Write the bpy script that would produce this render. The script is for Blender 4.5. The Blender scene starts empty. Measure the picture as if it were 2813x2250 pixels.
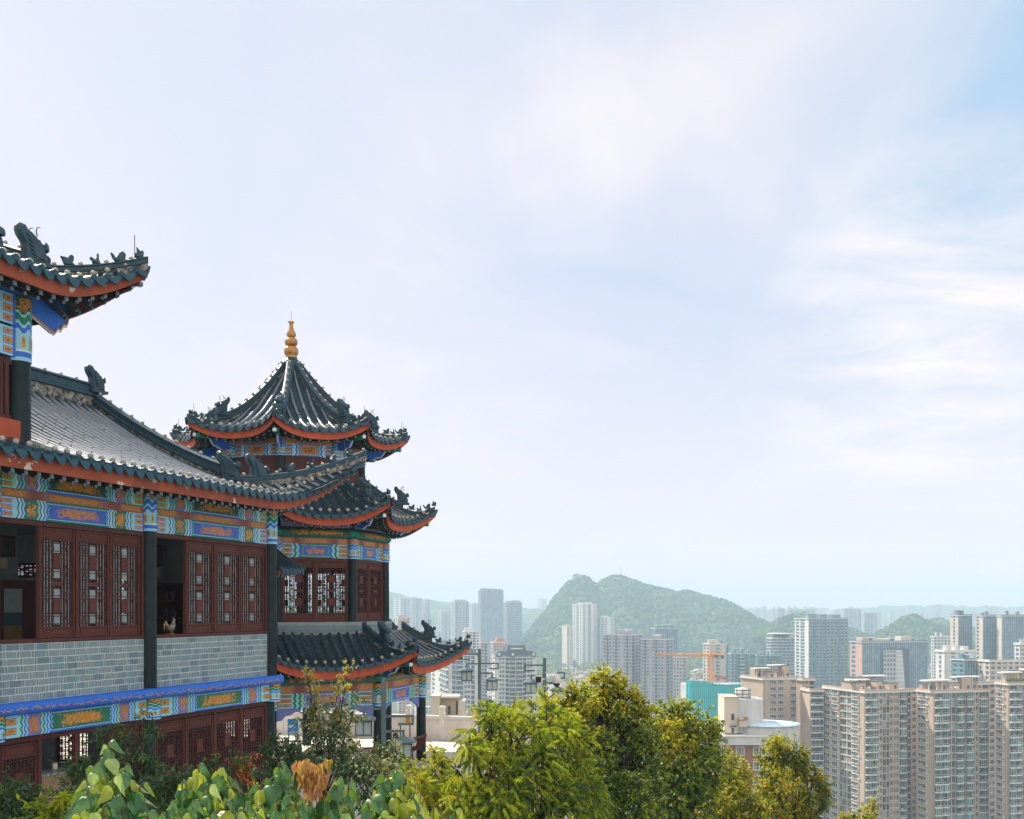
import bpy, bmesh, math, random
from mathutils import Vector, Matrix, noise
V = Vector
sin, cos, pi, rad = math.sin, math.cos, math.pi, math.radians
random.seed(7)
C = bpy.context.scene
COL = C.collection

# ------------------------------------------------------------------ camera
F, CX, HY = 2815.0, 1406.5, 1674.0          # focal length, centre column and eye level of a 2813 x 2250 frame
cam_d = bpy.data.cameras.new('camera')
cam = bpy.data.objects.new('camera', cam_d)
COL.objects.link(cam)
cam.location = (0, 0, 0)
cam.rotation_euler = (pi / 2, 0, 0)
cam_d.sensor_fit = 'HORIZONTAL'
cam_d.sensor_width = 36
cam_d.lens = 36 * F / 2813
cam_d.shift_y = (HY - 1125) / 2813
cam_d.clip_start = 0.1
cam_d.clip_end = 30000
C.camera = cam

# ------------------------------------------------------------------ light
SUN_EL, SUN_AZ = rad(47), rad(-47)           # azimuth from the view axis, negative to the left
sd = bpy.data.lights.new('sun', 'SUN')
sd.energy = 5.0
sd.angle = rad(0.6)
sd.color = (1.0, 0.93, 0.82)
sun = bpy.data.objects.new('sun', sd)
COL.objects.link(sun)
to_sun = V((cos(SUN_EL) * sin(SUN_AZ), cos(SUN_EL) * cos(SUN_AZ), sin(SUN_EL)))
sun.rotation_euler = to_sun.to_track_quat('Z', 'Y').to_euler()

w = bpy.data.worlds.new('World')
C.world = w
w.use_nodes = True
nt = w.node_tree
nt.nodes.clear()


def nd(t, kind, **kw):
    n = t.nodes.new(kind)
    for k, v in kw.items():
        if k.startswith('i_'):
            n.inputs[int(k[2:])].default_value = v
        else:
            setattr(n, k, v)
    return n


def ramp(t, fac, stops, interp='LINEAR'):
    r = t.nodes.new('ShaderNodeValToRGB')
    r.color_ramp.interpolation = interp
    els = r.color_ramp.elements
    while len(els) < len(stops):
        els.new(0.5)
    for e, (p, c) in zip(els, stops):
        e.position = p
        e.color = (*c, 1) if len(c) == 3 else c
    t.links.new(fac, r.inputs[0])
    return r.outputs[0]


def mixc(t, fac, a, b, mode='MIX'):
    m = t.nodes.new('ShaderNodeMix')
    m.data_type = 'RGBA'
    m.blend_type = mode
    for sock, val in ((m.inputs[0], fac), (m.inputs[6], a), (m.inputs[7], b)):
        if isinstance(val, bpy.types.NodeSocket):
            t.links.new(val, sock)
        elif isinstance(val, (tuple, list)):
            sock.default_value = (*val, 1) if len(val) == 3 else val
        else:
            sock.default_value = val
    return m.outputs[2]


def mth(t, op, a, b=0.0, c=None, clamp=False):
    m = t.nodes.new('ShaderNodeMath')
    m.operation = op
    m.use_clamp = clamp
    for k, val in enumerate((a, b) if c is None else (a, b, c)):
        if isinstance(val, bpy.types.NodeSocket):
            t.links.new(val, m.inputs[k])
        else:
            m.inputs[k].default_value = val
    return m.outputs[0]


sky = nd(nt, 'ShaderNodeTexSky', sky_type='NISHITA')
sky.sun_disc = False
sky.sun_elevation = SUN_EL
sky.sun_rotation = SUN_AZ
sky.altitude = 1000
sky.air_density = 1.0
sky.dust_density = 1.5
tc = nd(nt, 'ShaderNodeTexCoord')
sx = nd(nt, 'ShaderNodeSeparateXYZ')
nt.links.new(tc.outputs['Generated'], sx.inputs[0])
# cloud sheet: the direction is projected onto a high flat layer, so streaks flatten towards the horizon
den = mth(nt, 'ADD', mth(nt, 'MAXIMUM', sx.outputs[2], 0.0), 0.14)
cx_, cy_ = mth(nt, 'DIVIDE', sx.outputs[0], den), mth(nt, 'DIVIDE', sx.outputs[1], den)
cv = nd(nt, 'ShaderNodeCombineXYZ')
nt.links.new(cx_, cv.inputs[0])
nt.links.new(cy_, cv.inputs[1])


def wnoise(scale, detail, rough, dist, rot=0.0, sc=(1, 1, 1), loc=(0, 0, 0)):
    mp = nd(nt, 'ShaderNodeMapping')
    mp.inputs['Scale'].default_value = sc
    mp.inputs['Rotation'].default_value = (0, 0, rot)
    mp.inputs['Location'].default_value = loc
    nt.links.new(cv.outputs[0], mp.inputs[0])
    n = nd(nt, 'ShaderNodeTexNoise')
    n.inputs['Scale'].default_value = scale
    n.inputs['Detail'].default_value = detail
    n.inputs['Roughness'].default_value = rough
    n.inputs['Distortion'].default_value = dist
    nt.links.new(mp.outputs[0], n.inputs['Vector'])
    return n.outputs['Fac']


LAV, WHT, BLU = (3.9, 4.3, 5.45), (6.0, 5.65, 5.75), (1.9, 3.7, 4.9)
soft = ramp(nt, wnoise(0.55, 4, 0.5, 0.6, 0.5, (1, 0.6, 1), (2.3, 0.4, 0)), [(0.44, (0, 0, 0)), (0.62, (1, 1, 1))])
fine = ramp(nt, wnoise(1.5, 7, 0.58, 0.9, 0.35, (0.8, 0.55, 1), (5.1, 1.7, 0)), [(0.47, (0, 0, 0)), (0.66, (1, 1, 1))])
# bluer, thinner cover towards the right and away from the sun
thin = mth(nt, 'MULTIPLY_ADD', sx.outputs[0], 1.0, mth(nt, 'MULTIPLY_ADD', sx.outputs[2], 0.9, -0.28), clamp=True)
veil = mixc(nt, mth(nt, 'MULTIPLY', soft, .75), mixc(nt, 0.9, sky.outputs[0], LAV), (5.45, 5.2, 5.45))
gap = mixc(nt, 0.88, sky.outputs[0], BLU)
thin = mth(nt, 'MULTIPLY', thin, mth(nt, 'MULTIPLY_ADD', sx.outputs[1], 2.2, -0.1, clamp=True))
cov = mth(nt, 'MULTIPLY', thin, mth(nt, 'SUBTRACT', 1.0, soft), clamp=True)
c1 = mixc(nt, cov, veil, gap)
lowglow = ramp(nt, sx.outputs[2], [(0.02, (1, 1, 1)), (0.34, (0, 0, 0))])
leftglow = mth(nt, 'MULTIPLY_ADD', sx.outputs[0], -1.3, 0.12, clamp=True)
c2 = mixc(nt, mth(nt, 'MULTIPLY', lowglow, 0.85), c1, (5.95, 5.4, 5.55))
c3 = mixc(nt, mth(nt, 'MULTIPLY', leftglow, 0.55), c2, (6.3, 5.95, 5.8))
# a brighter bank of broken cloud low on the right
vd = nd(nt, 'ShaderNodeVectorMath', operation='DOT_PRODUCT')
nt.links.new(tc.outputs['Generated'], vd.inputs[0])
vd.inputs[1].default_value = tuple(V((0.43, 1.0, 0.275)).normalized())
bank = ramp(nt, vd.outputs['Value'], [(0.982, (0, 0, 0)), (0.9985, (.9, .9, .9))])
torn = ramp(nt, wnoise(3.0, 8, 0.6, 0.35, 0.25, (0.55, 0.9, 1), (1.1, 3.7, 0)), [(0.40, (0, 0, 0)), (0.62, (1, 1, 1))])
fin2 = mth(nt, 'ADD', mth(nt, 'MULTIPLY', mth(nt, 'MULTIPLY', fine, 0.95), mth(nt, 'ADD', soft, 0.3)), mth(nt, 'MULTIPLY', bank, torn), clamp=True)
c4 = mixc(nt, fin2, c3, WHT)
# bright cream sky added out of view behind the viewer, filling the shaded hall front
rear = mth(nt, 'MULTIPLY_ADD', sx.outputs[1], -1.6, 0.25, clamp=True)
c4 = mixc(nt, mth(nt, 'MULTIPLY', rear, .85), c4, (9.8, 9.0, 8.3))
bg = nd(nt, 'ShaderNodeBackground')
bg.inputs[1].default_value = 0.1
nt.links.new(c4, bg.inputs[0])
wo = nd(nt, 'ShaderNodeOutputWorld')
nt.links.new(bg.outputs[0], wo.inputs[0])

C.view_settings.view_transform = 'Standard'
C.view_settings.look = 'None'
C.view_settings.exposure = 0.79
C.view_settings.gamma = 1
cy = C.cycles
cy.use_denoising = True
cy.max_bounces = 6
cy.diffuse_bounces = 3
cy.glossy_bounces = 3
cy.transmission_bounces = 3
cy.volume_bounces = 0
cy.transparent_max_bounces = 8
cy.caustics_reflective = False
cy.caustics_refractive = False
cy.sample_clamp_indirect = 4


# ------------------------------------------------------------------ materials
def new_mat(name):
    m = bpy.data.materials.new(name)
    m.use_nodes = True
    t = m.node_tree
    b = t.nodes['Principled BSDF']
    return m, t, b


def tex(t, scale, detail=4, rough=0.55, dist=0.0, coord='Object', vec=(1, 1, 1)):
    tc = t.nodes.new('ShaderNodeTexCoord')
    mp = t.nodes.new('ShaderNodeMapping')
    mp.inputs['Scale'].default_value = vec
    t.links.new(tc.outputs[coord], mp.inputs[0])
    n = t.nodes.new('ShaderNodeTexNoise')
    n.inputs['Scale'].default_value = scale
    n.inputs['Detail'].default_value = detail
    n.inputs['Roughness'].default_value = rough
    n.inputs['Distortion'].default_value = dist
    t.links.new(mp.outputs[0], n.inputs['Vector'])
    return n.outputs['Fac']


def bumpy(t, b, h, strength, dist=0.02):
    bp = t.nodes.new('ShaderNodeBump')
    bp.inputs['Strength'].default_value = strength
    bp.inputs['Distance'].default_value = dist
    t.links.new(h, bp.inputs['Height'])
    t.links.new(bp.outputs[0], b.inputs['Normal'])


def pm(name, c1, c2=None, scale=3.0, rough=0.6, bump=0.0, lo=0.35, hi=0.65, vec=(1, 1, 1), spec=0.25, chips=None, metal=0.0, rv=0.0, coat=0.0):
    """noise-mottled paint or stone; chips = (colour, scale, threshold) adds flaked patches"""
    m, t, b = new_mat(name)
    c2 = c2 or tuple(x * 0.75 for x in c1)
    f = tex(t, scale, 5, 0.6, 0.2, vec=vec)
    col = ramp(t, f, [(lo, c1), (hi, c2)])
    if chips:
        cc, cs, th = chips
        k = ramp(t, tex(t, cs, 6, 0.65, 0.4), [(th, (0, 0, 0)), (th + 0.025, (1, 1, 1))])
        col = mixc(t, k, col, cc)
    t.links.new(col, b.inputs['Base Color'])
    b.inputs['Roughness'].default_value = rough
    if rv:
        t.links.new(mth(t, 'MULTIPLY_ADD', f, rv, rough - rv * 0.5), b.inputs['Roughness'])
    b.inputs['Specular IOR Level'].default_value = spec
    b.inputs['Coat Weight'].default_value = coat
    b.inputs['Coat Roughness'].default_value = .13
    b.inputs['Coat IOR'].default_value = 1.75
    b.inputs['Metallic'].default_value = metal
    if bump:
        bumpy(t, b, f, bump)
    return m


def motif_mat(name, base, gold, scale=8.0, th=0.5, gold2=None):
    """painted panel: swirling gold ornament that thins out towards the panel's border"""
    m, t, b = new_mat(name)
    f = tex(t, scale, 3, 0.6, 1.8)
    uv = t.nodes.new('ShaderNodeUVMap')
    sp = t.nodes.new('ShaderNodeSeparateXYZ')
    t.links.new(uv.outputs[0], sp.inputs[0])
    du = mth(t, 'ABSOLUTE', mth(t, 'SUBTRACT', sp.outputs[0], 0.5))
    dv = mth(t, 'ABSOLUTE', mth(t, 'SUBTRACT', sp.outputs[1], 0.5))
    e = mth(t, 'MAXIMUM', mth(t, 'POWER', mth(t, 'MULTIPLY', du, 2.0), 3.0), mth(t, 'POWER', mth(t, 'MULTIPLY', dv, 2.0), 3.0))
    g = mth(t, 'SUBTRACT', f, mth(t, 'MULTIPLY', e, 0.42))
    k = ramp(t, g, [(th - 0.06, (0, 0, 0)), (th - 0.035, (1, 1, 1))])
    line = ramp(t, tex(t, scale * 2.3, 2, 0.5, 1.2), [(0.44, gold), (0.5, gold2 or tuple(x * 0.35 for x in gold)), (0.56, gold)])
    t.links.new(mixc(t, k, base, line), b.inputs['Base Color'])
    b.inputs['Roughness'].default_value = 0.5
    return m


def leaf_mat(name, col, col2, trans=0.45, rough=0.42, scale=2.5, coat=0.0, crease=0.0):
    m, t, b = new_mat(name)
    f = tex(t, scale, 3, 0.6)
    c = ramp(t, f, [(0.35, col), (0.68, col2)])
    t.links.new(c, b.inputs['Base Color'])
    b.inputs['Roughness'].default_value = rough
    b.inputs['Coat Weight'].default_value = coat
    b.inputs['Coat Roughness'].default_value = .35
    if crease:
        bumpy(t, b, tex(t, 26, 3, .6, .6), crease, .02)
    tr = t.nodes.new('ShaderNodeBsdfTranslucent')
    t.links.new(mixc(t, 0.35, c, (0.32, 0.36, 0.02)), tr.inputs[0])
    mx = t.nodes.new('ShaderNodeMixShader')
    mx.inputs[0].default_value = trans
    t.links.new(b.outputs[0], mx.inputs[1])
    t.links.new(tr.outputs[0], mx.inputs[2])
    t.links.new(mx.outputs[0], t.nodes['Material Output'].inputs[0])
    return m


def glass_mat(name, dark, light, cell=(3, 3, 3), rough=0.12, share=0.5):
    """far window glass: each pane takes its own tone (curtains, blinds, dark rooms)"""
    m, t, b = new_mat(name)
    tc = t.nodes.new('ShaderNodeTexCoord')
    mp = t.nodes.new('ShaderNodeMapping')
    mp.inputs['Scale'].default_value = tuple(1 / c for c in cell)
    t.links.new(tc.outputs['Object'], mp.inputs[0])
    fl = t.nodes.new('ShaderNodeVectorMath')
    fl.operation = 'FLOOR'
    t.links.new(mp.outputs[0], fl.inputs[0])
    wn = t.nodes.new('ShaderNodeTexWhiteNoise')
    t.links.new(fl.outputs[0], wn.inputs['Vector'])
    t.links.new(ramp(t, wn.outputs[0], [(0.0, dark), (share, tuple(0.6 * a + 0.4 * c for a, c in zip(dark, light))), (1.0, light)]), b.inputs['Base Color'])
    b.inputs['Roughness'].default_value = rough
    return m


# ------------------------------------------------------------------ mesh collector
class MB:
    def __init__(s):
        s.v, s.f, s.m, s.sm, s.uv = [], [], [], [], []

    def poly(s, pts, mi=0, uv=None, sm=False):
        k = len(s.v)
        s.v += [tuple(p) for p in pts]
        s.f.append(tuple(range(k, k + len(pts))))
        s.m.append(mi)
        s.sm.append(sm)
        s.uv.append(uv)

    def grid(s, rows, mi=0, sm=True, close=False):
        k = len(s.v)
        n = len(rows[0])
        for r in rows:
            s.v += [tuple(p) for p in r]
        for a in range(len(rows) - 1):
            for b in range(n if close else n - 1):
                c = (b + 1) % n
                s.f.append((k + a * n + b, k + a * n + c, k + (a + 1) * n + c, k + (a + 1) * n + b))
                s.m.append(mi)
                s.sm.append(sm)
                s.uv.append(None)

    def obox(s, c, ax, ay, az, mi=0, skip=()):
        c, ax, ay, az = V(c), V(ax), V(ay), V(az)
        k = len(s.v)
        for dz in (-1, 1):
            for dy in (-1, 1):
                for dx in (-1, 1):
                    s.v.append(tuple(c + ax * dx + ay * dy + az * dz))
        for q, fc in enumerate(((0, 2, 3, 1), (4, 5, 7, 6), (0, 1, 5, 4), (2, 6, 7, 3), (0, 4, 6, 2), (1, 3, 7, 5))):
            if q in skip:
                continue
            s.f.append(tuple(k + i for i in fc))
            s.m.append(mi)
            s.sm.append(False)
            s.uv.append(None)

    def box(s, x0, x1, y0, y1, z0, z1, mi=0, skip=()):
        s.obox(((x0 + x1) / 2, (y0 + y1) / 2, (z0 + z1) / 2), ((x1 - x0) / 2, 0, 0), (0, (y1 - y0) / 2, 0), (0, 0, (z1 - z0) / 2), mi, skip)

    def tube(s, pts, rads, n=8, mi=0, sm=True, cap=True):
        pts = [V(p) for p in pts]
        if not isinstance(rads, (list, tuple)):
            rads = [rads] * len(pts)
        rows = []
        ref = None
        for i, p in enumerate(pts):
            d = (pts[min(i + 1, len(pts) - 1)] - pts[max(i - 1, 0)])
            d = d.normalized() if d.length > 1e-9 else V((0, 0, 1))
            if ref is None:
                ref = V((0, 0, 1)) if abs(d.z) < 0.9 else V((1, 0, 0))
            a = (ref - d * ref.dot(d)).normalized()
            b = d.cross(a)
            ref = a
            rows.append([p + (a * cos(2 * pi * k / n) + b * sin(2 * pi * k / n)) * rads[i] for k in range(n)])
        s.grid(rows, mi, sm, True)
        if cap:
            s.poly(rows[0][::-1], mi)
            s.poly(rows[-1], mi)

    def lathe(s, prof, c=(0, 0, 0), n=16, mi=0, sm=True):
        c = V(c)
        s.grid([[c + V((r * cos(2 * pi * k / n), r * sin(2 * pi * k / n), z)) for k in range(n)] for r, z in prof], mi, sm, True)

    def ball(s, c, r, n=8, mi=0, sz=1.0):
        s.lathe([(r * sin(pi * k / (n // 2 + 1)) + 1e-4, -r * sz * cos(pi * k / (n // 2 + 1))) for k in range(n // 2 + 2)], c, n, mi)

    def prism(s, pts, off, mi=0, mi_side=None):
        """polygon pushed along off"""
        off = V(off)
        a = [V(p) for p in pts]
        b = [p + off for p in a]
        s.poly(a[::-1], mi)
        s.poly(b, mi)
        for i in range(len(a)):
            j = (i + 1) % len(a)
            s.poly([a[i], a[j], b[j], b[i]], mi if mi_side is None else mi_side)

    def build(s, name, mats, parent=None, loc=None, bevel=0.0):
        me = bpy.data.meshes.new(name)
        me.from_pydata(s.v, [], s.f)
        for m in (mats if isinstance(mats, (list, tuple)) else [mats]):
            me.materials.append(m)
        me.polygons.foreach_set('material_index', s.m)
        me.polygons.foreach_set('use_smooth', s.sm)
        if any(u is not None for u in s.uv):
            ul = me.uv_layers.new(name='UVMap')
            for p, u in zip(me.polygons, s.uv):
                if u is not None:
                    for li, q in zip(p.loop_indices, u):
                        ul.data[li].uv = q
        me.update()
        o = bpy.data.objects.new(name, me)
        COL.objects.link(o)
        if parent is not None:
            o.parent = parent
        if loc is not None:
            o.location = loc
        if bevel:
            md = o.modifiers.new('bevel', 'BEVEL')
            md.width = bevel
            md.segments = 1
            md.limit_method = 'ANGLE'
        return o


def tag(o, label=None, cat=None, group=None, kind=None):
    for k, v in (('label', label), ('category', cat), ('group', group), ('kind', kind)):
        if v:
            o[k] = v
    return o


def thing(name, label, cat, loc=(0, 0, 0), rz=0.0, group=None):
    o = bpy.data.objects.new(name, None)
    COL.objects.link(o)
    o.location = loc
    o.rotation_euler = (0, 0, rz)
    o.empty_display_size = 0.3
    return tag(o, label, cat, group)


def copy_to(o, parent, loc=None, rot=None):
    c = o.copy()
    COL.objects.link(c)
    c.parent = parent
    if loc is not None:
        c.location = loc
    if rot is not None:
        c.rotation_euler = rot
    return c


def copy_part(o, parent, loc, rot=(0, 0, 0)):
    """copy of a part with its sub-parts"""
    c = copy_to(o, parent, loc, rot)
    for ch in o.children:
        copy_to(ch, c)
    return c


def at(px, py, Y):
    return V(((px - CX) / F * Y, Y, (HY - py) / F * Y))


def lerp(a, b, t):
    return a + (b - a) * t


M = {}
M['tile'] = pm('glazed_roof_tile', (0.008, 0.026, 0.042), (0.018, 0.048, 0.068), 5, 0.34, 0.0, spec=0.5, rv=0.1, coat=1.0, chips=((.13, .125, .10), 1.7, .66))
M['pan'] = pm('pan_tile', (0.010, 0.028, 0.042), (0.022, 0.045, 0.058), 6, 0.55, 0.1, spec=0.3, chips=((.12, .115, .09), 2.3, .64))
M['tile_end'] = pm('tile_end', (0.014, 0.055, 0.085), (0.028, 0.08, 0.112), 14, 0.5, 0.2, spec=0.25)
M['ball'] = pm('pale_nail_cap', (0.42, 0.41, 0.33), (0.24, 0.25, 0.2), 12, 0.6)
M['ridge'] = pm('ridge_clay', (0.010, 0.038, 0.060), (0.022, 0.06, 0.085), 6, 0.45, 0.2, spec=0.35)
M['mortar'] = pm('weathered_mortar', (0.30, 0.29, 0.25), (0.035, 0.04, 0.035), 7, 0.85, 0.6, 0.38, 0.6)
M['fascia'] = pm('flaking_red_fascia', (0.34, 0.085, 0.042), (0.22, 0.058, 0.036), 1.6, 0.8, 0.2, chips=((0.55, 0.45, 0.39), 2.4, 0.615))
M['fascia_tower'] = pm('red_fascia', (0.46, 0.092, 0.038), (0.34, 0.07, 0.034), 2.0, 0.65, 0.1, chips=((0.6, 0.5, 0.42), 3.0, 0.74))
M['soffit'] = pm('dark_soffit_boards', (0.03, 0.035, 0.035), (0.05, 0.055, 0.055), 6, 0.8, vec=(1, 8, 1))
M['rafter'] = pm('rafter_end_paint', (0.15, 0.22, 0.30), (0.26, 0.29, 0.30), 9, 0.6)
M['rafter_side'] = pm('rafter_side', (0.02, 0.03, 0.035), (0.04, 0.05, 0.05), 5, 0.7)
M['col'] = pm('black_teal_column', (0.004, 0.013, 0.017), (0.010, 0.024, 0.030), 2.0, 0.45, 0.05, spec=0.2, chips=((0.4, 0.36, 0.32), 6, 0.77))
M['wood'] = pm('dark_red_wood', (0.062, 0.019, 0.016), (0.094, 0.030, 0.024), 4, 0.6, 0.2, vec=(3, 3, 0.4), chips=((0.2, 0.15, 0.13), 20, 0.76))
M['lattice'] = pm('lattice_wood_shade_toned', (0.046, 0.015, 0.013), (0.07, 0.022, 0.019), 6, 0.6)  # same wood as the frames, darkened for the bars' self-shadow
M['carved'] = pm('carved_red_wood', (0.055, 0.018, 0.015), (0.15, 0.046, 0.035), 38, 0.6, 1.0)
M['pane'] = pm('painted_pane_sheen', (0.15, 0.22, 0.25), (0.27, 0.31, 0.32), 1.5, 0.5)  # pale colour stands in for reflections in glass and bright bar edges
M['mauve'] = motif_mat('mauve_band', (0.28, 0.10, 0.085), (0.56, 0.24, 0.035), 9, 0.38)
M['m_blue'] = motif_mat('blue_dragon_panel', (0.025, 0.10, 0.50), (0.58, 0.24, 0.06), 8, 0.46)
M['m_green'] = motif_mat('green_dragon_panel', (0.008, 0.14, 0.08), (0.60, 0.26, 0.025), 8, 0.44)
M['m_lav'] = motif_mat('lavender_dragon_panel', (0.12, 0.15, 0.38), (0.54, 0.21, 0.05), 10, 0.43)
M['m_dgreen'] = motif_mat('dark_green_panel', (0.008, 0.065, 0.032), (0.54, 0.22, 0.02), 9, 0.45)
M['m_orange'] = motif_mat('orange_scroll_panel', (0.50, 0.20, 0.035), (0.2, 0.07, 0.03), 14, 0.5)
M['m_gold'] = motif_mat('gold_cartouche', (0.58, 0.26, 0.05), (0.25, 0.10, 0.04), 22, 0.5)
M['blue'] = pm('cobalt_paint', (0.025, 0.13, 0.58), (0.035, 0.17, 0.62), 3, 0.5)
M['lblue'] = pm('pale_blue_paint', (0.24, 0.54, 0.74), (0.32, 0.58, 0.76), 3, 0.5)
M['green'] = pm('green_paint', (0.008, 0.17, 0.11), (0.012, 0.21, 0.14), 3, 0.5)
M['lgreen'] = pm('mint_paint', (0.20, 0.58, 0.46), (0.28, 0.62, 0.52), 3, 0.5)
M['whitep'] = pm('white_paint_line', (0.62, 0.72, 0.76), (0.52, 0.65, 0.72), 5, 0.5)
M['gold'] = pm('gold_glaze', (0.42, 0.22, 0.05), (0.30, 0.14, 0.03), 5, 0.32, 0.1, spec=0.6, chips=((0.05, 0.03, 0.02), 6, 0.67))
M['iron'] = pm('dark_iron', (0.02, 0.03, 0.035), (0.035, 0.045, 0.05), 8, 0.5)
M['orange_wood'] = pm('orange_timber', (0.28, 0.12, 0.045), (0.20, 0.085, 0.035), 5, 0.6)

# ------------------------------------------------------------------ painted timber
PK = ['blue', 'lblue', 'green', 'lgreen', 'whitep', 'm_blue', 'm_green', 'm_lav', 'm_gold', 'm_dgreen', 'm_orange', 'mauve', 'wood', 'orange_wood', 'mauve_paint']
M['mauve_paint'] = pm('mauve_paint', (0.28, 0.10, 0.085), (0.22, 0.08, 0.07), 3, .6, chips=((.5, .45, .44), 5, .74))
PI = {k: i for i, k in enumerate(PK)}
PMATS = [M[k] for k in PK]
ZIG = ([0, 0.28, 0.5, 0.72, 1], [0, 1, 0.3, 1, 0])
WAVE = ([k / 6 for k in range(7)], [k % 2 for k in range(7)])


class Face:
    """flat painted face: x along u, y up, layers 3 mm proud of one another"""
    def __init__(s, mb, o, u, n):
        s.mb, s.o, s.u, s.n = mb, V(o), V(u).normalized(), V(n).normalized()

    def p(s, x, y, lay):
        return s.o + s.u * x + V((0, 0, y)) + s.n * (0.003 * lay)

    def rect(s, x0, x1, y0, y1, k, lay=1):
        s.mb.poly([s.p(x0, y0, lay), s.p(x1, y0, lay), s.p(x1, y1, lay), s.p(x0, y1, lay)], PI[k], [(0, 0), (1, 0), (1, 1), (0, 1)])

    def strip(s, xa, xb, ga, gb, y0, y1, k, lay, amp, zig):
        ys, of = zig
        for (a, oa), (b, ob) in zip(zip(ys, of), zip(ys[1:], of[1:])):
            ya, yb = lerp(y0, y1, a), lerp(y0, y1, b)
            s.mb.poly([s.p(xa + ga * oa * amp, ya, lay), s.p(xb + gb * oa * amp, ya, lay), s.p(xb + gb * ob * amp, yb, lay), s.p(xa + ga * ob * amp, yb, lay)],
                      PI[k], [(0, a), (1, a), (1, b), (0, b)])


SCHEMES = {
    'A': dict(zig=ZIG, bands=['lblue', 'blue', 'whitep', 'green', 'lblue'], frame=['green', 'lblue'], panel='m_blue', box='m_green', base='lblue', cart='m_gold'),
    'B': dict(zig=ZIG, bands=['lgreen', 'green', 'lgreen', 'blue', 'whitep'], frame=['blue', 'lblue'], panel='m_dgreen', box='m_lav', base='lgreen', cart='m_gold'),
    'C': dict(zig=WAVE, bands=['lblue', 'blue', 'lblue', 'green', 'lgreen'], frame=['blue', 'lblue'], panel='m_green', box='m_lav', base='lblue', cart='m_gold'),
    'D': dict(zig=ZIG, bands=['lblue', 'blue', 'whitep'], frame=['blue', 'lblue'], panel='m_orange', box=None, base='lblue', cart='m_orange'),
    'E': dict(zig=ZIG, bands=['blue', 'lblue', 'green'], frame=['green', 'lgreen'], panel='m_blue', box=None, base='lblue', cart='m_orange'),
    'F': dict(zig=WAVE, bands=['lgreen', 'green', 'lgreen', 'green'], frame=['blue', 'whitep'], panel='m_blue', box=None, base='lblue', cart='m_orange'),
}


def paint_beam(mb, o, u, n, L, H, key):
    sc = SCHEMES[key]
    f = Face(mb, o, u, n)
    zig, amp = sc['zig'], H * (0.16 if sc['zig'] is ZIG else 0.11)
    c, h = L / 2, L / 2
    fr = dict(p=.44, z1=.545, b=.715, z2=.82, k=.965) if sc['box'] else dict(p=.46, z1=.66, b=.66, z2=.66, k=.95)
    f.rect(0, L, 0, H, sc['base'], 1)
    for g in (-1, 1):
        X = lambda q: c + g * h * q

        def st(qa, qb, y0, y1, k, lay):
            a, b = X(qa), X(qb)
            if a > b:
                a, b = b, a
            f.strip(a, b, -g, -g, y0, y1, k, lay, amp, zig)
        nb = len(sc['bands'])
        for q0, q1 in ((fr['p'], fr['z1']),) + (((fr['b'], fr['z2']),) if sc['box'] else ()):
            for j, k in enumerate(sc['bands']):
                st(lerp(q0, q1, j / nb), lerp(q0, q1, (j + 1) / nb), 0, H, k, 2)
        if sc['box']:
            st(fr['z1'], fr['b'], 0, H, sc['box'], 2)
        # cartouches at the ends
        xa, xb = sorted((X(fr['z2'] + .02), X(fr['k'])))
        for y0, y1 in ((0.08, 0.30), (0.38, 0.64), (0.72, 0.92)) if key != 'C' else ((0.14, 0.44), (0.56, 0.86)):
            f.rect(xa, xb, H * y0, H * y1, 'blue' if key in 'AD' else 'green', 2)
            f.rect(xa + .012, xb - .012, H * y0 + .012, H * y1 - .012, sc['cart'], 3)
        a, b = sorted((X(fr['k']), X(1)))
        f.rect(a, b, 0, H, 'blue' if key in 'ADE' else 'green', 2)
    # centre panel: frame, line, ornament
    q = h * fr['p']
    for j, (k, m_) in enumerate(((sc['frame'][0], 0), (sc['frame'][1], 0.09), (sc['panel'], 0.13))):
        mg = H * m_
        f.strip(c - q + mg, c + q - mg, 1, -1, mg, H - mg, k, 3 + j, amp, zig)


def mauve_band(mb, o, u, n, L, H, lay=1, k='mauve'):
    f = Face(mb, o, u, n)
    f.rect(0, L, 0, H, 'mauve_paint', lay)
    for a, b in ((0.0, 0.19), (0.28, 0.72), (0.81, 1.0)):
        f.rect(L * a, L * b, H * .06, H * .94, k, lay + 1)


def column_mb(x, y, z0, z1, r, taper=0.93):
    mb = MB()
    mb.lathe([(r, z0), (r * 0.985, lerp(z0, z1, 0.4)), (r * taper, z1)], (x, y, 0), 20)
    return mb


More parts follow.
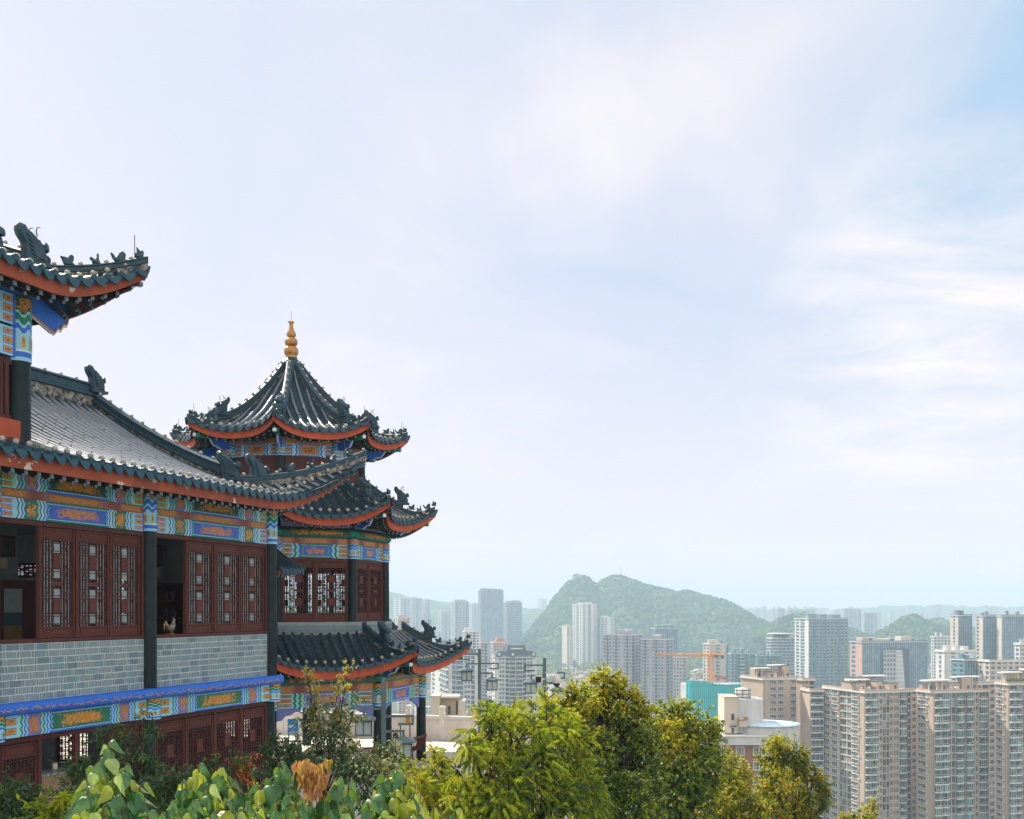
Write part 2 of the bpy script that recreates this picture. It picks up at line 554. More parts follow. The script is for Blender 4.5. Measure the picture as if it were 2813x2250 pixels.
def painted_head(x, y, z0, z1, r, cool=True):
    """column head: zig-zag rings and small arched niches"""
    mb = MB()
    n = 24
    H = z1 - z0

    def ring(z, amp):
        return [V((x + r * cos(2 * pi * k / n), y + r * sin(2 * pi * k / n), z + (amp if (k // 2) % 2 else 0))) for k in range(n)]
    a = H * 0.07
    cuts = [(0, 0, 'lblue'), (.06, 0, 'blue'), (.14, 0, 'whitep'), (.17, 0, 'lblue'), (.42, a, 'blue'), (.50, a, 'lblue'), (.55, a, 'green' if cool else 'blue'), (.66, a, 'lgreen'), (.70, a, 'm_dgreen' if cool else 'm_lav'), (1, 0, None)]
    for (t0, a0, k), (t1, a1, _) in zip(cuts, cuts[1:]):
        rows = [ring(z0 + H * t0, a0), ring(z0 + H * t1, a1)]
        for q in range(n):
            j = (q + 1) % n
            mb.poly([rows[0][q], rows[0][j], rows[1][j], rows[1][q]], PI[k], [(q / n * 2 % 1, 0), ((q / n * 2 % 1) + .08, 0), ((q / n * 2 % 1) + .08, 1), (q / n * 2 % 1, 1)], True)
    for q in range(8):
        an = 2 * pi * (q + .5) / 8
        e = V((cos(an), sin(an), 0))
        tn = V((-sin(an), cos(an), 0))
        cpt = V((x, y, z0 + H * .28)) + e * (r + .004)
        for hw, hh, kk, lay in ((r * .25, H * .11, 'lgreen', 0), (r * .16, H * .085, 'm_gold', 1)):
            o = cpt + e * .004 * lay
            mb.poly([o - tn * hw - V((0, 0, hh)), o + tn * hw - V((0, 0, hh)), o + tn * hw + V((0, 0, hh * .7)), o + V((0, 0, hh * 1.2)), o - tn * hw + V((0, 0, hh * .7))], PI[kk], [(0, 0), (1, 0), (1, .7), (.5, 1), (0, .7)])
    return mb


# ------------------------------------------------------------------ lattice windows
def lattice_window(name, W, H, parent, loc, rz, dense=False, pane=True):
    """sash in its own frame: x across, -y outwards, z up; sub-parts are the lattice and the carved panels"""
    st = min(0.055, W * .085)
    tp, bt = H * .092, H * .082
    fr = MB()
    for x0, x1 in ((0, st), (W - st, W)):
        fr.box(x0, x1, -.04, .04, 0, H)
    for z0, z1 in ((0, .06), (bt, bt + .05), (H - tp - .05, H - tp), (H - .05, H)):
        fr.box(st, W - st, -.034, .034, z0, z1)
    o = fr.build(name, M['wood'], parent, loc, 0.006)
    o.rotation_euler = (0, 0, rz)
    for z0, z1 in ((.06, bt), (H - tp, H - .05)):
        c = MB()
        c.box(st, W - st, -.015, .015, z0, z1)
        c.box(st + .05, W - st - .05, -.026, .01, z0 + .03, z1 - .03)
        c.build('carved_panel', M['carved'], o)
    x0, x1, z0, z1 = st, W - st, bt + .05, H - tp - .05
    w, h = x1 - x0, z1 - z0
    la = MB()
    b = .0085
    vs = [.06, .15, .25, .36, .64, .75, .85, .94] if not dense else [.08, .2, .32, .44, .56, .68, .8, .92]
    for i, q in enumerate(vs):
        la.box(x0 + w * q - b, x0 + w * q + b, -.02, .02, z0, z1)
    rnd = random.Random(int(W * 1000) + int(H * 77) + dense)
    for k, q in enumerate([.03, .12, .155, .325, .36, .445, .55, .64, .675, .845, .88, .97]):
        la.box(x0, x1, -.018, .018, z0 + h * q - b, z0 + h * q + b)
    for i in range(len(vs) - 1):
        for q in [.07, .22, .27, .41, .5, .6, .73, .79, .92]:
            qq = q + rnd.uniform(-.02, .02)
            if rnd.random() < (.6 if dense else .3):
                la.box(x0 + w * vs[i], x0 + w * vs[i + 1], -.016, .016, z0 + h * qq - b, z0 + h * qq + b)
    for q in vs[1::2]:
        for z in (.09, .3, .39, .61, .7, .91):
            la.box(x0 + w * q - .026, x0 + w * q + .026, -.022, .022, z0 + h * z - .03, z0 + h * z + .03)
    # carved blocks
    for z, hh, ww in ((.24, .085, .13), (.76, .085, .13), (.5, .028, .18)):
        la.box(x0 + w * (.5 - ww), x0 + w * (.5 + ww), -.03, .025, z0 + h * (z - hh), z0 + h * (z + hh), 1)
    if pane:  # painted reflections in the centre squares, painted bright edges beside the bars
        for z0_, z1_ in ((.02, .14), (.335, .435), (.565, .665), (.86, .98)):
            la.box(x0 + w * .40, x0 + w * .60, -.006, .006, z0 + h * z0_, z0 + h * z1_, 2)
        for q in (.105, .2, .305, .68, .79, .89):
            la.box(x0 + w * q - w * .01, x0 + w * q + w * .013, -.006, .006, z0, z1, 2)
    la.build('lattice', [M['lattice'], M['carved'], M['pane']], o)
    return o


# ------------------------------------------------------------------ tiled roofs
class TileSlope:
    """S(j, t): surface point of tile roll j (0..N), t from the eave to the top"""
    def __init__(s, N, S, course=0.3, r=0.085, ball_t=0.3, balls=True, dd=1.0, lo=.022):
        s.N, s.S = N, S
        s.mb = MB()
        s.r = r
        s.course = course
        s.ball_t = ball_t
        s.balls = balls
        s.dd = dd
        s.lo = lo
        s.run()

    def run(s):
        mb, S, N, r = s.mb, s.S, s.N, s.r
        for j in range(N + 1):
            L = (S(j, 1) - S(j, 0)).length
            if L < 0.08:
                continue
            jr = 1 + .07 * noise.noise(V((j * 3.7, L, s.course)))
            n = max(2, int(L / s.course))
            e = 1e-3
            jn = j + .5 if j < N else j - .5
            side = (S(jn, 0) - S(j, 0)) * (1 if j < N else -1)
            # roll: one slightly tapering half pipe per course, so the joints show
            for k in range(n):
                a, b = S(j, k / n), S(j, (k + 1) / n)
                d = (b - a).normalized()
                sd_ = (side - d * side.dot(d)).normalized()
                up = sd_.cross(d)
                if up.z < 0:
                    up = -up
                rows = []
                for q, rr in ((a - d * .02, r), (b, r * (1 - s.lo * 3))):
                    q = q + sd_ * (.012 * noise.noise(V((j * 1.3, k * .9, L)))) + up * (.01 * noise.noise(V((j * 2.1, k * .7, 5))))
                    rows.append([q + (sd_ * cos(g) + up * sin(g)) * rr * jr for g in (0, pi * .2, pi * .4, pi * .6, pi * .8, pi)])
                mb.grid(rows, 0)
                mb.poly(rows[0], 0)
            # round end tile
            a = S(j, 0)
            d = (S(j, min(1, .3 / L)) - a).normalized()
            sd_ = (side - d * side.dot(d)).normalized()
            up = sd_.cross(d)
            if up.z < 0:
                up = -up
            c = a - d * .035 + up * .005
            ring = [c + (sd_ * cos(2 * pi * g / 10) + up * sin(2 * pi * g / 10)) * r * 1.12 for g in range(10)]
            mb.prism(ring, d * .03, 1)
            mb.ball(c - d * .006, r * .5, 6, 1)
            if s.balls:
                bt = S(j, min(.9, s.ball_t / L)) + up * (r + .03)
                mb.ball(bt, .06, 8, 2)
        for j in range(N):
            L = max((S(j + .5, 1) - S(j + .5, 0)).length, .1)
            n = max(1, int(L / (s.course * .55)))
            for k in range(n):
                lo = s.lo
                a0, a1 = S(j, k / n), S(j + 1, k / n)
                b0, b1 = S(j, (k + 1) / n), S(j + 1, (k + 1) / n)
                am, bm = (a0 + a1) / 2 - V((0, 0, .02)), (b0 + b1) / 2 - V((0, 0, .02))
                u = V((0, 0, lo))
                mb.poly([a0 + u, am + u, bm, b0], 3, None)
                mb.poly([am + u, a1 + u, b1, bm], 3, None)
                mb.poly([a0, am, am + u, a0 + u], 3)
                mb.poly([am, a1, a1 + u, am + u], 3)
            # drip tile: pointed apron hanging between the rolls
            a0, a1 = S(j, 0), S(j + 1, 0)
            am = (a0 + a1) / 2
            d = (S(j + .5, min(1, .3 / L)) - S(j + .5, 0)).normalized()
            o = am - d * .05
            sdv = (a1 - a0) * .47
            dn = (V((0, 0, -1)) - d * .25) * s.dd
            pts = [o - sdv + V((0, 0, .015)), o - sdv * .8 + dn * .06, o - sdv * .38 + dn * .125, o + dn * .165, o + sdv * .38 + dn * .125, o + sdv * .8 + dn * .06, o + sdv + V((0, 0, .015)), o + dn * -.01]
            mb.prism(pts, d * .025, 1)


def eave_trim(pts, out, fh, mat, parent, raf=0.21, inset=0.05, root_drop=0.0, twist=None, taper=None, raf_z=0.0, rs=1.0):
    """red fascia board under the tiles plus two rows of rafter ends; out(i) gives the outward direction"""
    mb = MB()
    rows = []
    for i, p in enumerate(pts):
        o = out(i)
        a = p - o * inset + V((0, 0, -.03))
        f_ = fh * (taper(i) if taper else 1)
        rows.append([a, a - V((0, 0, f_)), a - o * .06 - V((0, 0, f_)), a - o * .06])
    mb.grid(rows, 0, False, True)
    mb.poly(rows[0], 0)
    mb.poly(rows[-1][::-1], 0)
    fa = mb.build('fascia', mat, parent)
    rb = MB()
    # walk along the eave at even spacing
    acc, last = 0.0, None
    for i in range(len(pts) - 1):
        a, b = pts[i], pts[i + 1]
        L = (b - a).length
        q = (raf - acc)
        while q <= L:
            p = lerp(a, b, q / L)
            o = lerp(out(i), out(i + 1), q / L).normalized()
            tg = (b - a).normalized()
            for row, (ins, dz, sz) in enumerate(((.13, fh + .025, .038 * rs), (.36, fh + .055, .04 * rs))):
                sh = tg * (raf * .5 * row)
                c = p + sh - o * (inset + ins) - V((0, 0, .03 + dz + raf_z))
                w2 = tg * sz
                if row == 0:
                    rb.obox(c - o * .012, w2, o * .012, (0, 0, sz * 1.15), 0)
                else:
                    ring = [c + (w2 * cos(2 * pi * g / 8) + V((0, 0, sz)) * sin(2 * pi * g / 8)) for g in range(8)]
                    rb.prism(ring, -o * .02, 0)
                rb.obox(c - o * .26 + V((0, 0, .12)), w2 * .9, o * .235 - V((0, 0, .10)), (0, 0, sz * .9), 1, skip=(3,))
            q += raf
        acc = (acc + L) % raf if L >= (raf - acc) else acc + L
    ra = rb.build('rafter_ends', [M['rafter'], M['rafter_side']], parent)
    return fa, ra


def ridge(mb, pts, w, h, ball_every=0.0, mort=0.4, cap=True):
    """clay ridge: mortar footing, moulded sides and a round capping"""
    pts = [V(p) for p in pts]
    rows = []
    for i, p in enumerate(pts):
        d = (pts[min(i + 1, len(pts) - 1)] - pts[max(i - 1, 0)]).normalized()
        sd_ = d.cross(V((0, 0, 1))).normalized()
        up = V((0, 0, 1))
        rows.append((p, sd_, up))

    def sec(x0, z0, x1, z1, mi):
        for g in (-1, 1):
            mb.grid([[p + s_ * g * x0 * w + u * z0 * h, p + s_ * g * x1 * w + u * z1 * h] for p, s_, u in rows], mi, False)
    sec(.5, -.1, .46, mort, 1)
    sec(.46, mort, .62, mort + .04, 0)
    sec(.62, mort + .04, .62, mort + .14, 0)
    sec(.62, mort + .14, .44, mort + .2, 0)
    sec(.44, mort + .2, .42, .82, 0)
    sec(.42, .82, .58, .85, 0)
    cc = [(.58 * cos(a), .85 + .3 * sin(a) * (w / h)) for a in [pi * k / 6 for k in range(7)]]
    mb.grid([[p + s_ * x * w + u * z * h for x, z in cc] for p, s_, u in rows], 0)
    for q in (0, -1):
        p, s_, u = rows[q]
        mb.poly([p + s_ * x * w + u * z * h for x, z in [(.5, -.1)] + [(.46, .5)] + cc + [(-.46, .5), (-.5, -.1)]], 0)
    if ball_every:
        acc = ball_every * .5
        for a, b in zip(rows, rows[1:]):
            L = (b[0] - a[0]).length
            while acc < L:
                p = lerp(a[0], b[0], acc / L) + V((0, 0, h * .85 + .3 * w + .02))
                mb.ball(p, .05, 8, 2)
                acc += ball_every
            acc -= L
    # shallow joints between the ridge pieces
    acc = .25
    for a, b in zip(rows, rows[1:]):
        L = (b[0] - a[0]).length
        while acc < L:
            p = lerp(a[0], b[0], acc / L)
            mb.obox(p + V((0, 0, h * .64)), (b[0] - a[0]).normalized() * .008, a[1] * w * .45, (0, 0, h * .19), 0)
            acc += .45
        acc -= L


BEAST = [(195, 650), (190, 420), (175, 380), (130, 320), (112, 270), (115, 220), (140, 190), (170, 185), (190, 215), (205, 240), (265, 265), (300, 295), (330, 310), (345, 340), (380, 345), (395, 375), (420, 395), (440, 390), (455, 365), (470, 355), (490, 380), (497, 430), (490, 455), (455, 455), (440, 450), (455, 490), (470, 540), (465, 580), (475, 650)]
BEAST = [((x - 330) / 465, (650 - y) / 465) for x, y in BEAST]
SMALL = [[(655, 650), (640, 610), (625, 580), (650, 582), (690, 590), (700, 565), (720, 555), (738, 570), (735, 600), (725, 620), (755, 650)],
         [(930, 635), (920, 605), (900, 590), (910, 570), (935, 585), (960, 600), (980, 575), (978, 525), (995, 522), (1000, 590), (1020, 640)],
         [(1200, 625), (1180, 600), (1165, 560), (1185, 575), (1205, 605), (1225, 580), (1240, 550), (1270, 535), (1290, 560), (1285, 590), (1290, 625)],
         [(1480, 600), (1470, 560), (1495, 545), (1490, 490), (1510, 510), (1530, 530), (1555, 520), (1566, 540), (1560, 580), (1565, 600)]]


def pillow(mb, poly, o, fx, side, th, mi=0):
    """silhouette with rounded-off thickness; fx forward, side thickness direction"""
    cx = sum(p[0] for p in poly) / len(poly)
    cz = sum(p[1] for p in poly) / len(poly)
    ok = [V(o) + fx * x + V((0, 0, z)) for x, z in poly]
    inn = [V(o) + fx * lerp(cx, x, .8) + V((0, 0, lerp(cz, z, .86))) for x, z in poly]
    n = len(poly)
    A = [p - side * th * .25 for p in ok]
    B = [p + side * th * .25 for p in ok]
    a2 = [p - side * th * .5 for p in inn]
    b2 = [p + side * th * .5 for p in inn]
    for R, S_ in ((A, a2), (B, A), (b2, B)):
        for i in range(n):
            j = (i + 1) % n
            mb.poly([R[i], R[j], S_[j], S_[i]], mi)
    mb.poly(a2, mi)
    mb.poly(b2[::-1], mi)


def big_beast(o, fwd, h, parent, horns=True):
    """ridge-end dragon head looking along fwd, with curled iron horns"""
    mb = MB()
    fwd = V(fwd).normalized()
    side = fwd.cross(V((0, 0, 1))).normalized()
    o = V(o)
    pillow(mb, [(x * h, z * h) for x, z in BEAST], o, fwd, side, h * .34)
    P = lambda x, z, y=0.0: o + fwd * (x * h) + V((0, 0, z * h)) + side * (y * h)
    for g in (-1, 1):
        mb.ball(P(.2, .52, g * .15), .05 * h, 8)
        for a in range(5):                                   # mane locks and folds
            mb.tube([P(-.28 + .02 * a, .82 - .11 * a, g * .13), P(-.2 + .03 * a, .70 - .11 * a, g * .19), P(-.1 + .04 * a, .62 - .11 * a, g * .15)], [.022 * h, .03 * h, .008 * h], 6)
        mb.tube([P(.0, .12, g * .16), P(.12, .2, g * .19), P(.22, .14, g * .16)], [.03 * h, .04 * h, .02 * h], 6)
    mb.box(0, 0, 0, 0, 0, 0) if False else None
    mb.obox(P(0.02, .04), fwd * .36 * h, side * .2 * h, (0, 0, .05 * h))
    if horns:
        for g, s_ in ((-1, 1.0), (1, .86)):
            q = [(-.06, .76), (-.1, .86), (-.07, .97), (.0, 1.0), (.03, .965)]
            mb.tube([P(x * s_ + (.1 if g > 0 else 0), z, g * .09) for x, z in q], [.016 * h, .016 * h, .014 * h, .01 * h, .004 * h], 6, 1)
    return mb.build('dragon_head', [M['ridge'], M['iron']], parent)


def small_beast(k, o, fwd, h, parent):
    mb = MB()
    pl = SMALL[k % 4]
    x0 = min(p[0] for p in pl)
    x1 = max(p[0] for p in pl)
    z0 = max(p[1] for p in pl)
    hh = z0 - min(p[1] for p in pl)
    fwd = V(fwd)
    fl = V((fwd.x, fwd.y, 0)).normalized()
    side = fl.cross(V((0, 0, 1)))
    pillow(mb, [((x - (x0 + x1) / 2) / hh * h, (z0 - z) / hh * h) for x, z in pl], o, fl, side, h * .45)
    return mb.build('ridge_beast', M['ridge'], parent)

# ------------------------------------------------------------------ the hall on the left
C2 = at(746, 1674, 28.0)
DV = V((0.350, 0.937, 0)).normalized()
hall = thing('temple_hall', 'long two-storey hall with painted beams and grey brick sills, left of the octagonal tower', 'temple hall', C2, math.atan2(DV.y, DV.x))
# hall frame: x = s along the front (0 at the end column), y = i inwards, z up (0 at eye level)
GROUND = -5.2
BAY = [(-13.9, -9.28), (-9.28, -4.88), (-4.88, 0.0)]
CR = 0.19


def wobble(v, a, b):
    return a + (b - a) * v


# --- columns
for s in (-9.28, -4.88, 0.0):
    column_mb(s, 0.05, -1.84, 1.80, CR, .97).build('column', M['col'], hall)
    column_mb(s, 0.12, GROUND, -2.47, CR, .97).build('column', M['col'], hall)
    painted_head(s, 0.05, 1.78, 2.78, CR + .012, s != -4.88).build('painted_column_head', PMATS, hall)
    painted_head(s, -.02, -2.5, -2.0, CR + .03).build('painted_column_head', PMATS, hall)
for i in (4.7, 9.4):
    column_mb(0, i, GROUND, 2.8, CR).build('column', M['col'], hall)

# --- painted beams, brick sills and sashes of each bay
BR = [pm('grey_brick_' + 'abcd'[k], c, tuple(x * .8 for x in c), 9, .8, .3, chips=((.36, .36, .34), 4, .73)) for k, c in enumerate([(0.19, 0.285, 0.32), (0.23, 0.32, 0.345), (0.155, 0.235, 0.275), (0.245, 0.31, 0.33)])]
BRM = pm('white_mortar_line', (0.64, 0.68, 0.70), (0.54, 0.58, 0.61), 14, .8)
U, N_ = V((1, 0, 0)), V((0, -1, 0))


def brick_wall(L, H, rnd):
    mb = MB()
    mb.box(0, L, 0, .25, 0, H, 4)
    nc = 8
    ch = H / nc
    for r in range(nc):
        x = -rnd.random() * .3
        k = r % 2
        while x < L:
            wd = (.30 if k else .062) * rnd.uniform(.9, 1.12)
            a, b = max(x, 0), min(x + wd, L)
            if b - a > .02:
                z0, z1 = r * ch + .009 + rnd.uniform(-.002, .002), (r + 1) * ch - .009 + rnd.uniform(-.002, .002)
                y = -.004 - rnd.random() * .002
                mb.poly([(a + .008, y, z0), (b - .008, y, z0 + rnd.uniform(-.004, .004)), (b - .008, y, z1), (a + .008, y, z1 + rnd.uniform(-.004, .004))], rnd.choice([0, 0, 1, 1, 2, 3]) if k else rnd.choice([0, 2]))
            x += wd
            k = 1 - k
    return mb


for bi, (s0, s1) in enumerate(BAY):
    a, b = s0 + CR - .02, s1 - CR + .02
    L = b - a
    for key, z0, z1, nm in (('A', 1.77, 2.165, 'painted_beam'), ('B', 2.345, 2.76, 'painted_beam')):
        mb = MB()
        mb.box(a, b, 0.0, .22, z0, z1, PI['green'])
        paint_beam(mb, (a, 0, z0), U, N_, L, z1 - z0, key)
        mb.build(nm, PMATS, hall)
    mb = MB()
    mb.box(a, b, .03, .2, 2.165, 2.345, PI['wood'])
    mauve_band(mb, (a, .03, 2.165), U, N_, L, .18, 1, 'mauve')
    mb.build('painted_frieze', PMATS, hall)
    brick_wall(L, 1.13, random.Random(bi + 3)).build('brick_wall', BR + [BRM], hall, (a, .02, -1.80))
    # lower storey beam
    mb = MB()
    mb.box(a, b, -.1, .2, -2.47, -2.03, PI['lblue'])
    paint_beam(mb, (a, -.1, -2.47), U, N_, L, .44, 'C')
    mb.build('painted_beam', PMATS, hall)
    # window frame of the bay: sill, head, posts
    wf = MB()
    wf.box(a, b, 0, .16, -.66, -.585)
    wf.box(a, b, .02, .16, 1.66, 1.765)
    wf.box(a, a + .07, .02, .14, -.585, 1.66)
    wf.box(b - .07, b, .02, .14, -.585, 1.66)
    ng = 4
    pw = (L - .14) / ng
    for k in range(1, ng):
        wf.box(a + .07 + pw * k - .024, a + .07 + pw * k + .024, .025, .13, -.585, 1.66)
    wf.build('window_frame', M['wood'], hall, None, .008)
    for k in range(1, ng):
        lattice_window('lattice_window', pw - .052, 2.235, hall, (a + .07 + pw * k + .026, .08 + .015 * (k % 2), -.58), 0)
    # lower storey sashes
    wf = MB()
    wf.box(a, b, .02, .16, -2.60, -2.475)
    wf.box(a, b, .02, .16, GROUND, GROUND + .15)
    for k in range(ng + 1):
        x = a + pw * k + (0.035 if k == 0 else 0.10 if k == ng else .07)
        wf.box(x - .045, x + .045, .025, .14, GROUND + .15, -2.60)
    wf.build('window_frame', M['wood'], hall, None, .008)
    for k in ((0, 1, 2, 3) if bi == 2 else (0, 3)):
        lattice_window('lattice_window', pw - .1, 2.4, hall, (a + .12 + pw * k, .09, GROUND + .17), 0, True, False)
# blue cornice over the lower storey
mb = MB()
prof = [(-.1, -2.03), (-.2, -2.025), (-.235, -2.0), (-.24, -1.865), (-.215, -1.82), (-.15, -1.80), (.25, -1.80)]
mb.grid([[V((s, y, z)) for y, z in prof] for s in (-14, .24)], 0)
mb.poly([(.24, y, z) for y, z in prof] + [(.24, .25, -2.03)], 0)
rnd = random.Random(5)
for k in range(38):                                   # gilt sprigs along the cornice face
    s = -13.6 + k * .36
    for q in range(6):
        x, y = s + q * .048 + rnd.uniform(-.012, .012), rnd.uniform(-.03, .03)
        mb.tube([(x, -.239, -1.945 + y), (x + .025, -.241, -1.915 + y + rnd.uniform(-.03, .03)), (x + .055, -.239, -1.945 + y)], .009, 5, 1)
mb.build('blue_cornice', [M['blue'], pm('gilt_sprig', (.50, .30, .30), (.45, .22, .12), 20, .6)], hall)

# --- interior
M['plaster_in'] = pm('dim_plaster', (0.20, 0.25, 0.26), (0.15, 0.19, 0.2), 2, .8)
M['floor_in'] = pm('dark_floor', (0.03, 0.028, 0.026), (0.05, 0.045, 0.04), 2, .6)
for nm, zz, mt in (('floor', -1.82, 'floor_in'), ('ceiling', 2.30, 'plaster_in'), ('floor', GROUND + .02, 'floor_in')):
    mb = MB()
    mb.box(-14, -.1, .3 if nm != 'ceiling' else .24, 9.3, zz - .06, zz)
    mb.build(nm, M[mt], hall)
# back wall: solid strips with lattice openings to daylight
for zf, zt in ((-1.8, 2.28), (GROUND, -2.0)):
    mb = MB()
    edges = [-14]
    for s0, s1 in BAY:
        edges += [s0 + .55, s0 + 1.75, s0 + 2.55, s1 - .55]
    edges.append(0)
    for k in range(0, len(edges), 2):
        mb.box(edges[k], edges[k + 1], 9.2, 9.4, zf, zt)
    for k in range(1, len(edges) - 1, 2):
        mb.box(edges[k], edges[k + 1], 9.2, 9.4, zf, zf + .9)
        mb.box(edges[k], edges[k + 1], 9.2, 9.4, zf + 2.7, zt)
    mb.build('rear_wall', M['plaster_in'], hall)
    for k in range(1, len(edges) - 1, 2):
        lattice_window('lattice_window', edges[k + 1] - edges[k], 1.8, hall, (edges[k], 9.28, zf + .9), 0, True, False)
mb = MB()
for a, b, zz in ((.3, 4.75, ()), (4.75, 6.1, ((-1.8, -.55), (1.1, 2.75))), (6.1, 7.7, ()), (7.7, 9.2, ((-1.8, .95), (1.4, 2.75)))):
    for z0, z1 in zz or ((-1.8, 2.75),):
        mb.box(-.16, .04, a, b, z0, z1)
for a, b, zz in ((.3, .6, ()), (.6, 1.5, ((GROUND, -3.5), (-2.85, -2.0))), (1.5, 6.2, ()), (6.2, 7.4, ((GROUND, -4.6), (-3.5, -2.0))), (7.4, 9.2, ())):
    for z0, z1 in zz or ((GROUND, -2.0),):
        mb.box(-.16, .04, a, b, z0, z1)
lattice_window('lattice_window', 1.2, 1.1, hall, (-.06, 6.2, -4.6), pi / 2, True, False)
lattice_window('lattice_window', 1.5, .5, hall, (-.06, 7.7, .93), pi / 2, True, False)
lattice_window('lattice_window', 1.35, 1.65, hall, (-.06, 4.75, -.55), pi / 2, True, False)
mb.build('end_wall', pm('grey_wall', (.16, .19, .2), (.12, .15, .16), 3, .8), hall)

# furniture seen through the open sashes
fur = thing('display_shelf', 'dark open shelf of pottery seen through the open sash over the rooster figurine', 'shelf', hall.matrix_basis @ V((-1.35, 2.95, -1.82)), hall.rotation_euler.z)
mb = MB()
for z in (0, .55, 1.05, 1.55, 2.05, 2.5):
    mb.box(-.45, 1.2, -.2, .2, z, z + .04)
for x in (-.45, .35, 1.17):
    mb.box(x, x + .04, -.2, .2, 0, 2.5)
mb.box(-.45, 1.2, .2, .22, 0, 2.5)
mb.build('shelf_frame', M['wood'], fur)
rnd = random.Random(3)
for z in (.59, 1.09, 1.59, 2.09):
    for x in (-.2, .1, .6, .9):
        r = rnd.uniform(.07, .1)
        h = rnd.uniform(.2, .32)
        mb = MB()
        mb.lathe([(.001, 0), (r * .6, 0), (r, h * .45), (r * .8, h * .75), (r * .35, h * .85), (r * .45, h), (.001, h)], (x + rnd.uniform(-.05, .05), 0, z), 12)
        v = mb.build('vase', pm('grey_pottery', (.10, .12, .13), (.05, .06, .07), 6, .4) if 'pot' not in M else M['pot'], None)
        M['pot'] = v.data.materials[0]
        v.matrix_world = fur.matrix_basis
        tag(v, 'small grey pottery vase standing on the dark display shelf inside the hall', 'vase', 'vases on the display shelf')

# cabinet with glazed door seen in the left bay
cab = thing('glazed_cabinet', 'tall glazed cabinet with a yellow band, inside the leftmost open window of the hall', 'cabinet', hall.matrix_basis @ V((-6.1, 3.2, -1.82)), hall.rotation_euler.z)
mb = MB()
mb.box(-.1, 1.5, 0, .5, 0, 2.5)
mb.build('carcass', M['wood'], cab)
mb = MB()
mb.box(.1, .62, -.02, 0, .55, 2.3, 0)
mb.box(.1, .62, -.026, -.021, 1.05, 1.45, 1)
mb.box(.1, .62, -.026, -.021, 1.75, 2.3, 2)
mb.build('door', [pm('cabinet_glass', (.035, .09, .11), (.05, .12, .14), 1, .1), pm('yellow_paper', (.26, .16, .05), (.2, .12, .04), 5, .6), pm('pale_paper', (.30, .36, .36), (.25, .3, .3), 5, .6)], cab)
# framed pictures
for lb, s, i, z, w_, h_ in (('dark framed picture on the plaster wall above the display shelf', -.62, 3.36, 1.5, .5, .6), ('brown framed picture above a cream label, seen through the leftmost open window', -5.45, 3.86, 1.5, .8, .5)):
    p = thing('framed_picture', lb, 'picture', hall.matrix_basis @ V((s, i, z)), hall.rotation_euler.z)
    mb = MB()
    mb.box(-w_ / 2, w_ / 2, -.03, 0, -h_ / 2, h_ / 2, 0)
    mb.box(-w_ / 2 + .06, w_ / 2 - .06, -.034, -.031, -h_ / 2 + .06, h_ / 2 - .06, 1)
    mb.build('frame', [M['wood'], pm('dull_picture', (.10, .09, .07), (.05, .05, .05), 7, .6)], p)
    mb = MB()
    mb.box(-w_ * .4, w_ * .2, -.03, -.01, -h_ / 2 - .28, -h_ / 2 - .04)
    mb.build('label_card', pm('cream_card', (.46, .42, .30), (.4, .37, .27), 6, .7), p)
# partitions behind the pictures and the shelf
for a, b, i in ((-6.7, -4.9, 3.9), (-1.75, -.2, 3.4)):
    mb = MB()
    mb.box(a, b, i, i + .1, -1.8, 2.28)
    mb.build('partition', M['plaster_in'], hall)

# rooster on the sill
rs = thing('rooster_figurine', 'white and gold rooster figurine standing on the sill of the open hall window', 'figurine', hall.matrix_basis @ V((-4.02, .12, -.585)), hall.rotation_euler.z)
mb = MB()
mb.tube([(-.13, 0, .19), (-.06, 0, .15), (.03, 0, .15), (.09, 0, .2), (.105, 0, .28), (.11, 0, .33)], [.03, .07, .085, .06, .035, .03], 10)
mb.ball((.115, 0, .345), .036, 8)
mb.tube([(.145, 0, .345), (.185, 0, .335)], [.014, .002], 6, 1)
for k in range(4):
    mb.tube([(-.1, 0, .2), (-.17 - .02 * k, 0, .30 - .02 * k), (-.22, 0, .24 - .05 * k)], [.025, .02, .006], 6, k % 2)
mb.tube([(.09, 0, .37), (.12, 0, .4), (.145, 0, .38)], .012, 6, 2)
for y in (-.03, .03):
    mb.tube([(.02, y, .09), (.02, y, .01), (.06, y, .004)], [.014, .009, .008], 6, 1)
mb.box(-.08, .1, -.06, .06, 0, .008, 1)
mb.build('body', [pm('white_glaze', (.27, .25, .22), (.08, .07, .06), 14, .3), M['gold'], pm('red_comb', (.4, .03, .03), None, 8, .4)], rs)

# counter in the lower opening
ct = thing('shop_counter', 'tan panelled counter standing in the open ground-floor bay of the hall', 'counter', hall.matrix_basis @ V((-7.6, .35, GROUND)), hall.rotation_euler.z)
mb = MB()
mb.box(-.55, .8, 0, .05, 0, 1.78)
mb.build('front_panel', pm('tan_board', (.30, .21, .13), (.27, .185, .115), 2, .55), ct)
mb = MB()
mb.box(-.58, .83, -.03, .5, 1.78, 1.82)
mb.build('counter_top', pm('grey_top', (.30, .33, .33), None, 4, .4), ct)
cup = MB()
cup.lathe([(.001, 0), (.045, 0), (.055, .16), (.048, .16), (.04, .012), (.001, .012)], (0, 0, 0), 12)
o = cup.build('cup', pm('white_cup', (.6, .6, .58), None, 5, .35))
o.location = hall.matrix_basis @ V((-7.2, .5, GROUND + 1.82))
tag(o, 'plain white cup on the counter in the ground-floor opening', 'cup')


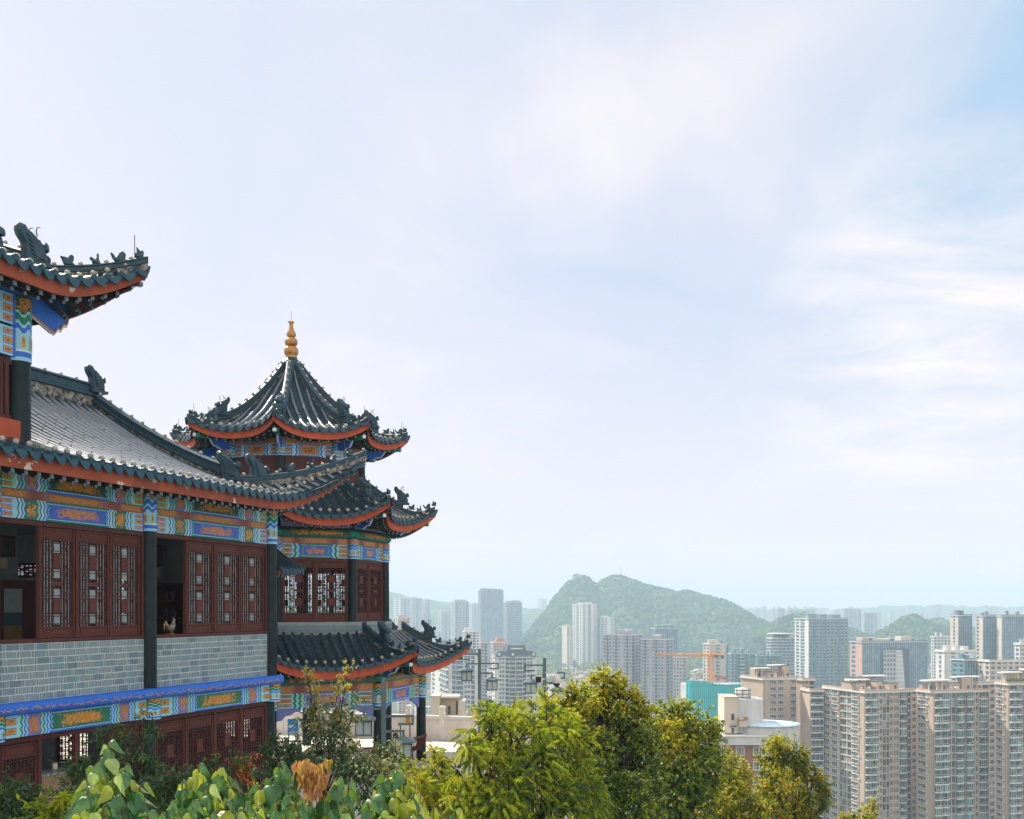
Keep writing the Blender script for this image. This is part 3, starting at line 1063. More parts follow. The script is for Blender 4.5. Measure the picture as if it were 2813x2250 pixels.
# --- roofs of the hall
def hall_roof(sL, sg, sc, i_e, z_e, dz, di, i_r, z_r, pl, tag_side=True, fh=.31, s_flat=None, ridge_i=.35, beasts=3, sg_foot=0.0, run_h=.24, exp=2.0, bead=True, hb=.62):
    """gabled-hip roof: sL left limit, sg gable plane, sc corner; eave at i_e and z_e, rising dz and flying out di at the corner"""
    s_flat = sg if s_flat is None else s_flat
    k_ = lambda s: max(0.0, min(1.0, (s - s_flat) / (sc - s_flat)))
    ie = lambda s: i_e - di * k_(s) ** exp
    ze = lambda s: z_e + dz * k_(s) ** exp
    prof = lambda t: .5 * t + .5 * t * t
    zf = lambda i: z_e + (z_r - z_e) * prof((i - i_e) / (i_r - i_e))       # slope height without the upturn
    hip0 = V((sg, ridge_i, zf(ridge_i)))
    tip = V((sc, ie(sc), ze(sc)))

    def top(s):
        if s <= sg:
            return V((s, i_r, z_r))
        q = (s - sg) / (sc - sg)
        p = lerp(hip0, tip, q)
        p.z = lerp(hip0.z, tip.z, .25 * q + .75 * q * q) - .0
        return p
    pitch = .31
    N = int((sc - sL) / pitch)

    def S(j, t):
        s = sc - (N - j) * pitch if j <= N else sc
        s = min(s, sc)
        a = V((s, ie(s), ze(s)))
        b = top(s)
        if s <= sg:
            i = lerp(a.y, b.y, t)
            return V((s, i, zf(i) + (ze(s) - z_e) * (1 - t) ** 2))
        p = lerp(a, b, t)
        p.z -= .12 * sin(pi * t) * min(1, (b - a).length / 2)
        return p
    ts = TileSlope(N, S, lo=.006)
    roof = ts.mb.build('roof_tiles', [M['tile'], M['tile_end'], M['ball'], M['pan']], pl)
    # front eave
    pts = [V((s, ie(s), ze(s))) for s in [sL + (sc - sL) * (1 - (1 - q / 60) ** 1.6) for q in range(61)]]
    eave_trim(pts, lambda i: V((0, -1, 0)), fh, M['fascia'], pl, .31, taper=lambda i: 1 - .35 * k_(pts[i].x) ** 2)
    # end slope and its eave (mirror about the corner's diagonal)
    depth = 2 * i_r - 2 * i_e
    e0 = V((sc, tip.y, 0))
    M_ = int((i_r - tip.y) / pitch)

    def S2(j, t):
        i = tip.y + j * pitch
        k = max(0.0, 1 - (i - tip.y) / (sc - s_flat))
        a = V((sc - di * (1 - k ** exp), i, z_e + dz * k ** exp))
        i_h = min(max((i - tip.y) / (hip0.y - tip.y), 0), 1)
        b = lerp(tip, hip0, i_h) if i < hip0.y else V((sg + .1, i, hip0.z))
        b = V((b.x, i, lerp(tip.z, hip0.z, 1 - (.25 * (1 - i_h) + .75 * (1 - i_h) ** 2)) if i < hip0.y else hip0.z))
        p = lerp(a, b, t)
        p.z -= .1 * sin(pi * t) * min(1, (b - a).length / 2)
        return p
    TileSlope(M_, S2, lo=.006).mb.build('roof_tiles', [M['tile'], M['tile_end'], M['ball'], M['pan']], pl)
    pts2 = [S2((M_) * (q / 40), 0) for q in range(41)]
    eave_trim(pts2, lambda i: V((1, 0, 0)), fh, M['fascia'], pl, .31, taper=lambda i: 1 - .35 * max(0, 1 - i / 12) ** 2)
    # boarded soffit under both eaves
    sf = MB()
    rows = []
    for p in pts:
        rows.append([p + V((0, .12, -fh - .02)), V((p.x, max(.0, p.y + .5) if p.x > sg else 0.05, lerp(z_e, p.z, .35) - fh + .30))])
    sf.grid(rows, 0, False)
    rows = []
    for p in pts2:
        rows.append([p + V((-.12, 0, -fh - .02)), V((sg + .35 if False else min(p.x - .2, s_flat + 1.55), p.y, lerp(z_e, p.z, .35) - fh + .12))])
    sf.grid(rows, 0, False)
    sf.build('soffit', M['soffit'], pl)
    # ridges
    mb = MB()
    ridge(mb, [(sL, i_r, z_r - .08), (sg, i_r, z_r - .08)], .3, .72, .55, .42)
    gp = []
    for q in range(15):
        i = lerp(i_r - .1, sg_foot, q / 14)
        gp.append((sg, i, zf(i) - .02))
    ridge(mb, gp, .24, .50, .42, .36)
    dg = []
    for q in range(9):
        s = lerp(sg + .05, sc - .05, q / 8)
        p = top(s)
        dg.append(p + V((0, -.06, -.06)))
    ridge(mb, dg, .17, .27, .5, .42)
    # gable wall
    mb.poly([(sg + .1, i_r, z_r)] + [(sg + .1, i, zf(i)) for i in (i_r * .75, i_r * .5, i_r * .25, ridge_i)] + [(sg + .1, 2 * i_r - ridge_i, zf(ridge_i))], 1)
    rd = mb.build('roof_ridge', [M['ridge'], M['mortar'], M['ball']], pl)
    # rear slope
    mb = MB()
    mb.grid([[V((s, 2 * i_r - i, zf(i))) for i in [lerp(i_e, i_r, q / 6) for q in range(7)]] for s in (sL, sg + .2)], 0)
    mb.grid([[V((s, 2 * i_r - i, zf(i) - .15)) for i in [lerp(i_e, i_r, q / 6) for q in range(7)]] for s in (sL, sg + .2)], 0)
    mb.build('rear_slope', M['tile'], pl)
    return dict(top=top, zf=zf, tip=tip, hip0=hip0, S=S)


R1 = hall_roof(-14, -1.6, 2.25, -1.12, 2.90, 1.50, .52, 4.7, 5.58, hall, s_flat=-1.75, ridge_i=.15, sg_foot=.3)
# beasts of the main roof
big_beast((-1.6, 4.55, R1['zf'](4.7) + .35), (1, -.2, 0), .72, hall, False)
big_beast((-1.62, .16, R1['zf'](.2) + .05), (.35, -1, 0), .78, hall)
q = R1['top'](-1.0)
big_beast(q + V((.12, -.06, .0)), (1, -.55, 0), .78, hall)
dirn = (R1['tip'] - R1['hip0'])
for k, s in enumerate((-.05, .55, 1.15, 1.7)):
    small_beast(k, R1['top'](s) + V((0, -.06, .22)), dirn, .24, hall)
mb = MB()
p = R1['top'](1.55) + V((0, -.06, .22))
mb.tube([p, p + V((0, 0, .5))], .008, 6)
mb.build('lightning_rod', M['iron'], hall)

# --- upper pavilion on the roof (its right end is in view)
ps, pi_ = -8.22, .42
column_mb(ps, pi_, 3.15, 4.95, .225, .97).build('column', M['col'], hall)
painted_head(ps, pi_, 4.92, 6.22, .235, True).build('painted_column_head', PMATS, hall)
mb = MB()
mb.box(-14, ps - .2, pi_ - .12, pi_ + .1, 5.6, 6.2, PI['green'])
mb.box(-14, ps - .2, pi_ - .12, pi_ + .1, 4.98, 5.55, PI['blue'])
paint_beam(mb, (-12.2, pi_ - .12, 5.6), U, N_, 12.2 + ps - .2, .6, 'A')
paint_beam(mb, (-12.2, pi_ - .12, 4.98), U, N_, 12.2 + ps - .2, .57, 'A')
mb.build('painted_beam', PMATS, hall)
mb = MB()
mb.box(-14, ps - .02, pi_ - .24, pi_ + .1, 6.22, 6.36, PI['blue'])
Face(mb, (-12.2, pi_ - .24, 6.22), U, N_).rect(0, 12.2 + ps - .05, .02, .12, 'm_orange', 1)
mb.build('painted_frieze', PMATS, hall)
mb = MB()
mb.box(-14, ps + .05, pi_ - .18, pi_ + .2, 3.34, 3.72)
mb.build('red_sill', M['fascia_tower'], hall)
wf = MB()
wf.box(-14, ps - .2, pi_ - .04, pi_ + .06, 3.72, 3.82)
wf.box(-14, ps - .2, pi_ - .04, pi_ + .06, 4.83, 4.95)
for s in (-8.56, -9.5, -10.4, -11.3, -12.2, -13.1, -13.95):
    wf.box(s - .05, s + .05, pi_ - .05, pi_ + .06, 3.82, 4.83)
wf.build('window_frame', M['wood'], hall)
for s in (-9.42, -10.32, -11.22, -12.12, -13.02):
    lattice_window('lattice_window', .78, 1.0, hall, (s, pi_, 3.83), 0, True)
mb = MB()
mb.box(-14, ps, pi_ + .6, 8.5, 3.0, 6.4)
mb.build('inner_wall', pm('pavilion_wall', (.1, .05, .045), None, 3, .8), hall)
mb = MB()                                             # blue carved bracket under the flying corner
bp = [(ps + .2, 6.42), (ps + .2, 5.98), (ps + .85, 5.72), (ps + .95, 5.84), (ps + 1.04, 5.84), (ps + 1.1, 5.95), (ps + 1.2, 5.98), (ps + 1.26, 6.12), (ps + 1.26, 6.42)]
mb.prism([(x, pi_ - .04, z) for x, z in bp], (0, .1, 0), 0)
mb.tube([(x, pi_ - .05, z) for x, z in bp[1:8]], .022, 6, 1)
mb.tube([(x, pi_ - .05, z - .045) for x, z in bp[1:8]], .016, 6, 2)
mb.build('bracket', [M['blue'], M['m_gold'], M['whitep']], hall)
R2 = hall_roof(-14, -7.95, -6.45, -.85, 6.42, .78, .45, 4.7, 8.9, hall, s_flat=-8.6, ridge_i=.3, sg_foot=.0, exp=1.8)
big_beast((-7.95 - .2, .1, R2['zf'](.3) + .1), (1, -.4, 0), .78, hall)
big_beast((-9.1, .2, R2['zf'](.3) + .1), (.3, -1, 0), .72, hall)
dirn = R2['tip'] - R2['hip0']
for k, s in enumerate((-7.55, -7.2, -6.9, -6.62)):
    small_beast(k, R2['top'](s) + V((0, -.06, .22)), dirn, .22, hall)
mb = MB()
p = R2['top'](-6.68) + V((0, -.06, .22))
mb.tube([p, p + V((0, 0, .5))], .008, 6)
mb.build('lightning_rod', M['iron'], hall)

# --- little porch roof on the end wall, towards the tower
mb_s = TileSlope(6, lambda j, t: V((.2 + j * .19, lerp(-.15, .8, t), lerp(1.12, 1.72, .6 * t + .4 * t * t) + .05 * (j / 6) ** 2)), .25, .06, balls=False)
mb_s.mb.build('porch_roof', [M['tile'], M['tile_end'], M['ball'], M['pan']], hall)
eave_trim([V((.2 + q * .19, -.15, 1.12 + .05 * (q / 6) ** 2)) for q in range(7)], lambda i: V((0, -1, 0)), .12, M['fascia'], hall, .2, rs=.8)

# ------------------------------------------------------------------ octagonal tower
TD = 35.0
TC = at(800, 1674, TD)
tower = thing('octagonal_tower', 'three-tiered octagonal tower with flying tiled eaves and a gold gourd finial, behind the long hall', 'tower', TC)
A0 = rad(4.5)
T22 = math.tan(pi / 8)


def ad(a):                                           # direction of angle a, 0 towards the viewer, positive to the right
    return V((sin(a), -cos(a), 0))


CORN = [A0 + k * pi / 4 for k in range(8)]


def tower_roof(Rt, zt, Re, ze, ztip, fh, pitch=.29, apex=False, curve=.5, hb=.5, ridge_h=.36, flare=.10):
    """one octagonal tier: Rt/zt inner (corner radius, height), Re/ze eave; ztip height of the corner tips"""
    pe = Re * cos(pi / 8) * (1 - flare)               # apothem at mid-face
    pt = Rt * cos(pi / 8)
    pc = Re * cos(pi / 8)                             # apothem of the tips
    hw = pc * T22
    up = ztip - ze

    def z0(rho):
        q = (pe - rho) / (pe - pt)
        q = max(q, -.2)
        return ze + (zt - ze) * (q * (1 - curve) + curve * q * abs(q))

    def pt_on(x, rho):                                # x lateral, rho apothem distance -> local (x, rho, z)
        return V((x, rho, z0(min(rho, pe)) + up * (min(abs(x) / hw, 1)) ** 2.2 * (max(rho, 0) / pc) ** 2.2))
    eave = lambda x: lerp(pe, pc, min(abs(x) / hw, 1) ** 2.4)
    tiles = MB()
    fas_pts = []
    N = int(2 * hw / pitch)
    for f in range(8):
        am = A0 + pi / 8 + f * pi / 4
        rd, tn = ad(am), ad(am + pi / 2)

        def S(j, t):
            x = -hw + 2 * hw * j / N
            r_in = max(pt, abs(x) / T22)
            r_e = eave(x)
            rho = lerp(r_e, min(r_in, r_e), t)
            p = pt_on(x, rho)
            return rd * p.y + tn * p.x + V((0, 0, p.z))
        ts = TileSlope(N, S, .3, .075, .16, True, .78)
        k = len(tiles.v)
        tiles.v += ts.mb.v
        tiles.f += [tuple(i + k for i in q) for q in ts.mb.f]
        tiles.m += ts.mb.m
        tiles.sm += ts.mb.sm
        tiles.uv += ts.mb.uv
    tiles.build('roof_tiles', [M['tile'], M['tile_end'], M['ball'], M['pan']], tower)
    # fascia and rafters face by face
    for f in range(8):
        am = A0 + pi / 8 + f * pi / 4
        rd, tn = ad(am), ad(am + pi / 2)
        pts, outs = [], []
        for q in range(25):
            x = -hw + 2 * hw * q / 24
            p = pt_on(x, eave(x))
            pts.append(rd * p.y + tn * p.x + V((0, 0, p.z)))
            outs.append(rd)
        eave_trim(pts, lambda i: outs[i], fh, M['fascia_tower'], tower, .29, taper=lambda i: 1 - .3 * abs(i / 12 - 1) ** 3, rs=.68)
    # soffit
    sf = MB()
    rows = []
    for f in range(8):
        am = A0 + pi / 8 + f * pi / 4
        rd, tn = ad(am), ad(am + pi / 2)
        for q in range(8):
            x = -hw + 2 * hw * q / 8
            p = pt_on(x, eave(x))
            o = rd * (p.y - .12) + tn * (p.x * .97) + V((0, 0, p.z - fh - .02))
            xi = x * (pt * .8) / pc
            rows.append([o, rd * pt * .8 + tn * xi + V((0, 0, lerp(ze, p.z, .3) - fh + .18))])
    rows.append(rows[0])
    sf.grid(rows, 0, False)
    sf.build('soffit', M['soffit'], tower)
    # hip ridges
    for a in CORN:
        mb = MB()
        pts = []
        for q in range(12):
            rho = lerp(pt, pc * .985, q / 11)
            pts.append(ad(a) * (rho / cos(pi / 8)) + V((0, 0, pt_on(rho * T22, rho).z - .04)))
        k = max(2, int(11 * hb) + 1)
        ridge(mb, pts[:k + 1], .19, ridge_h, .34, .3)
        ridge(mb, [p - V((0, 0, .02)) for p in pts[k:]], .15, ridge_h * .55, .34, .3)
        mb.build('roof_ridge', [M['ridge'], M['mortar'], M['ball']], tower)
    for a in CORN:
        def H(u):
            rho = lerp(pt, pc, u)
            return ad(a) * (rho / cos(pi / 8)) + V((0, 0, pt_on(rho * T22, rho).z + ridge_h * (.72 if u < hb + .05 else .34)))
        big_beast(H(hb), ad(a), .62, tower)
        dr = H(1) - H(.8)
        for k in range(4):
            small_beast(k, H(lerp(hb + .13, .955, k / 3)) + V((0, 0, .06)), dr, .19, tower)
        if apex:
            r_ = MB()
            p = H(.93)
            r_.tube([p, p + V((0, 0, .45))], .006, 5)
            r_.build('lightning_rod', M['iron'], tower)
        # carved blue corner bracket and corner beam end
        b = MB()
        d = ad(a)
        sd_ = ad(a + pi / 2)
        rho = pc / cos(pi / 8)
        zz = ztip - fh
        Rb = Rt / 1.0
        o = d * (rho - .32) + V((0, 0, zz - .16))
        b.obox(o - d * .3 - V((0, 0, .06)), d * .32, sd_ * .07, V((0, 0, .055)) + d * 0, 0)
        b.obox(o + d * .035 - V((0, 0, .05)), d * .02, sd_ * .055, (0, 0, .05), 2)
        pl = [(-1.3, -.32), (-.95, -.42), (-.8, -.33), (-.66, -.31), (-.56, -.18), (-.5, -.06), (-1.3, -.06)]
        b.prism([o + d * x + V((0, 0, z)) - sd_ * .05 for x, z in pl], sd_ * .1, 1)
        b.tube([o + d * x + V((0, 0, z)) for x, z in pl[1:6]], .03, 6, 2)
        b.build('bracket', [M['green'], M['blue'], M['whitep']], tower)


def storey(R, zb, zt, beams, window=None, head=None, colr=.15, frieze=None, faces=range(8)):
    """posts at the corners with beams and sashes between them; beams: (z0, z1, kind)"""
    for a in CORN:
        p = ad(a) * R
        column_mb(p.x, p.y, zb, head[0] if head else zt, colr).build('column', M['col'], tower)
        if head:
            painted_head(p.x, p.y, head[0], head[1], colr + .01, head[2]).build('painted_column_head', PMATS, tower)
    hw = R * sin(pi / 8)
    ap = R * cos(pi / 8)
    for f in faces:
        am = A0 + pi / 8 + f * pi / 4
        rd, tn = ad(am), ad(am + pi / 2)
        L = 2 * hw - colr * 1.4
        o = rd * ap - tn * (L / 2)
        for z0, z1, key in beams:
            mb = MB()
            if key == 'round':
                r = (z1 - z0) / 2
                mb.tube([o - tn * .2 + V((0, 0, z0 + r)) + rd * .06, o + tn * (L + .2) + V((0, 0, z0 + r)) + rd * .06], r, 12, PI['green'])
                fc = Face(mb, o + rd * (.06 + r * .94) + V((0, 0, z0 + r * .5)), tn, rd)
                k = 0
                n = 12
                for q in range(n):                    # gilt scrolls laid on the round timber
                    for w_ in range(3):
                        an = (-.5 + w_ * .42)
                        an2 = an + .42
                        P = lambda x, an_: o + tn * (L * x) + rd * (.06 + (r + .004) * cos(an_)) + V((0, 0, z0 + r + (r + .004) * sin(an_)))
                        mb.poly([P(q / n, an), P((q + 1) / n, an), P((q + 1) / n, an2), P(q / n, an2)], PI['m_dgreen'], [(q / n, w_ / 3 * .8 + .1), ((q + 1) / n, w_ / 3 * .8 + .1), ((q + 1) / n, (w_ + 1) / 3 * .8 + .1), (q / n, (w_ + 1) / 3 * .8 + .1)], True)
                mb.build('round_beam', PMATS, tower)
                continue
            mb.obox(o + tn * L / 2 - rd * .08 + V((0, 0, (z0 + z1) / 2)), tn * L / 2, rd * .08, (0, 0, (z1 - z0) / 2), PI['wood'])
            if key == 'mauve':
                mauve_band(mb, o + V((0, 0, z0)), tn, rd, L, z1 - z0)
            elif key == 'scroll':
                Face(mb, o + V((0, 0, z0)), tn, rd).rect(0, L, 0, z1 - z0, 'm_orange', 1)
            elif key == 'bluescroll':
                Face(mb, o + V((0, 0, z0)), tn, rd).rect(0, L, 0, z1 - z0, 'blue', 1)
                Face(mb, o + V((0, 0, z0)), tn, rd).rect(0, L, 0, z1 - z0, 'm_lav', 2)
            elif key == 'wood':
                pass
            else:
                paint_beam(mb, o + V((0, 0, z0)), tn, rd, L, z1 - z0, key)
            mb.build('painted_beam' if key != 'wood' else 'timber_panel', PMATS, tower)
        if window:
            z0, z1 = window
            rz = math.atan2(tn.y, tn.x)
            wf = MB()
            for x0, x1 in ((0, .09), (L - .09, L), (L / 2 - .04, L / 2 + .04)):
                wf.obox(o + tn * (x0 + x1) / 2 - rd * .06 + V((0, 0, (z0 + z1) / 2)), tn * (x1 - x0) / 2, rd * .06, (0, 0, (z1 - z0) / 2))
            for a, b in ((z0, z0 + .08), (z1 - .1, z1)):
                wf.obox(o + tn * L / 2 - rd * .055 + V((0, 0, (a + b) / 2)), tn * (L / 2 - .09), rd * .058, (0, 0, (b - a) / 2))
            wf.build('window_frame', M['wood'], tower, None, .006)
            w2 = L / 2 - .13
            for k in (0, 1):
                lattice_window('lattice_window', w2, z1 - z0 - .18, tower, o + tn * (.09 + k * (w2 + .08)) - rd * .06 + V((0, 0, z0 + .08)), rz, True, False)


# top tier
tower_roof(.30, 8.16, 4.02, 5.64, 5.98, .28, apex=True, curve=.75, hb=.66, flare=.11)
storey(2.37, 4.0, 5.5, [(4.93, 5.32, 'D'), (5.32, 5.48, 'scroll'), (3.9, 4.93, 'wood')], None, (4.9, 5.5, False), .14)
# middle tier
tower_roof(2.5, 4.15, 4.97, 2.90, 3.44, .30, curve=.4, hb=.52, flare=.12)
storey(3.18, -.45, 2.6, [(1.63, 2.07, 'E'), (2.07, 2.27, 'mauve'), (2.27, 2.55, 'round'), (2.6, 2.95, 'bluescroll')], (-.39, 1.63), (1.62, 2.26, False), .15)
# lowest tier
tower_roof(3.75, -.78, 6.15, -1.73, -1.14, .33, curve=.4, hb=.40, flare=.12)
storey(4.42, GROUND, -2.0, [(-2.99, -2.54, 'F'), (-2.54, -2.28, 'mauve'), (-2.28, -2.0, 'round')], None, (-3.02, -2.3, True), .17)
# floor slab and blue-tiled rim under the upper windows
mb = MB()
R8 = lambda r, z: [ad(a) * r + V((0, 0, z)) for a in CORN]
mb.grid([R8(3.1, -.40), R8(3.42, -.40), R8(3.42, -.47), R8(3.42, -.70), R8(3.8, -.74), R8(3.6, -1.1), R8(.5, -1.1)], 0, False, True)
mb.poly(R8(3.1, -.405), 0)
for a in range(8):
    am = A0 + pi / 8 + a * pi / 4
    rd, tn = ad(am), ad(am + pi / 2)
    hw = 3.42 * sin(pi / 8)
    for r in range(2):
        for k in range(12):
            x0, x1 = -hw + 2 * hw * k / 12 + .012, -hw + 2 * hw * (k + 1) / 12 - .012
            zc = -.55 - r * .1
            mb.obox(rd * (3.42 * cos(pi / 8)) + tn * ((x0 + x1) / 2) + V((0, 0, zc)), tn * (x1 - x0) / 2, rd * .008, (0, 0, .042), 1)
mb.build('tiled_rim', [pm('pale_cement', (.27, .31, .31), (.2, .24, .25), 4, .85, .2), BR[2]], tower)
for r_, z_ in ((3.1, 2.62), (2.3, 4.0), (4.4, -1.98)):
    mb = MB()
    mb.poly(R8(r_, z_), 0)
    mb.build('ceiling', M['plaster_in'], tower)
# pierced brackets beneath the lower beams
for f in range(8):
    am = A0 + pi / 8 + f * pi / 4
    rd, tn = ad(am), ad(am + pi / 2)
    hw = 4.42 * sin(pi / 8) - .16
    for g in (-1, 1):
        mb = MB()
        o = rd * (4.42 * cos(pi / 8) - .05) + tn * g * hw + V((0, 0, -2.995))
        sh = [(0, 0), (.75, 0), (.72, -.08), (.55, -.1), (.42, -.19), (.28, -.2), (.16, -.33), (0, -.36)]
        mb.prism([o - tn * g * x + V((0, 0, z)) for x, z in sh], rd * .05, 0)
        mb.prism([o - tn * g * (x * .85 + .03) + V((0, 0, z * .82 - .02)) + rd * .05 for x, z in sh], rd * .006, 1)
        mb.tube([o - tn * g * x + V((0, 0, z)) + rd * .025 for x, z in sh[1:]], .02, 6, 2)
        mb.build('carved_bracket', [M['blue'], M['m_lav'], M['orange_wood']], tower)
# finial
mb = MB()
q = .00317 * 35 / 35 * 1.0
pr = [(62, 490), (62, 466), (56, 464), (66, 455), (75, 435), (78, 415), (75, 393), (64, 373), (48, 364), (34, 361), (34, 358), (50, 354), (63, 343), (70, 322), (68, 300), (58, 282), (42, 271), (27, 268), (27, 265), (40, 260), (49, 245), (51, 230), (45, 210), (35, 190), (26, 168), (21, 145), (21, 125), (27, 108), (37, 97), (30, 96), (1, 99)]
zf = 8.57
mb.lathe([(r * q, zf + (490 - y) * q) for r, y in pr], (0, 0, 0), 20, 0)
mb.lathe([(.36, zf - .42), (.34, zf - .12), (.24, zf - .1), (.21, zf + .005), (.01, zf + .01)], (0, 0, 0), 16, 1)
mb.tube([(0, 0, zf + 1.2), (0, 0, zf + 1.6)], .006, 5, 2)
mb.build('finial', [M['gold'], M['ridge'], M['iron']], tower)
# bench rail between the lower posts
for f in (6, 7, 0, 1):
    am = A0 + pi / 8 + f * pi / 4
    rd, tn = ad(am), ad(am + pi / 2)
    hw = 4.42 * sin(pi / 8) - .17
    o = rd * (4.42 * cos(pi / 8))
    mb = MB()
    mb.obox(o + V((0, 0, GROUND + .45)) - rd * .1, tn * hw, rd * .2, (0, 0, .03))
    mb.obox(o + V((0, 0, GROUND + .9)) + rd * .26, tn * hw, rd * .03, (0, 0, .03))
    n = int(2 * hw / .12)
    for k in range(n + 1):
        x = -hw + 2 * hw * k / n
        mb.tube([o + tn * x + rd * .1 + V((0, 0, GROUND + .46)), o + tn * x + rd * .2 + V((0, 0, GROUND + .62)), o + tn * x + rd * .26 + V((0, 0, GROUND + .9))], .018, 5)
    for x in (-hw * .6, hw * .6):
        mb.obox(o + tn * x - rd * .1 + V((0, 0, GROUND + .21)), tn * .04, rd * .12, (0, 0, .21))
    mb.build('bench_rail', M['wood'], tower)

# ------------------------------------------------------------------ terrace and hillside
M['paving'] = pm('pale_paving', (0.62, 0.56, 0.48), (0.5, 0.455, 0.40), .8, .8, .1)
M['stone'] = pm('white_carved_stone', (0.72, 0.70, 0.66), (0.60, 0.585, 0.56), 3, .8, .5)
TP = [(-30, 16), (-9.2, 18.5), (-3.2, 27.6), (-1.6, 30.4), (4.4, 32.5), (5.2, 39.6), (-1.4, 40.7), (-9.6, 43.2), (-30, 47)]
mb = MB()
mb.prism([(x, y, GROUND - 3) for x, y in TP], (0, 0, 3), 0)
o = mb.build('terrace', M['paving'])
tag(o, 'pale sunlit paved terrace under the tower', None, None, 'structure')


def ground_h(x, y):
    d = max(0.0, y - 44) + max(0.0, x - 6) * .9
    n = noise.noise(V((x * .02, y * .02, 0))) * 1.2
    h = -6.6 - .12 * max(0, x + 3) - max(0, d) * .62 + n * min(1, d / 20)
    if y < 18:
        h -= (18 - y) * .08
    return max(h, -110.0)


xs = sorted(set([-9500, -6000, -3000, -1500, -800, -400, -250] + [-180 + k * 12 for k in range(38)] + [300, 450, 800, 1500, 3000, 6000, 9500]))
ys = sorted(set([-60, -40, -20, 0] + [4 + k * 6 for k in range(45)] + [320, 420, 600, 900, 1400, 2200, 3500, 4950]))
mb = MB()
mb.grid([[V((x, y, ground_h(x, y))) for x in xs] for y in ys], 0)
m, t, b = new_mat('ground_cover')
f1 = tex(t, .02, 6, .6)
f2 = tex(t, .6, 5, .6)
c = ramp(t, f1, [(.42, (.030, .062, .022)), (.56, (.055, .085, .03)), (.62, (.20, .19, .18)), (.7, (.28, .27, .26))])
t.links.new(mixc(t, .35, c, ramp(t, f2, [(.35, (.015, .03, .012)), (.65, (.09, .11, .05))])), b.inputs['Base Color'])
b.inputs['Roughness'].default_value = .9
o = mb.build('ground', m)
tag(o, 'green hillside falling to the city plain', None, None, 'structure')

# --- carved stone balustrade along the terrace edge
bal = thing('stone_balustrade', 'white carved stone balustrade along the far edge of the terrace behind the tower', 'balustrade', (0, 0, GROUND))
line = [V((-30, 46.6, 0)), V((-9.6, 42.8, 0)), V((-1.4, 40.3, 0)), V((5.0, 39.3, 0))]
for a, b_ in zip(line, line[1:]):
    L = (b_ - a).length
    n = max(1, round(L / 1.45))
    u = (b_ - a).normalized()
    nn = V((u.y, -u.x, 0))
    for k in range(n):
        p = a + u * (L * k / n)
        mb = MB()
        mb.obox(p + V((0, 0, .58)), u * .105, nn * .105, (0, 0, .58))
        mb.obox(p + V((0, 0, 1.2)), u * .085, nn * .085, (0, 0, .05))
        mb.obox(p + V((0, 0, 1.3)), u * .11, nn * .11, (0, 0, .06))
        mb.build('post', M['stone'], bal, None, .02)
        q = p + u * (L / n / 2)
        hwid = L / n / 2 - .105
        mb = MB()
        mb.obox(q + V((0, 0, .42)), u * hwid, nn * .07, (0, 0, .42))
        mb.obox(q + V((0, 0, .91)), u * hwid, nn * .1, (0, 0, .06))
        mb.obox(q + V((0, 0, .30)) + nn * .07, u * (hwid - .12), nn * .012, (0, 0, .22))
        for g in (-1, 1):
            mb.obox(q + V((0, 0, .69)) + nn * .07 + u * g * hwid * .5, u * (hwid * .36), nn * .012, (0, 0, .09))
        mb.obox(q + V((0, 0, .05)), u * hwid, nn * .1, (0, 0, .05))
        for e in range(9):                            # carved relief
            r_ = random.Random(e + k)
            x, z = r_.uniform(-hwid + .2, hwid - .2), r_.uniform(.15, .45)
            mb.ball(q + u * x + V((0, 0, z)) + nn * .082, r_.uniform(.03, .06), 6)
        mb.build('carved_panel', M['stone'], bal)

# --- street lamps with fretted arms and square lanterns
M['lamp_post'] = pm('teal_grey_lamp_metal', (0.11, 0.16, 0.18), (0.085, 0.13, 0.15), 3, .45)
M['lamp_roof'] = pm('lamp_roof', (0.14, 0.20, 0.22), (0.1, 0.16, 0.18), 3, .4)
M['lamp_glass'] = pm('frosted_lamp_glass', (0.38, 0.46, 0.46), (0.32, 0.4, 0.4), 2, .35)


def lantern(parent, o, s=.5):
    r = MB()
    h = s * .62
    r.poly([o + V((x * s * .5, y * s * .5, 0)) for x, y in ((-1, -1), (-1, 1), (1, 1), (1, -1))])
    base = [o + V((x * s * .5, y * s * .5, .03)) for x, y in ((-1, -1), (1, -1), (1, 1), (-1, 1))]
    lo = [o + V((x * s * .5, y * s * .5, 0)) for x, y in ((-1, -1), (1, -1), (1, 1), (-1, 1))]
    top = [o + V((x * s * .1, y * s * .1, s * .23)) for x, y in ((-1, -1), (1, -1), (1, 1), (-1, 1))]
    r.grid([lo, base, top], 0, False, True)
    r.poly(top)
    ro = r.build('lantern_roof', M['lamp_roof'], parent)
    g = MB()
    q = s * .33
    g.box(o.x - q, o.x + q, o.y - q, o.y + q, o.z - h, o.z - .01)
    g.build('lantern_glass', M['lamp_glass'], parent)
    fr = MB()
    e = .014
    for x in (-1, 0, 1):
        for y in (-1, 0, 1):
            if x == 0 and y == 0:
                continue
            fr.box(o.x + x * q - e, o.x + x * q + e, o.y + y * q - e, o.y + y * q + e, o.z - h, o.z)
    for z in (-h, -.02):
        for g_ in (-1, 1):
            fr.box(o.x - q - e, o.x + q + e, o.y + g_ * q - e, o.y + g_ * q + e, o.z + z - .02, o.z + z + .02)
            fr.box(o.x + g_ * q - e, o.x + g_ * q + e, o.y - q + e, o.y + q - e, o.z + z - .02, o.z + z + .02)
    fr.build('lantern_frame', M['lamp_post'], parent)


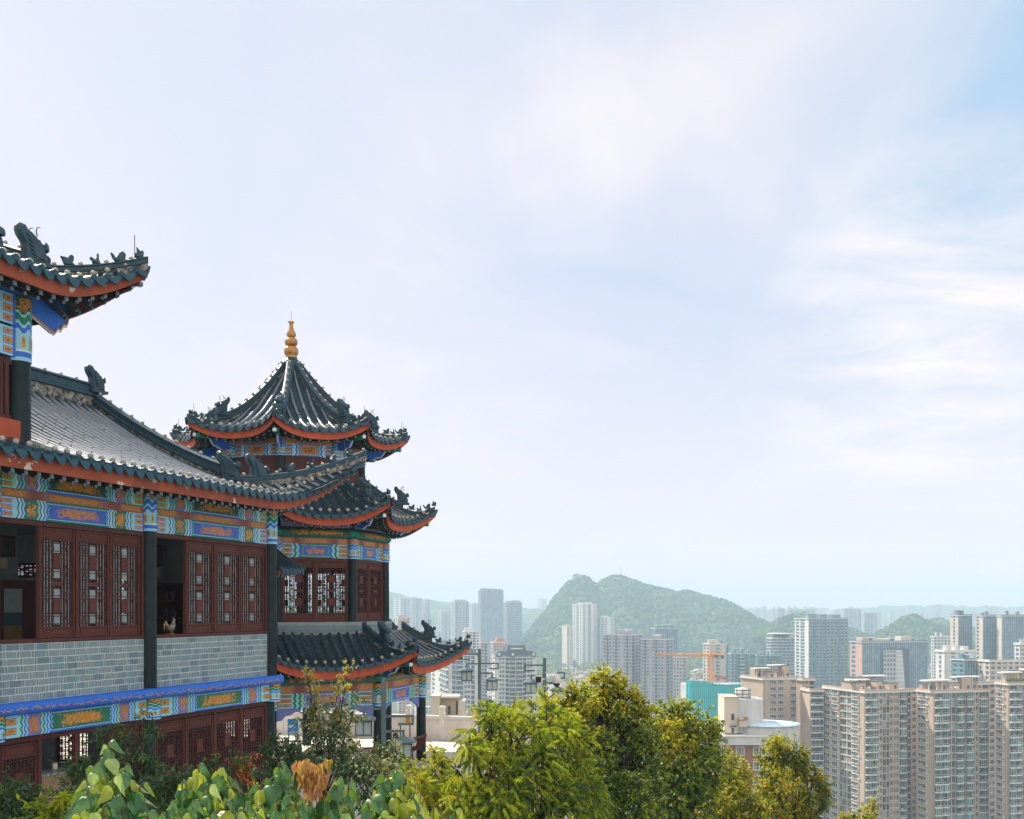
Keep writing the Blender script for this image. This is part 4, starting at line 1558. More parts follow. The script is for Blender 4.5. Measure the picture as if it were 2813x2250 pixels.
def street_lamp(label, px, pytop, Y, hl, hr, rz, group='street lamps on the terrace'):
    P = at(px, pytop, Y)
    H = P.z - GROUND
    t = thing('street_lamp', label, 'street lamp', (P.x, P.y, GROUND), rz, group)
    mb = MB()
    mb.box(-.06, .06, -.06, .06, 0, H)
    mb.box(-.12, .12, -.12, .12, 0, .15)
    mb.build('pole', M['lamp_post'], t, None, .008)
    for g, drop in ((-1, hl), (1, hr)):
        a = MB()
        e = .028

        def bar(x0, x1, z0, z1):
            a.box(min(g * x0, g * x1) - (e if x0 == x1 else 0), max(g * x0, g * x1) + (e if x0 == x1 else 0), -e, e, min(z0, z1) - (e if z0 == z1 else 0), max(z0, z1) + (e if z0 == z1 else 0))
        z = H - drop
        bar(.06, .72, z, z)
        bar(.72 - e, .72 - e, z - e, z - .22)
        bar(.34, .72 - 2 * e, z - .22 + e, z - .22 + e)
        bar(.06, .50, z - .36, z - .36)
        bar(.47, .47, z - .36, z - .62)
        a.build('arm', M['lamp_post'], t)
        lantern(t, V((g * .47, 0, z - .62)), .56)
    return t


street_lamp('tall teal-grey lamp with two square lanterns, standing in front of the tower posts', 1054, 1862, 24.5, .38, .92, rad(6))
street_lamp('slim lamp with two square lanterns, standing right of the lowest tower eave', 1317, 1782, 38.0, .2, .55, rad(4))
sl = street_lamp('slim lamp with two square lanterns, rising out of the yellow-green tree beyond the terrace', 1496, 1807, 36.0, .26, .52, rad(-4))
P = at(1496, 1870, 35.9)
for lb, dx, dz, nm in (('white dome security camera bracketed to the lamp that rises from the yellow-green tree', .42, -.05, 'd'), ('small white floodlight on the same lamp, left of its pole', -.2, .05, 'f')):
    mb = MB()
    o = V((0, 0, 0))
    if nm == 'd':
        mb.lathe([(.01, .28), (.07, .26), (.13, .2), (.15, .1), (.15, 0), (.12, -.03)], o, 14, 0)
        mb.lathe([(.12, -.02), (.11, -.1), (.06, -.15), (.01, -.16)], o, 14, 1)
        mb.tube([(0, 0, .27), (0, 0, .34), (-.4, 0, .34)], .022, 6, 0)
    else:
        mb.box(-.14, .1, -.1, .1, -.12, .14, 0)
        mb.box(-.12, .08, -.106, -.101, -.1, .1, 1)
        mb.tube([(.1, 0, 0), (.2, 0, 0)], .025, 6, 0)
    c = mb.build('security_camera' if nm == 'd' else 'floodlight', [pm('white_casing_' + nm, (.62, .62, .6), None, 4, .4), pm('dark_lens_' + nm, (.03, .03, .035), None, 4, .15)], None, P + V((dx, -.05, dz)))
    tag(c, lb, 'security camera' if nm == 'd' else 'floodlight')

# --- signs on the terrace
def sign(label, px, py, w_, h_, Y, mats, extra, legs=True):
    P = at(px, py, Y)
    t = thing('sign_board', label, 'sign', (P.x, P.y, GROUND))
    zc = P.z - GROUND
    mb = MB()
    mb.box(-w_ / 2, w_ / 2, -.03, .03, zc - h_ / 2, zc + h_ / 2)
    mb.build('board', mats[0], t)
    e = MB()
    extra(e, zc)
    if e.f:
        e.build('emblem', mats[1], t)
    if legs:
        mb = MB()
        for x in (-w_ * .4, w_ * .4):
            mb.box(x - .02, x + .02, -.015, .015, 0, zc - h_ / 2)
        mb.build('leg', M['iron'], t)
    return t


def swirl(e, zc):
    e.tube([(-.12, -.035, zc - .05), (0, -.035, zc + .08), (.12, -.035, zc + .02), (.02, -.035, zc - .1)], [.01, .045, .02, .005], 6)
    e.tube([(-.15, -.035, zc - .25), (.0, -.035, zc - .2), (.15, -.035, zc - .28)], [.01, .03, .01], 6)


sign('blue sign board with a white swirl emblem between the hall column and the tower', 805, 1996, .42, .6, 40.5, [pm('blue_board', (.02, .18, .50), (.03, .22, .55), 3, .4), pm('white_emblem', (.7, .75, .78), None, 3, .5)], swirl)
sign('small white and orange notice board seen between the right posts of the tower', 1113, 1977, .46, .34, 39.5, [pm('white_notice', (.66, .66, .63), None, 3, .5), pm('orange_notice', (.62, .25, .04), None, 3, .5)], lambda e, zc: e.box(.02, .2, -.037, -.031, zc - .13, zc + .13))
# black railing
rl = thing('black_railing', 'short black railing between the end column of the hall and the tower', 'railing', (0, 0, GROUND))
a, b_ = at(752, 2030, 33.2), at(826, 2026, 33.6)
a.z = b_.z = 0
mb = MB()
for z in (.9, .15):
    mb.tube([a + V((0, 0, z)), b_ + V((0, 0, z))], .022, 6)
for k in range(10):
    p = lerp(a, b_, k / 9)
    mb.tube([p, p + V((0, 0, .9))], .013 if k % 9 else .03, 6)
mb.build('rails', M['iron'], rl)

# --- person on the bench under the tower
def skin_figure(name, joints, edges, mats, loc, rz, parent=None):
    me = bpy.data.meshes.new(name)
    me.from_pydata([j[0] for j in joints], edges, [])
    o = bpy.data.objects.new(name, me)
    COL.objects.link(o)
    o.location = loc
    o.rotation_euler = (0, 0, rz)
    o.parent = parent
    sk = o.modifiers.new('skin', 'SKIN')
    for v, j in zip(me.skin_vertices[0].data, joints):
        v.radius = j[1] if isinstance(j[1], tuple) else (j[1], j[1])
    me.skin_vertices[0].data[0].use_root = True
    s = o.modifiers.new('sub', 'SUBSURF')
    s.levels = s.render_levels = 2
    me.materials.append(mats)
    return o


skin = pm('skin', (.42, .23, .155), (.36, .19, .13), 8, .55)
navy = pm('navy_shirt', (.022, .045, .13), (.03, .055, .16), 6, .8)
pt_ = at(1088, 2052, 31.6)
per = thing('person', 'seated person in a navy short-sleeved shirt on the bench under the tower', 'person', (pt_.x, pt_.y, GROUND), rad(200))
J = [((0, 0, .52), (.13, .11)), ((0, .0, .70), (.12, .09)), ((0, -.03, .92), (.145, .095)), ((0, -.05, 1.03), (.07, .06)), ((0, -.07, 1.10), .048),
     ((.18, -.04, .98), .055), ((.25, -.16, .76), .042), ((.16, -.34, .70), .034), ((.1, -.42, .72), .03),
     ((-.18, -.04, .98), .055), ((-.26, -.14, .76), .042), ((-.16, -.33, .68), .034), ((-.1, -.41, .7), .03),
     ((.1, -.08, .5), .085), ((.13, -.42, .5), .062), ((.13, -.44, .12), .04), ((.13, -.58, .05), .035),
     ((-.1, -.08, .5), .085), ((-.13, -.42, .5), .062), ((-.13, -.46, .12), .04), ((-.13, -.6, .05), .035)]
E = [(0, 1), (1, 2), (2, 3), (3, 4), (2, 5), (5, 6), (6, 7), (7, 8), (2, 9), (9, 10), (10, 11), (11, 12), (0, 13), (13, 14), (14, 15), (15, 16), (0, 17), (17, 18), (18, 19), (19, 20)]
for g, base in ((1, 8), (-1, 12)):                      # five fingers on each hand
    bx, by, bz = J[base][0]
    for k in range(5):
        i = len(J)
        dx = (k - 1.7) * .016
        if k == 4:
            J.append(((bx - g * .035, by - .02, bz + .01), .009))
            J.append(((bx - g * .045, by - .05, bz + .005), .008))
        else:
            J.append(((bx + g * dx, by - .055, bz - .008), .009))
            J.append(((bx + g * dx * 1.1, by - .085, bz - .03 - .004 * k), .008))
        E += [(base, i), (i, i + 1)]
body = skin_figure('body', J, E, skin, (0, 0, 0), 0, per)
sh = MB()
rows = [[V((rx * cos(2 * pi * k / 16), y0 + ry * sin(2 * pi * k / 16), z)) for k in range(16)] for z, rx, ry, y0 in ((.50, .175, .14, 0), (.62, .165, .125, 0), (.75, .165, .115, -.01), (.9, .19, .115, -.03), (.99, .17, .09, -.045), (1.04, .08, .07, -.05))]
sh.grid(rows, 0, True, True)
for g in (-1, 1):
    sh.tube([(g * .14, -.04, 1.0), (g * .2, -.05, .96), (g * .245, -.13, .82)], [.075, .078, .07], 10)
sh.build('shirt', navy, per)
tr = MB()
for g in (-1, 1):
    tr.tube([(g * .07, .04, .52), (g * .1, -.1, .51), (g * .13, -.41, .51), (g * .132, -.45, .4), (g * .13, -.46, .12)], [.12, .11, .085, .08, .06], 10)
    tr.tube([(g * .13, -.42, .06), (g * .13, -.5, .055), (g * .13, -.66, .04)], [.05, .055, .04], 8, 1)
tr.build('trousers', [pm('grey_trousers', (.05, .055, .065), None, 6, .85), M['iron']], per)
hd = MB()
hd.lathe([(.02, -.125), (.055, -.115), (.072, -.07), (.078, -.01), (.082, .05), (.07, .1), (.04, .13), (.005, .138)], (0, -.09, 1.23), 16)
hd.tube([(0, -.165, 1.24), (0, -.195, 1.21), (0, -.168, 1.20)], [.01, .016, .008], 6)
for g in (-1, 1):
    hd.ball((g * .08, -.08, 1.22), .018, 6, 0, 1.5)
    hd.ball((g * .03, -.163, 1.245), .009, 6, 1)
hd.tube([(-.022, -.165, 1.165), (0, -.172, 1.163), (.022, -.165, 1.165)], .005, 5, 2)
hd.build('head', [skin, M['iron'], pm('lips', (.3, .1, .08), None, 8, .5)], per)
hr = MB()
hr.lathe([(.083, .0), (.09, .04), (.086, .09), (.06, .135), (.005, .155)], (0, -.075, 1.23), 14)
hr.tube([(0, 0, 1.3), (0, .02, 1.2), (0, .0, 1.12)], [.05, .06, .03], 8)
hr.build('hair', pm('dark_hair', (.02, .016, .013), None, 12, .5), per)

# ------------------------------------------------------------------ plants
LM = {}
LM['gold'] = leaf_mat('leaf_golden', (0.56, 0.50, 0.025), (0.74, 0.58, 0.04), .6)
LM['yel'] = leaf_mat('leaf_yellow_green', (0.34, 0.44, 0.015), (0.52, 0.56, 0.03), .62)
LM['mid'] = leaf_mat('leaf_mid_green', (0.10, 0.20, 0.018), (0.24, 0.34, 0.025), .58)
LM['dark'] = leaf_mat('leaf_dark_green', (0.026, 0.070, 0.024), (0.05, 0.105, 0.03), .28)
LM['blue'] = leaf_mat('leaf_blue_green', (0.026, 0.085, 0.055), (0.05, 0.13, 0.07), .28, .38)
LM['brown'] = leaf_mat('leaf_dead_brown', (0.42, 0.16, 0.05), (0.66, 0.36, 0.16), .45, .6, 9)
LM['rust'] = leaf_mat('leaf_rust', (0.34, 0.22, 0.025), (0.46, 0.28, 0.035), .45)
LM['pale'] = leaf_mat('leaf_pale_silver', (0.40, 0.42, 0.22), (0.56, 0.56, 0.34), .3, .35)
LM['big'] = leaf_mat('large_leaf_green', (0.016, 0.105, 0.028), (0.055, 0.21, 0.045), .36, .38, 9, .5, .5)
LM['bigp'] = leaf_mat('large_leaf_gloss_tone', (0.26, 0.42, 0.09), (0.42, 0.56, 0.17), .35, .36, 9, .6, .5)  # sunlit gloss put into the colour of some leaves
LM['bigy'] = leaf_mat('large_leaf_lime', (0.22, 0.33, 0.014), (0.42, 0.46, 0.03), .45, .36, 9, .5, .5)
LM['red'] = leaf_mat('leaf_red', (0.45, 0.04, 0.015), (0.5, 0.09, 0.02), .35)
M['bark'] = pm('bark', (0.055, 0.045, 0.035), (0.03, 0.025, 0.02), 14, .9, .6)
M['stem'] = pm('green_stem', (0.12, 0.12, 0.05), (0.10, 0.08, 0.04), 10, .7)
LKEYS = list(LM)
LI = {k: i for i, k in enumerate(LKEYS)}
LMATS = [LM[k] for k in LKEYS]


def rvec(r):
    while True:
        v = V((r.uniform(-1, 1), r.uniform(-1, 1), r.uniform(-1, 1)))
        if .05 < v.length < 1:
            return v


def leaf(mb, p, ax, nr, L, W, mi, fold=.25):
    ax = ax.normalized()
    sd_ = ax.cross(nr)
    if sd_.length < 1e-3:
        sd_ = ax.cross(V((1, 0, .2)))
    sd_.normalize()
    up = sd_.cross(ax)
    m1 = p + ax * L * .42
    t = p + ax * L - up * L * .08
    l_, r_ = m1 + sd_ * W * .5 + up * W * fold, m1 - sd_ * W * .5 + up * W * fold
    mb.poly([p, r_, t], mi, None, False)
    mb.poly([p, t, l_], mi, None, False)


def pick(r, wts):
    x = r.random() * sum(w_ for _, w_ in wts)
    for k, w_ in wts:
        x -= w_
        if x <= 0:
            return LI[k]
    return LI[wts[-1][0]]


def tree(name, label, cat, blobs, base, wts, L, W, n, seed, group=None, sub=.32, droop=.5, trunk_r=.14, pinnate=False, fork=None, spark=None, spray=7):
    """blobs: (px, py, radius px, Y, [weights]); leaves hang in sprigs from sub-clumps scattered through every blob"""
    r = random.Random(seed)
    base = V(base)
    t = thing(name, label, cat, base, 0, group)
    mb = MB()
    tr = MB()
    subs = []
    tot = sum(b[2] ** 2 for b in blobs)
    cen = V((0, 0, 0))
    for b in blobs:
        c = at(b[0], b[1], b[3])
        R = b[2] / F * b[3]
        w_ = b[4] if len(b) > 4 else wts
        k = max(3, int(10 * (R / .8) ** .5))
        ss = []
        for q in range(k):
            d = rvec(r)
            d = d * (d.length ** -.35)
            s = c + V((d.x * R * .85, d.y * R * 1.0, d.z * R * .85))
            ss.append((s, R * sub * r.uniform(.6, 1.25)))
        subs.append((c, R, ss, w_, n * b[2] ** 2 / tot))
        cen += c / len(blobs)
    frk = V(fork) if fork is not None else V((cen.x, cen.y, lerp(base.z, min(s[0].z for s in subs), .8)))
    loc = lambda p: V(p) - base
    tr.tube([loc(base), loc(lerp(base, frk, .5) + V((r.uniform(-.1, .1), 0, 0))), loc(frk)], [trunk_r, trunk_r * .85, trunk_r * .7], 8)
    for c, R, ss, w_, nn in subs:
        mid = lerp(frk, c, .5) + V((r.uniform(-.15, .15), r.uniform(-.15, .15), r.uniform(-.05, .2))) * R
        tr.tube([loc(frk), loc(mid), loc(c)], [trunk_r * .6, trunk_r * .38, trunk_r * .2], 6)
        for q in range(spray):                        # loose shoots that break up the outline
            d = rvec(r).normalized()
            d.z = abs(d.z) * .9 + .1 if r.random() < .7 else d.z
            s0 = c + V((d.x * R, d.y * R, d.z * R)) * .8
            ln = R * r.uniform(.35, 1.0)
            e = s0 + (d + V((0, 0, .25))).normalized() * ln
            tr.tube([loc(lerp(c, s0, .4)), loc(s0), loc(e)], [trunk_r * .12, trunk_r * .07, trunk_r * .02], 4)
            for z in range(int(10 + ln / L * 2.2)):
                p = lerp(s0, e, r.random() ** .8)
                leaf(mb, loc(p), rvec(r) * .9 + d * .6 + V((0, 0, -droop)), V((0, 0, 1)) + rvec(r) * .7, L * r.uniform(.7, 1.2), W * r.uniform(.8, 1.2), pick(r, w_))
        for s, sr in ss:
            tr.tube([loc(c), loc(lerp(c, s, .6) + rvec(r) * sr * .2), loc(s)], [trunk_r * .2, trunk_r * .11, trunk_r * .04], 5)
            m = int(nn / len(ss))
            done = 0
            while done < m:
                d = rvec(r)
                p = s + d.normalized() * (d.length ** .5) * sr * 1.15
                out = (d.normalized() * .6 + (p - c).normalized() * .5 + V((0, 0, -droop))).normalized()
                mi = pick(r, w_)
                if spark and r.random() < spark[1]:
                    mi = LI[spark[0]]
                if pinnate:
                    k = r.randint(7, 11)
                    sd_ = out.cross(V((0, 0, 1)))
                    if sd_.length < .05:
                        continue
                    sd_.normalize()
                    for q in range(k):
                        u = q / k
                        pp = p + out * (u * L * 2.9) + V((0, 0, -.35 * L * u * u * 2))
                        for g in (-1, 1):
                            ax = sd_ * g * .5 + V((0, 0, -.95)) + out * .35
                            leaf(mb, loc(pp), ax, V((0, -.5, .5)) + rvec(r) * .4, L * r.uniform(.8, 1.1), W, mi if r.random() < .8 else pick(r, w_))
                            done += 1
                else:
                    tw = out * .8 + rvec(r) * .5
                    for q in range(r.randint(4, 7)):
                        pp = p + tw * (q * L * .45)
                        ax = tw * .5 + rvec(r) * .8 + V((0, 0, -droop))
                        leaf(mb, loc(pp), ax, V((0, 0, 1)) + rvec(r) * .7, L * r.uniform(.5, 1.4), W * r.uniform(.6, 1.3), mi if r.random() < .75 else pick(r, w_))
                        done += 1
    tr.build('trunk', M['bark'], t)
    mb.build('crown', LMATS, t)
    return t


# yellow-green pinnate trees just below the terrace
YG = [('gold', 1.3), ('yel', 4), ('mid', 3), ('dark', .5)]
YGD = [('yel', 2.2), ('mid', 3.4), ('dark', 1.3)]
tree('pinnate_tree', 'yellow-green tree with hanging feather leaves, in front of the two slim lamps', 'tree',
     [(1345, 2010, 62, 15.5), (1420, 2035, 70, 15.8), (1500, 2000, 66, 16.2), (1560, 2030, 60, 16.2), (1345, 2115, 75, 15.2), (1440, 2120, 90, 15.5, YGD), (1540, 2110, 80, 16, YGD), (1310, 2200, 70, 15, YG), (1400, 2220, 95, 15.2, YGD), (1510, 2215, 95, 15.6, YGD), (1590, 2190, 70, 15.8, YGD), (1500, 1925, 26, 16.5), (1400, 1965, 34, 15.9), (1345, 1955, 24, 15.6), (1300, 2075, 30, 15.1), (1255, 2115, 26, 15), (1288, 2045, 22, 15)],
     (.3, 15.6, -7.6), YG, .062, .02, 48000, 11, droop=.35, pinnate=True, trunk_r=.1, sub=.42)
tree('pinnate_tree', 'low yellow-green bush with hanging feather leaves, at the near edge of the pale terrace', 'bush',
     [(1185, 2110, 34, 17.5), (1225, 2140, 40, 17.3), (1165, 2165, 45, 17), (1240, 2195, 50, 17), (1190, 2070, 16, 17.5), (1285, 2200, 45, 17), (1140, 2110, 26, 17.4), (1215, 2090, 14, 17.4), (1262, 2160, 30, 17)],
     (-1.2, 17.2, -6.8), [('gold', 1.6), ('yel', 3), ('mid', 2), ('rust', .8)], .058, .019, 12000, 12, droop=.3, pinnate=True, trunk_r=.05, sub=.4)
# big tree in the middle
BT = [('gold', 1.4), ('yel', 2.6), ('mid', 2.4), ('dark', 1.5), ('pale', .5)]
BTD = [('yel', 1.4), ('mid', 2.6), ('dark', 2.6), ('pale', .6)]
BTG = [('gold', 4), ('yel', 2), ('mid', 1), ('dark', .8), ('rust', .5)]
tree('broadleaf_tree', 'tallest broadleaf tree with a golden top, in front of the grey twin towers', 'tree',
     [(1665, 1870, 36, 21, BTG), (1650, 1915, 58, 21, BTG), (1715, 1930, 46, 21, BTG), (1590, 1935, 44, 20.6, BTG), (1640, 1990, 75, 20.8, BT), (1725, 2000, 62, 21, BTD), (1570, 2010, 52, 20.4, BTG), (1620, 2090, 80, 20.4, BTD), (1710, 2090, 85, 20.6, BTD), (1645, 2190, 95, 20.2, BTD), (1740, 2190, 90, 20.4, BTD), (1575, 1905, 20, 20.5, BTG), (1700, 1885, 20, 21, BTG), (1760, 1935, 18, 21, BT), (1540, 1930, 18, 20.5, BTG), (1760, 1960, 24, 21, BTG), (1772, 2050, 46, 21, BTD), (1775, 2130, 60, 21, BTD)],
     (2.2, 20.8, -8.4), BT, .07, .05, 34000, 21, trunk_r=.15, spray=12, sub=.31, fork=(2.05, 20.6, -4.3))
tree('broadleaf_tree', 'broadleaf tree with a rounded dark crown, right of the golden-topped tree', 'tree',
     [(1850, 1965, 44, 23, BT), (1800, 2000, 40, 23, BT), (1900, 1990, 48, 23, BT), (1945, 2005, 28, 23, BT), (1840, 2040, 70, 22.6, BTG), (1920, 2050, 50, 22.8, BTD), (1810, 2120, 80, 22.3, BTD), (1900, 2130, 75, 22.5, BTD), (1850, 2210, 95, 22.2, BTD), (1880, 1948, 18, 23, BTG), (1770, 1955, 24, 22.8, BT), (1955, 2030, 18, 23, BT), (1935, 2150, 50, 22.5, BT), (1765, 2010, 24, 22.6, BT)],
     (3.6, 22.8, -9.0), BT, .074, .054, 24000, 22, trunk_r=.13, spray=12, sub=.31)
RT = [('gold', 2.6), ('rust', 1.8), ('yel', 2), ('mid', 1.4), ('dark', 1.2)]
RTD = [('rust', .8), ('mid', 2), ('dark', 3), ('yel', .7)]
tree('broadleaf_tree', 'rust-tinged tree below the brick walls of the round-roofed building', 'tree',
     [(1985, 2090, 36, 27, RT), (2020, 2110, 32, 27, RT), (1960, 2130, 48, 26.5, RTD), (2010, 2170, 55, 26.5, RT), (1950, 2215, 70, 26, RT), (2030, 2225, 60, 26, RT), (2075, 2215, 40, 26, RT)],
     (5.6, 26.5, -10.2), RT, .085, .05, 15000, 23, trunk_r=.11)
tree('broadleaf_tree', 'twisted tree with golden tips hiding the right end of the round-roofed building', 'tree',
     [(2135, 2055, 32, 30, RT), (2175, 2075, 36, 30, RTD), (2110, 2085, 26, 30, RT), (2120, 2110, 34, 30, RTD), (2185, 2110, 30, 30, RTD), (2205, 2070, 14, 30, RT), (2150, 2160, 50, 29.5, RT), (2100, 2190, 50, 29.5, RT), (2220, 2145, 34, 30, RT), (2255, 2165, 26, 30, RTD), (2265, 2200, 24, 30, RTD), (2160, 2225, 60, 29.5, RT), (2225, 2215, 40, 29.8, RTD), (2240, 2120, 16, 30, RT)],
     (7.6, 30, -12.0), RT, .085, .05, 17000, 24, trunk_r=.11)
for k, (lb, bl) in enumerate((('small golden sapling top at the lower edge, before the largest beige block', [(2385, 2235, 20, 24, RT), (2400, 2205, 9, 24, RT), (2365, 2250, 16, 24, RT)]),
                              ('sprig of golden leaves at the lower edge, left of the sapling before the beige block', [(2325, 2245, 11, 24, RT), (2318, 2262, 14, 24, RT)]))):
    p = at(bl[0][0], 2250, 24)
    tree('sapling', lb, 'sapling', bl, (p.x, 24, -9), RT, .07, .04, 700, 31 + k, trunk_r=.03)

# shrub of pale stems in front of the tower
SB = [('pale', 3.0), ('rust', 1.2), ('dark', 2.2), ('mid', 1.4)]
SBG = [('gold', 2), ('pale', 2), ('rust', 1.5)]
SBD = [('dark', 3), ('blue', 1.5), ('pale', .4)]
tree('slender_shrub', 'tall slender shrub with two pale golden shoots, in front of the tower', 'shrub',
     [(845, 1845, 9, 21.5, SBG), (850, 1875, 15, 21.5, SBG), (862, 1905, 20, 21.5, SBG), (958, 1840, 9, 21.5, SBG), (945, 1870, 15, 21.5, SBG), (928, 1900, 19, 21.5, SBG), (875, 1940, 30, 21.5, SB), (925, 1940, 28, 21.5, SB), (985, 1915, 10, 21.5, SB), (890, 1985, 50, 21.4, SB), (940, 1990, 36, 21.4, SB), (880, 2030, 50, 21.3, SBD), (850, 1965, 24, 21.5, SBD), (970, 1965, 20, 21.4, SB), (905, 2080, 60, 21.2, SBD), (960, 2050, 30, 21.3, SB), (1000, 2080, 40, 21, SB)],
     (-3.9, 21.4, -6.6), SB, .07, .04, 6000, 41, trunk_r=.04, spray=3, fork=(-3.95, 21.4, -4.0), spark=('pale', .12))
tree('dark_shrub', 'dense dark green shrub at the foot of the end column of the hall', 'shrub',
     [(770, 2070, 40, 19, SBD), (735, 2095, 36, 19, SBD), (810, 2060, 40, 19.3, SBD), (835, 2100, 46, 19, SBD), (700, 2130, 34, 18.6, SBD), (780, 2120, 55, 18.8, SBD), (755, 2035, 14, 19, SBD), (728, 2055, 12, 19, SBD)],
     (-4.2, 19, -6.8), SBD, .08, .034, 3600, 42, trunk_r=.04, spray=3)
tree('dark_shrub', 'dense dark shrub with pale flecks under the near lamp', 'shrub',
     [(960, 2120, 50, 20, SBD), (1020, 2100, 40, 20.2, SB), (1070, 2085, 34, 20.4, SBD), (1045, 2050, 15, 20.6, SBD), (1080, 2050, 20, 20.5, SB), (1000, 2150, 60, 19.8, SBD), (1085, 2130, 46, 20, SB), (1110, 2095, 20, 20.2, SB)],
     (-2.8, 20, -6.8), SB, .07, .038, 4500, 43, trunk_r=.04, spray=3, spark=('pale', .1))
# shrubs against the hall
HS = [('dark', 2), ('blue', 3), ('mid', .6)]
tree('leafy_shrub', 'dark leafy shrub rising before the middle column of the hall', 'shrub',
     [(395, 1985, 16, 15.5, HS), (415, 2010, 20, 15.5, HS), (380, 2030, 22, 15.5, HS), (300, 1995, 12, 15.2, HS), (290, 2025, 18, 15.2, HS), (330, 2050, 24, 15.3, HS), (400, 2070, 30, 15.4, HS), (360, 2120, 40, 15.3, HS), (425, 2120, 34, 15.4, HS)],
     (-5.6, 15.4, -6.9), HS, .095, .036, 1000, 44, trunk_r=.03, droop=.3, spray=2)
tree('leafy_shrub', 'dense blue-green shrub below the tan counter of the hall', 'shrub',
     [(222, 2125, 28, 13.8, HS), (215, 2185, 40, 13.6, HS), (250, 2180, 46, 13.7, HS), (230, 2110, 18, 13.8, HS), (280, 2130, 30, 13.8, HS), (165, 2246, 28, 13.5, HS), (220, 2235, 50, 13.5, HS)],
     (-5.9, 13.6, -7), HS, .09, .032, 1900, 45, trunk_r=.03, droop=.2, spray=2)
tree('leafy_shrub', 'dark shrub in the bottom left corner against the ground-floor windows', 'shrub',
     [(20, 2190, 36, 13, HS), (70, 2210, 40, 13, HS), (10, 2240, 40, 13, HS), (45, 2170, 16, 13, HS), (110, 2235, 40, 13, HS)],
     (-6.3, 13, -7), HS, .09, .03, 2000, 46, trunk_r=.03, droop=.2)
tree('leafy_shrub', 'low blue-green shrub between the large-leaved shrubs, under the ground-floor lattice windows', 'shrub',
     [(455, 2150, 34, 15, HS), (500, 2160, 30, 15, HS), (600, 2120, 24, 16.2, HS), (660, 2110, 26, 16.4, HS), (560, 2150, 30, 15.6, HS), (440, 2190, 34, 14.8, HS)],
     (-4.9, 15.2, -7), HS, .10, .04, 1500, 47, trunk_r=.03, droop=.3, spray=2)
RD = [('red', 3), ('rust', 1)]
tree('red_leaved_plant', 'small plant with bright red leaves before the ground-floor lattice windows', 'plant',
     [(678, 2100, 9, 16.6, RD), (690, 2118, 10, 16.6, RD), (655, 2135, 12, 16.4, RD), (672, 2090, 7, 16.6, RD)],
     (-4.3, 16.6, -7), RD, .09, .045, 120, 48, trunk_r=.015, spray=1)
tree('leafy_shrub', 'small fern-like bush with yellow-green fronds at the bottom left', 'bush',
     [(140, 2215, 24, 11.8, [('yel', 2), ('mid', 2)]), (165, 2195, 12, 11.8, [('yel', 2), ('gold', 1)]), (120, 2235, 24, 11.8, [('yel', 1), ('mid', 2)])],
     (-5.3, 11.8, -6), YG, .13, .045, 260, 49, trunk_r=.02, droop=.15, spray=2)


# large-leaved shrubs along the lower edge
def big_leaf(mb, p, ax, nr, L, mi, r, wd=1.0, fd=None):
    """heart-shaped leaf folded along its midrib, tip hanging"""
    ax = ax.normalized()
    sd_ = ax.cross(nr).normalized()
    up = sd_.cross(ax)
    prof = [(0, .02), (-.08, .17), (.0, .33), (.16, .42), (.36, .385), (.56, .265), (.74, .14), (.9, .05), (1.08, .0)]
    fold = r.uniform(.35, 1.05) if fd is None else fd
    seed_ = r.uniform(0, 6)
    curl = r.uniform(-.05, .18)
    mid = lambda u: p + ax * (L * u) - up * (L * curl * max(u, 0) ** 1.8)
    for g in (-1, 1):
        rows = []
        for u, w_ in prof:
            w_ = w_ * wd
            m0 = mid(max(u, 0))
            e = p + ax * (L * u) - up * (L * curl * max(u, 0) ** 1.8) + sd_ * g * (L * w_ * cos(fold)) - up * (L * w_ * sin(fold)) + up * (L * .05 * sin(9 * u + seed_))
            h = lerp(m0, e, .55) + up * L * w_ * .10
            rows.append([m0, h, e] if g > 0 else [e, h, m0])
        mb.grid(rows, mi, True)


def big_shrub(label, stems, base, seed, lime=.2, nl=26, Ls=(.15, .31), name='large_leaved_shrub'):
    r = random.Random(seed)
    base = V(base)
    t = thing(name, label, 'shrub', base)
    st, lf = MB(), MB()
    for px, py, Y in stems:
        tip = at(px, py, Y)
        foot = base + V((r.uniform(-.15, .15), r.uniform(-.1, .1), 0))
        mid = lerp(foot, tip, .6) + V((r.uniform(-.08, .08), r.uniform(-.08, .08), 0))
        st.tube([foot - base, mid - base, tip - base], [.03, .022, .008], 6)
        for k in range(nl):
            u = (k / nl) ** .8
            p = tip + V((0, 0, -u * .75)) + (foot - tip).normalized() * 0
            p.x += (mid.x - tip.x) * u
            p.y += (mid.y - tip.y) * u
            an = k * 2.4 + r.uniform(-.5, .5)
            o = V((cos(an), sin(an), 0))
            pet = r.uniform(.07, .18) * (.5 + u)
            q = p + o * pet + V((0, 0, pet * .45))
            st.tube([p - base, (p + q) / 2 + V((0, 0, .02)) - base, q - base], [.004, .004, .003], 5)
            ax = o * r.uniform(.25, .75) + V((0, 0, -r.uniform(.7, 1.25))) + rvec(r) * .2
            nr = o * .55 + V((0, 0, .9)) + rvec(r) * .25
            L = r.uniform(*Ls) * (.75 if k < 2 else 1)
            top_ = k < nl * .35
            big_leaf(lf, q - base, ax, nr, L, LI['bigy'] if r.random() < (lime * 1.7 if top_ else lime * .55) else LI['bigp'] if r.random() < .13 else LI['big'], r)
    st.build('stem', M['stem'], t)
    lf.build('leaf_mass', LMATS, t)
    return t


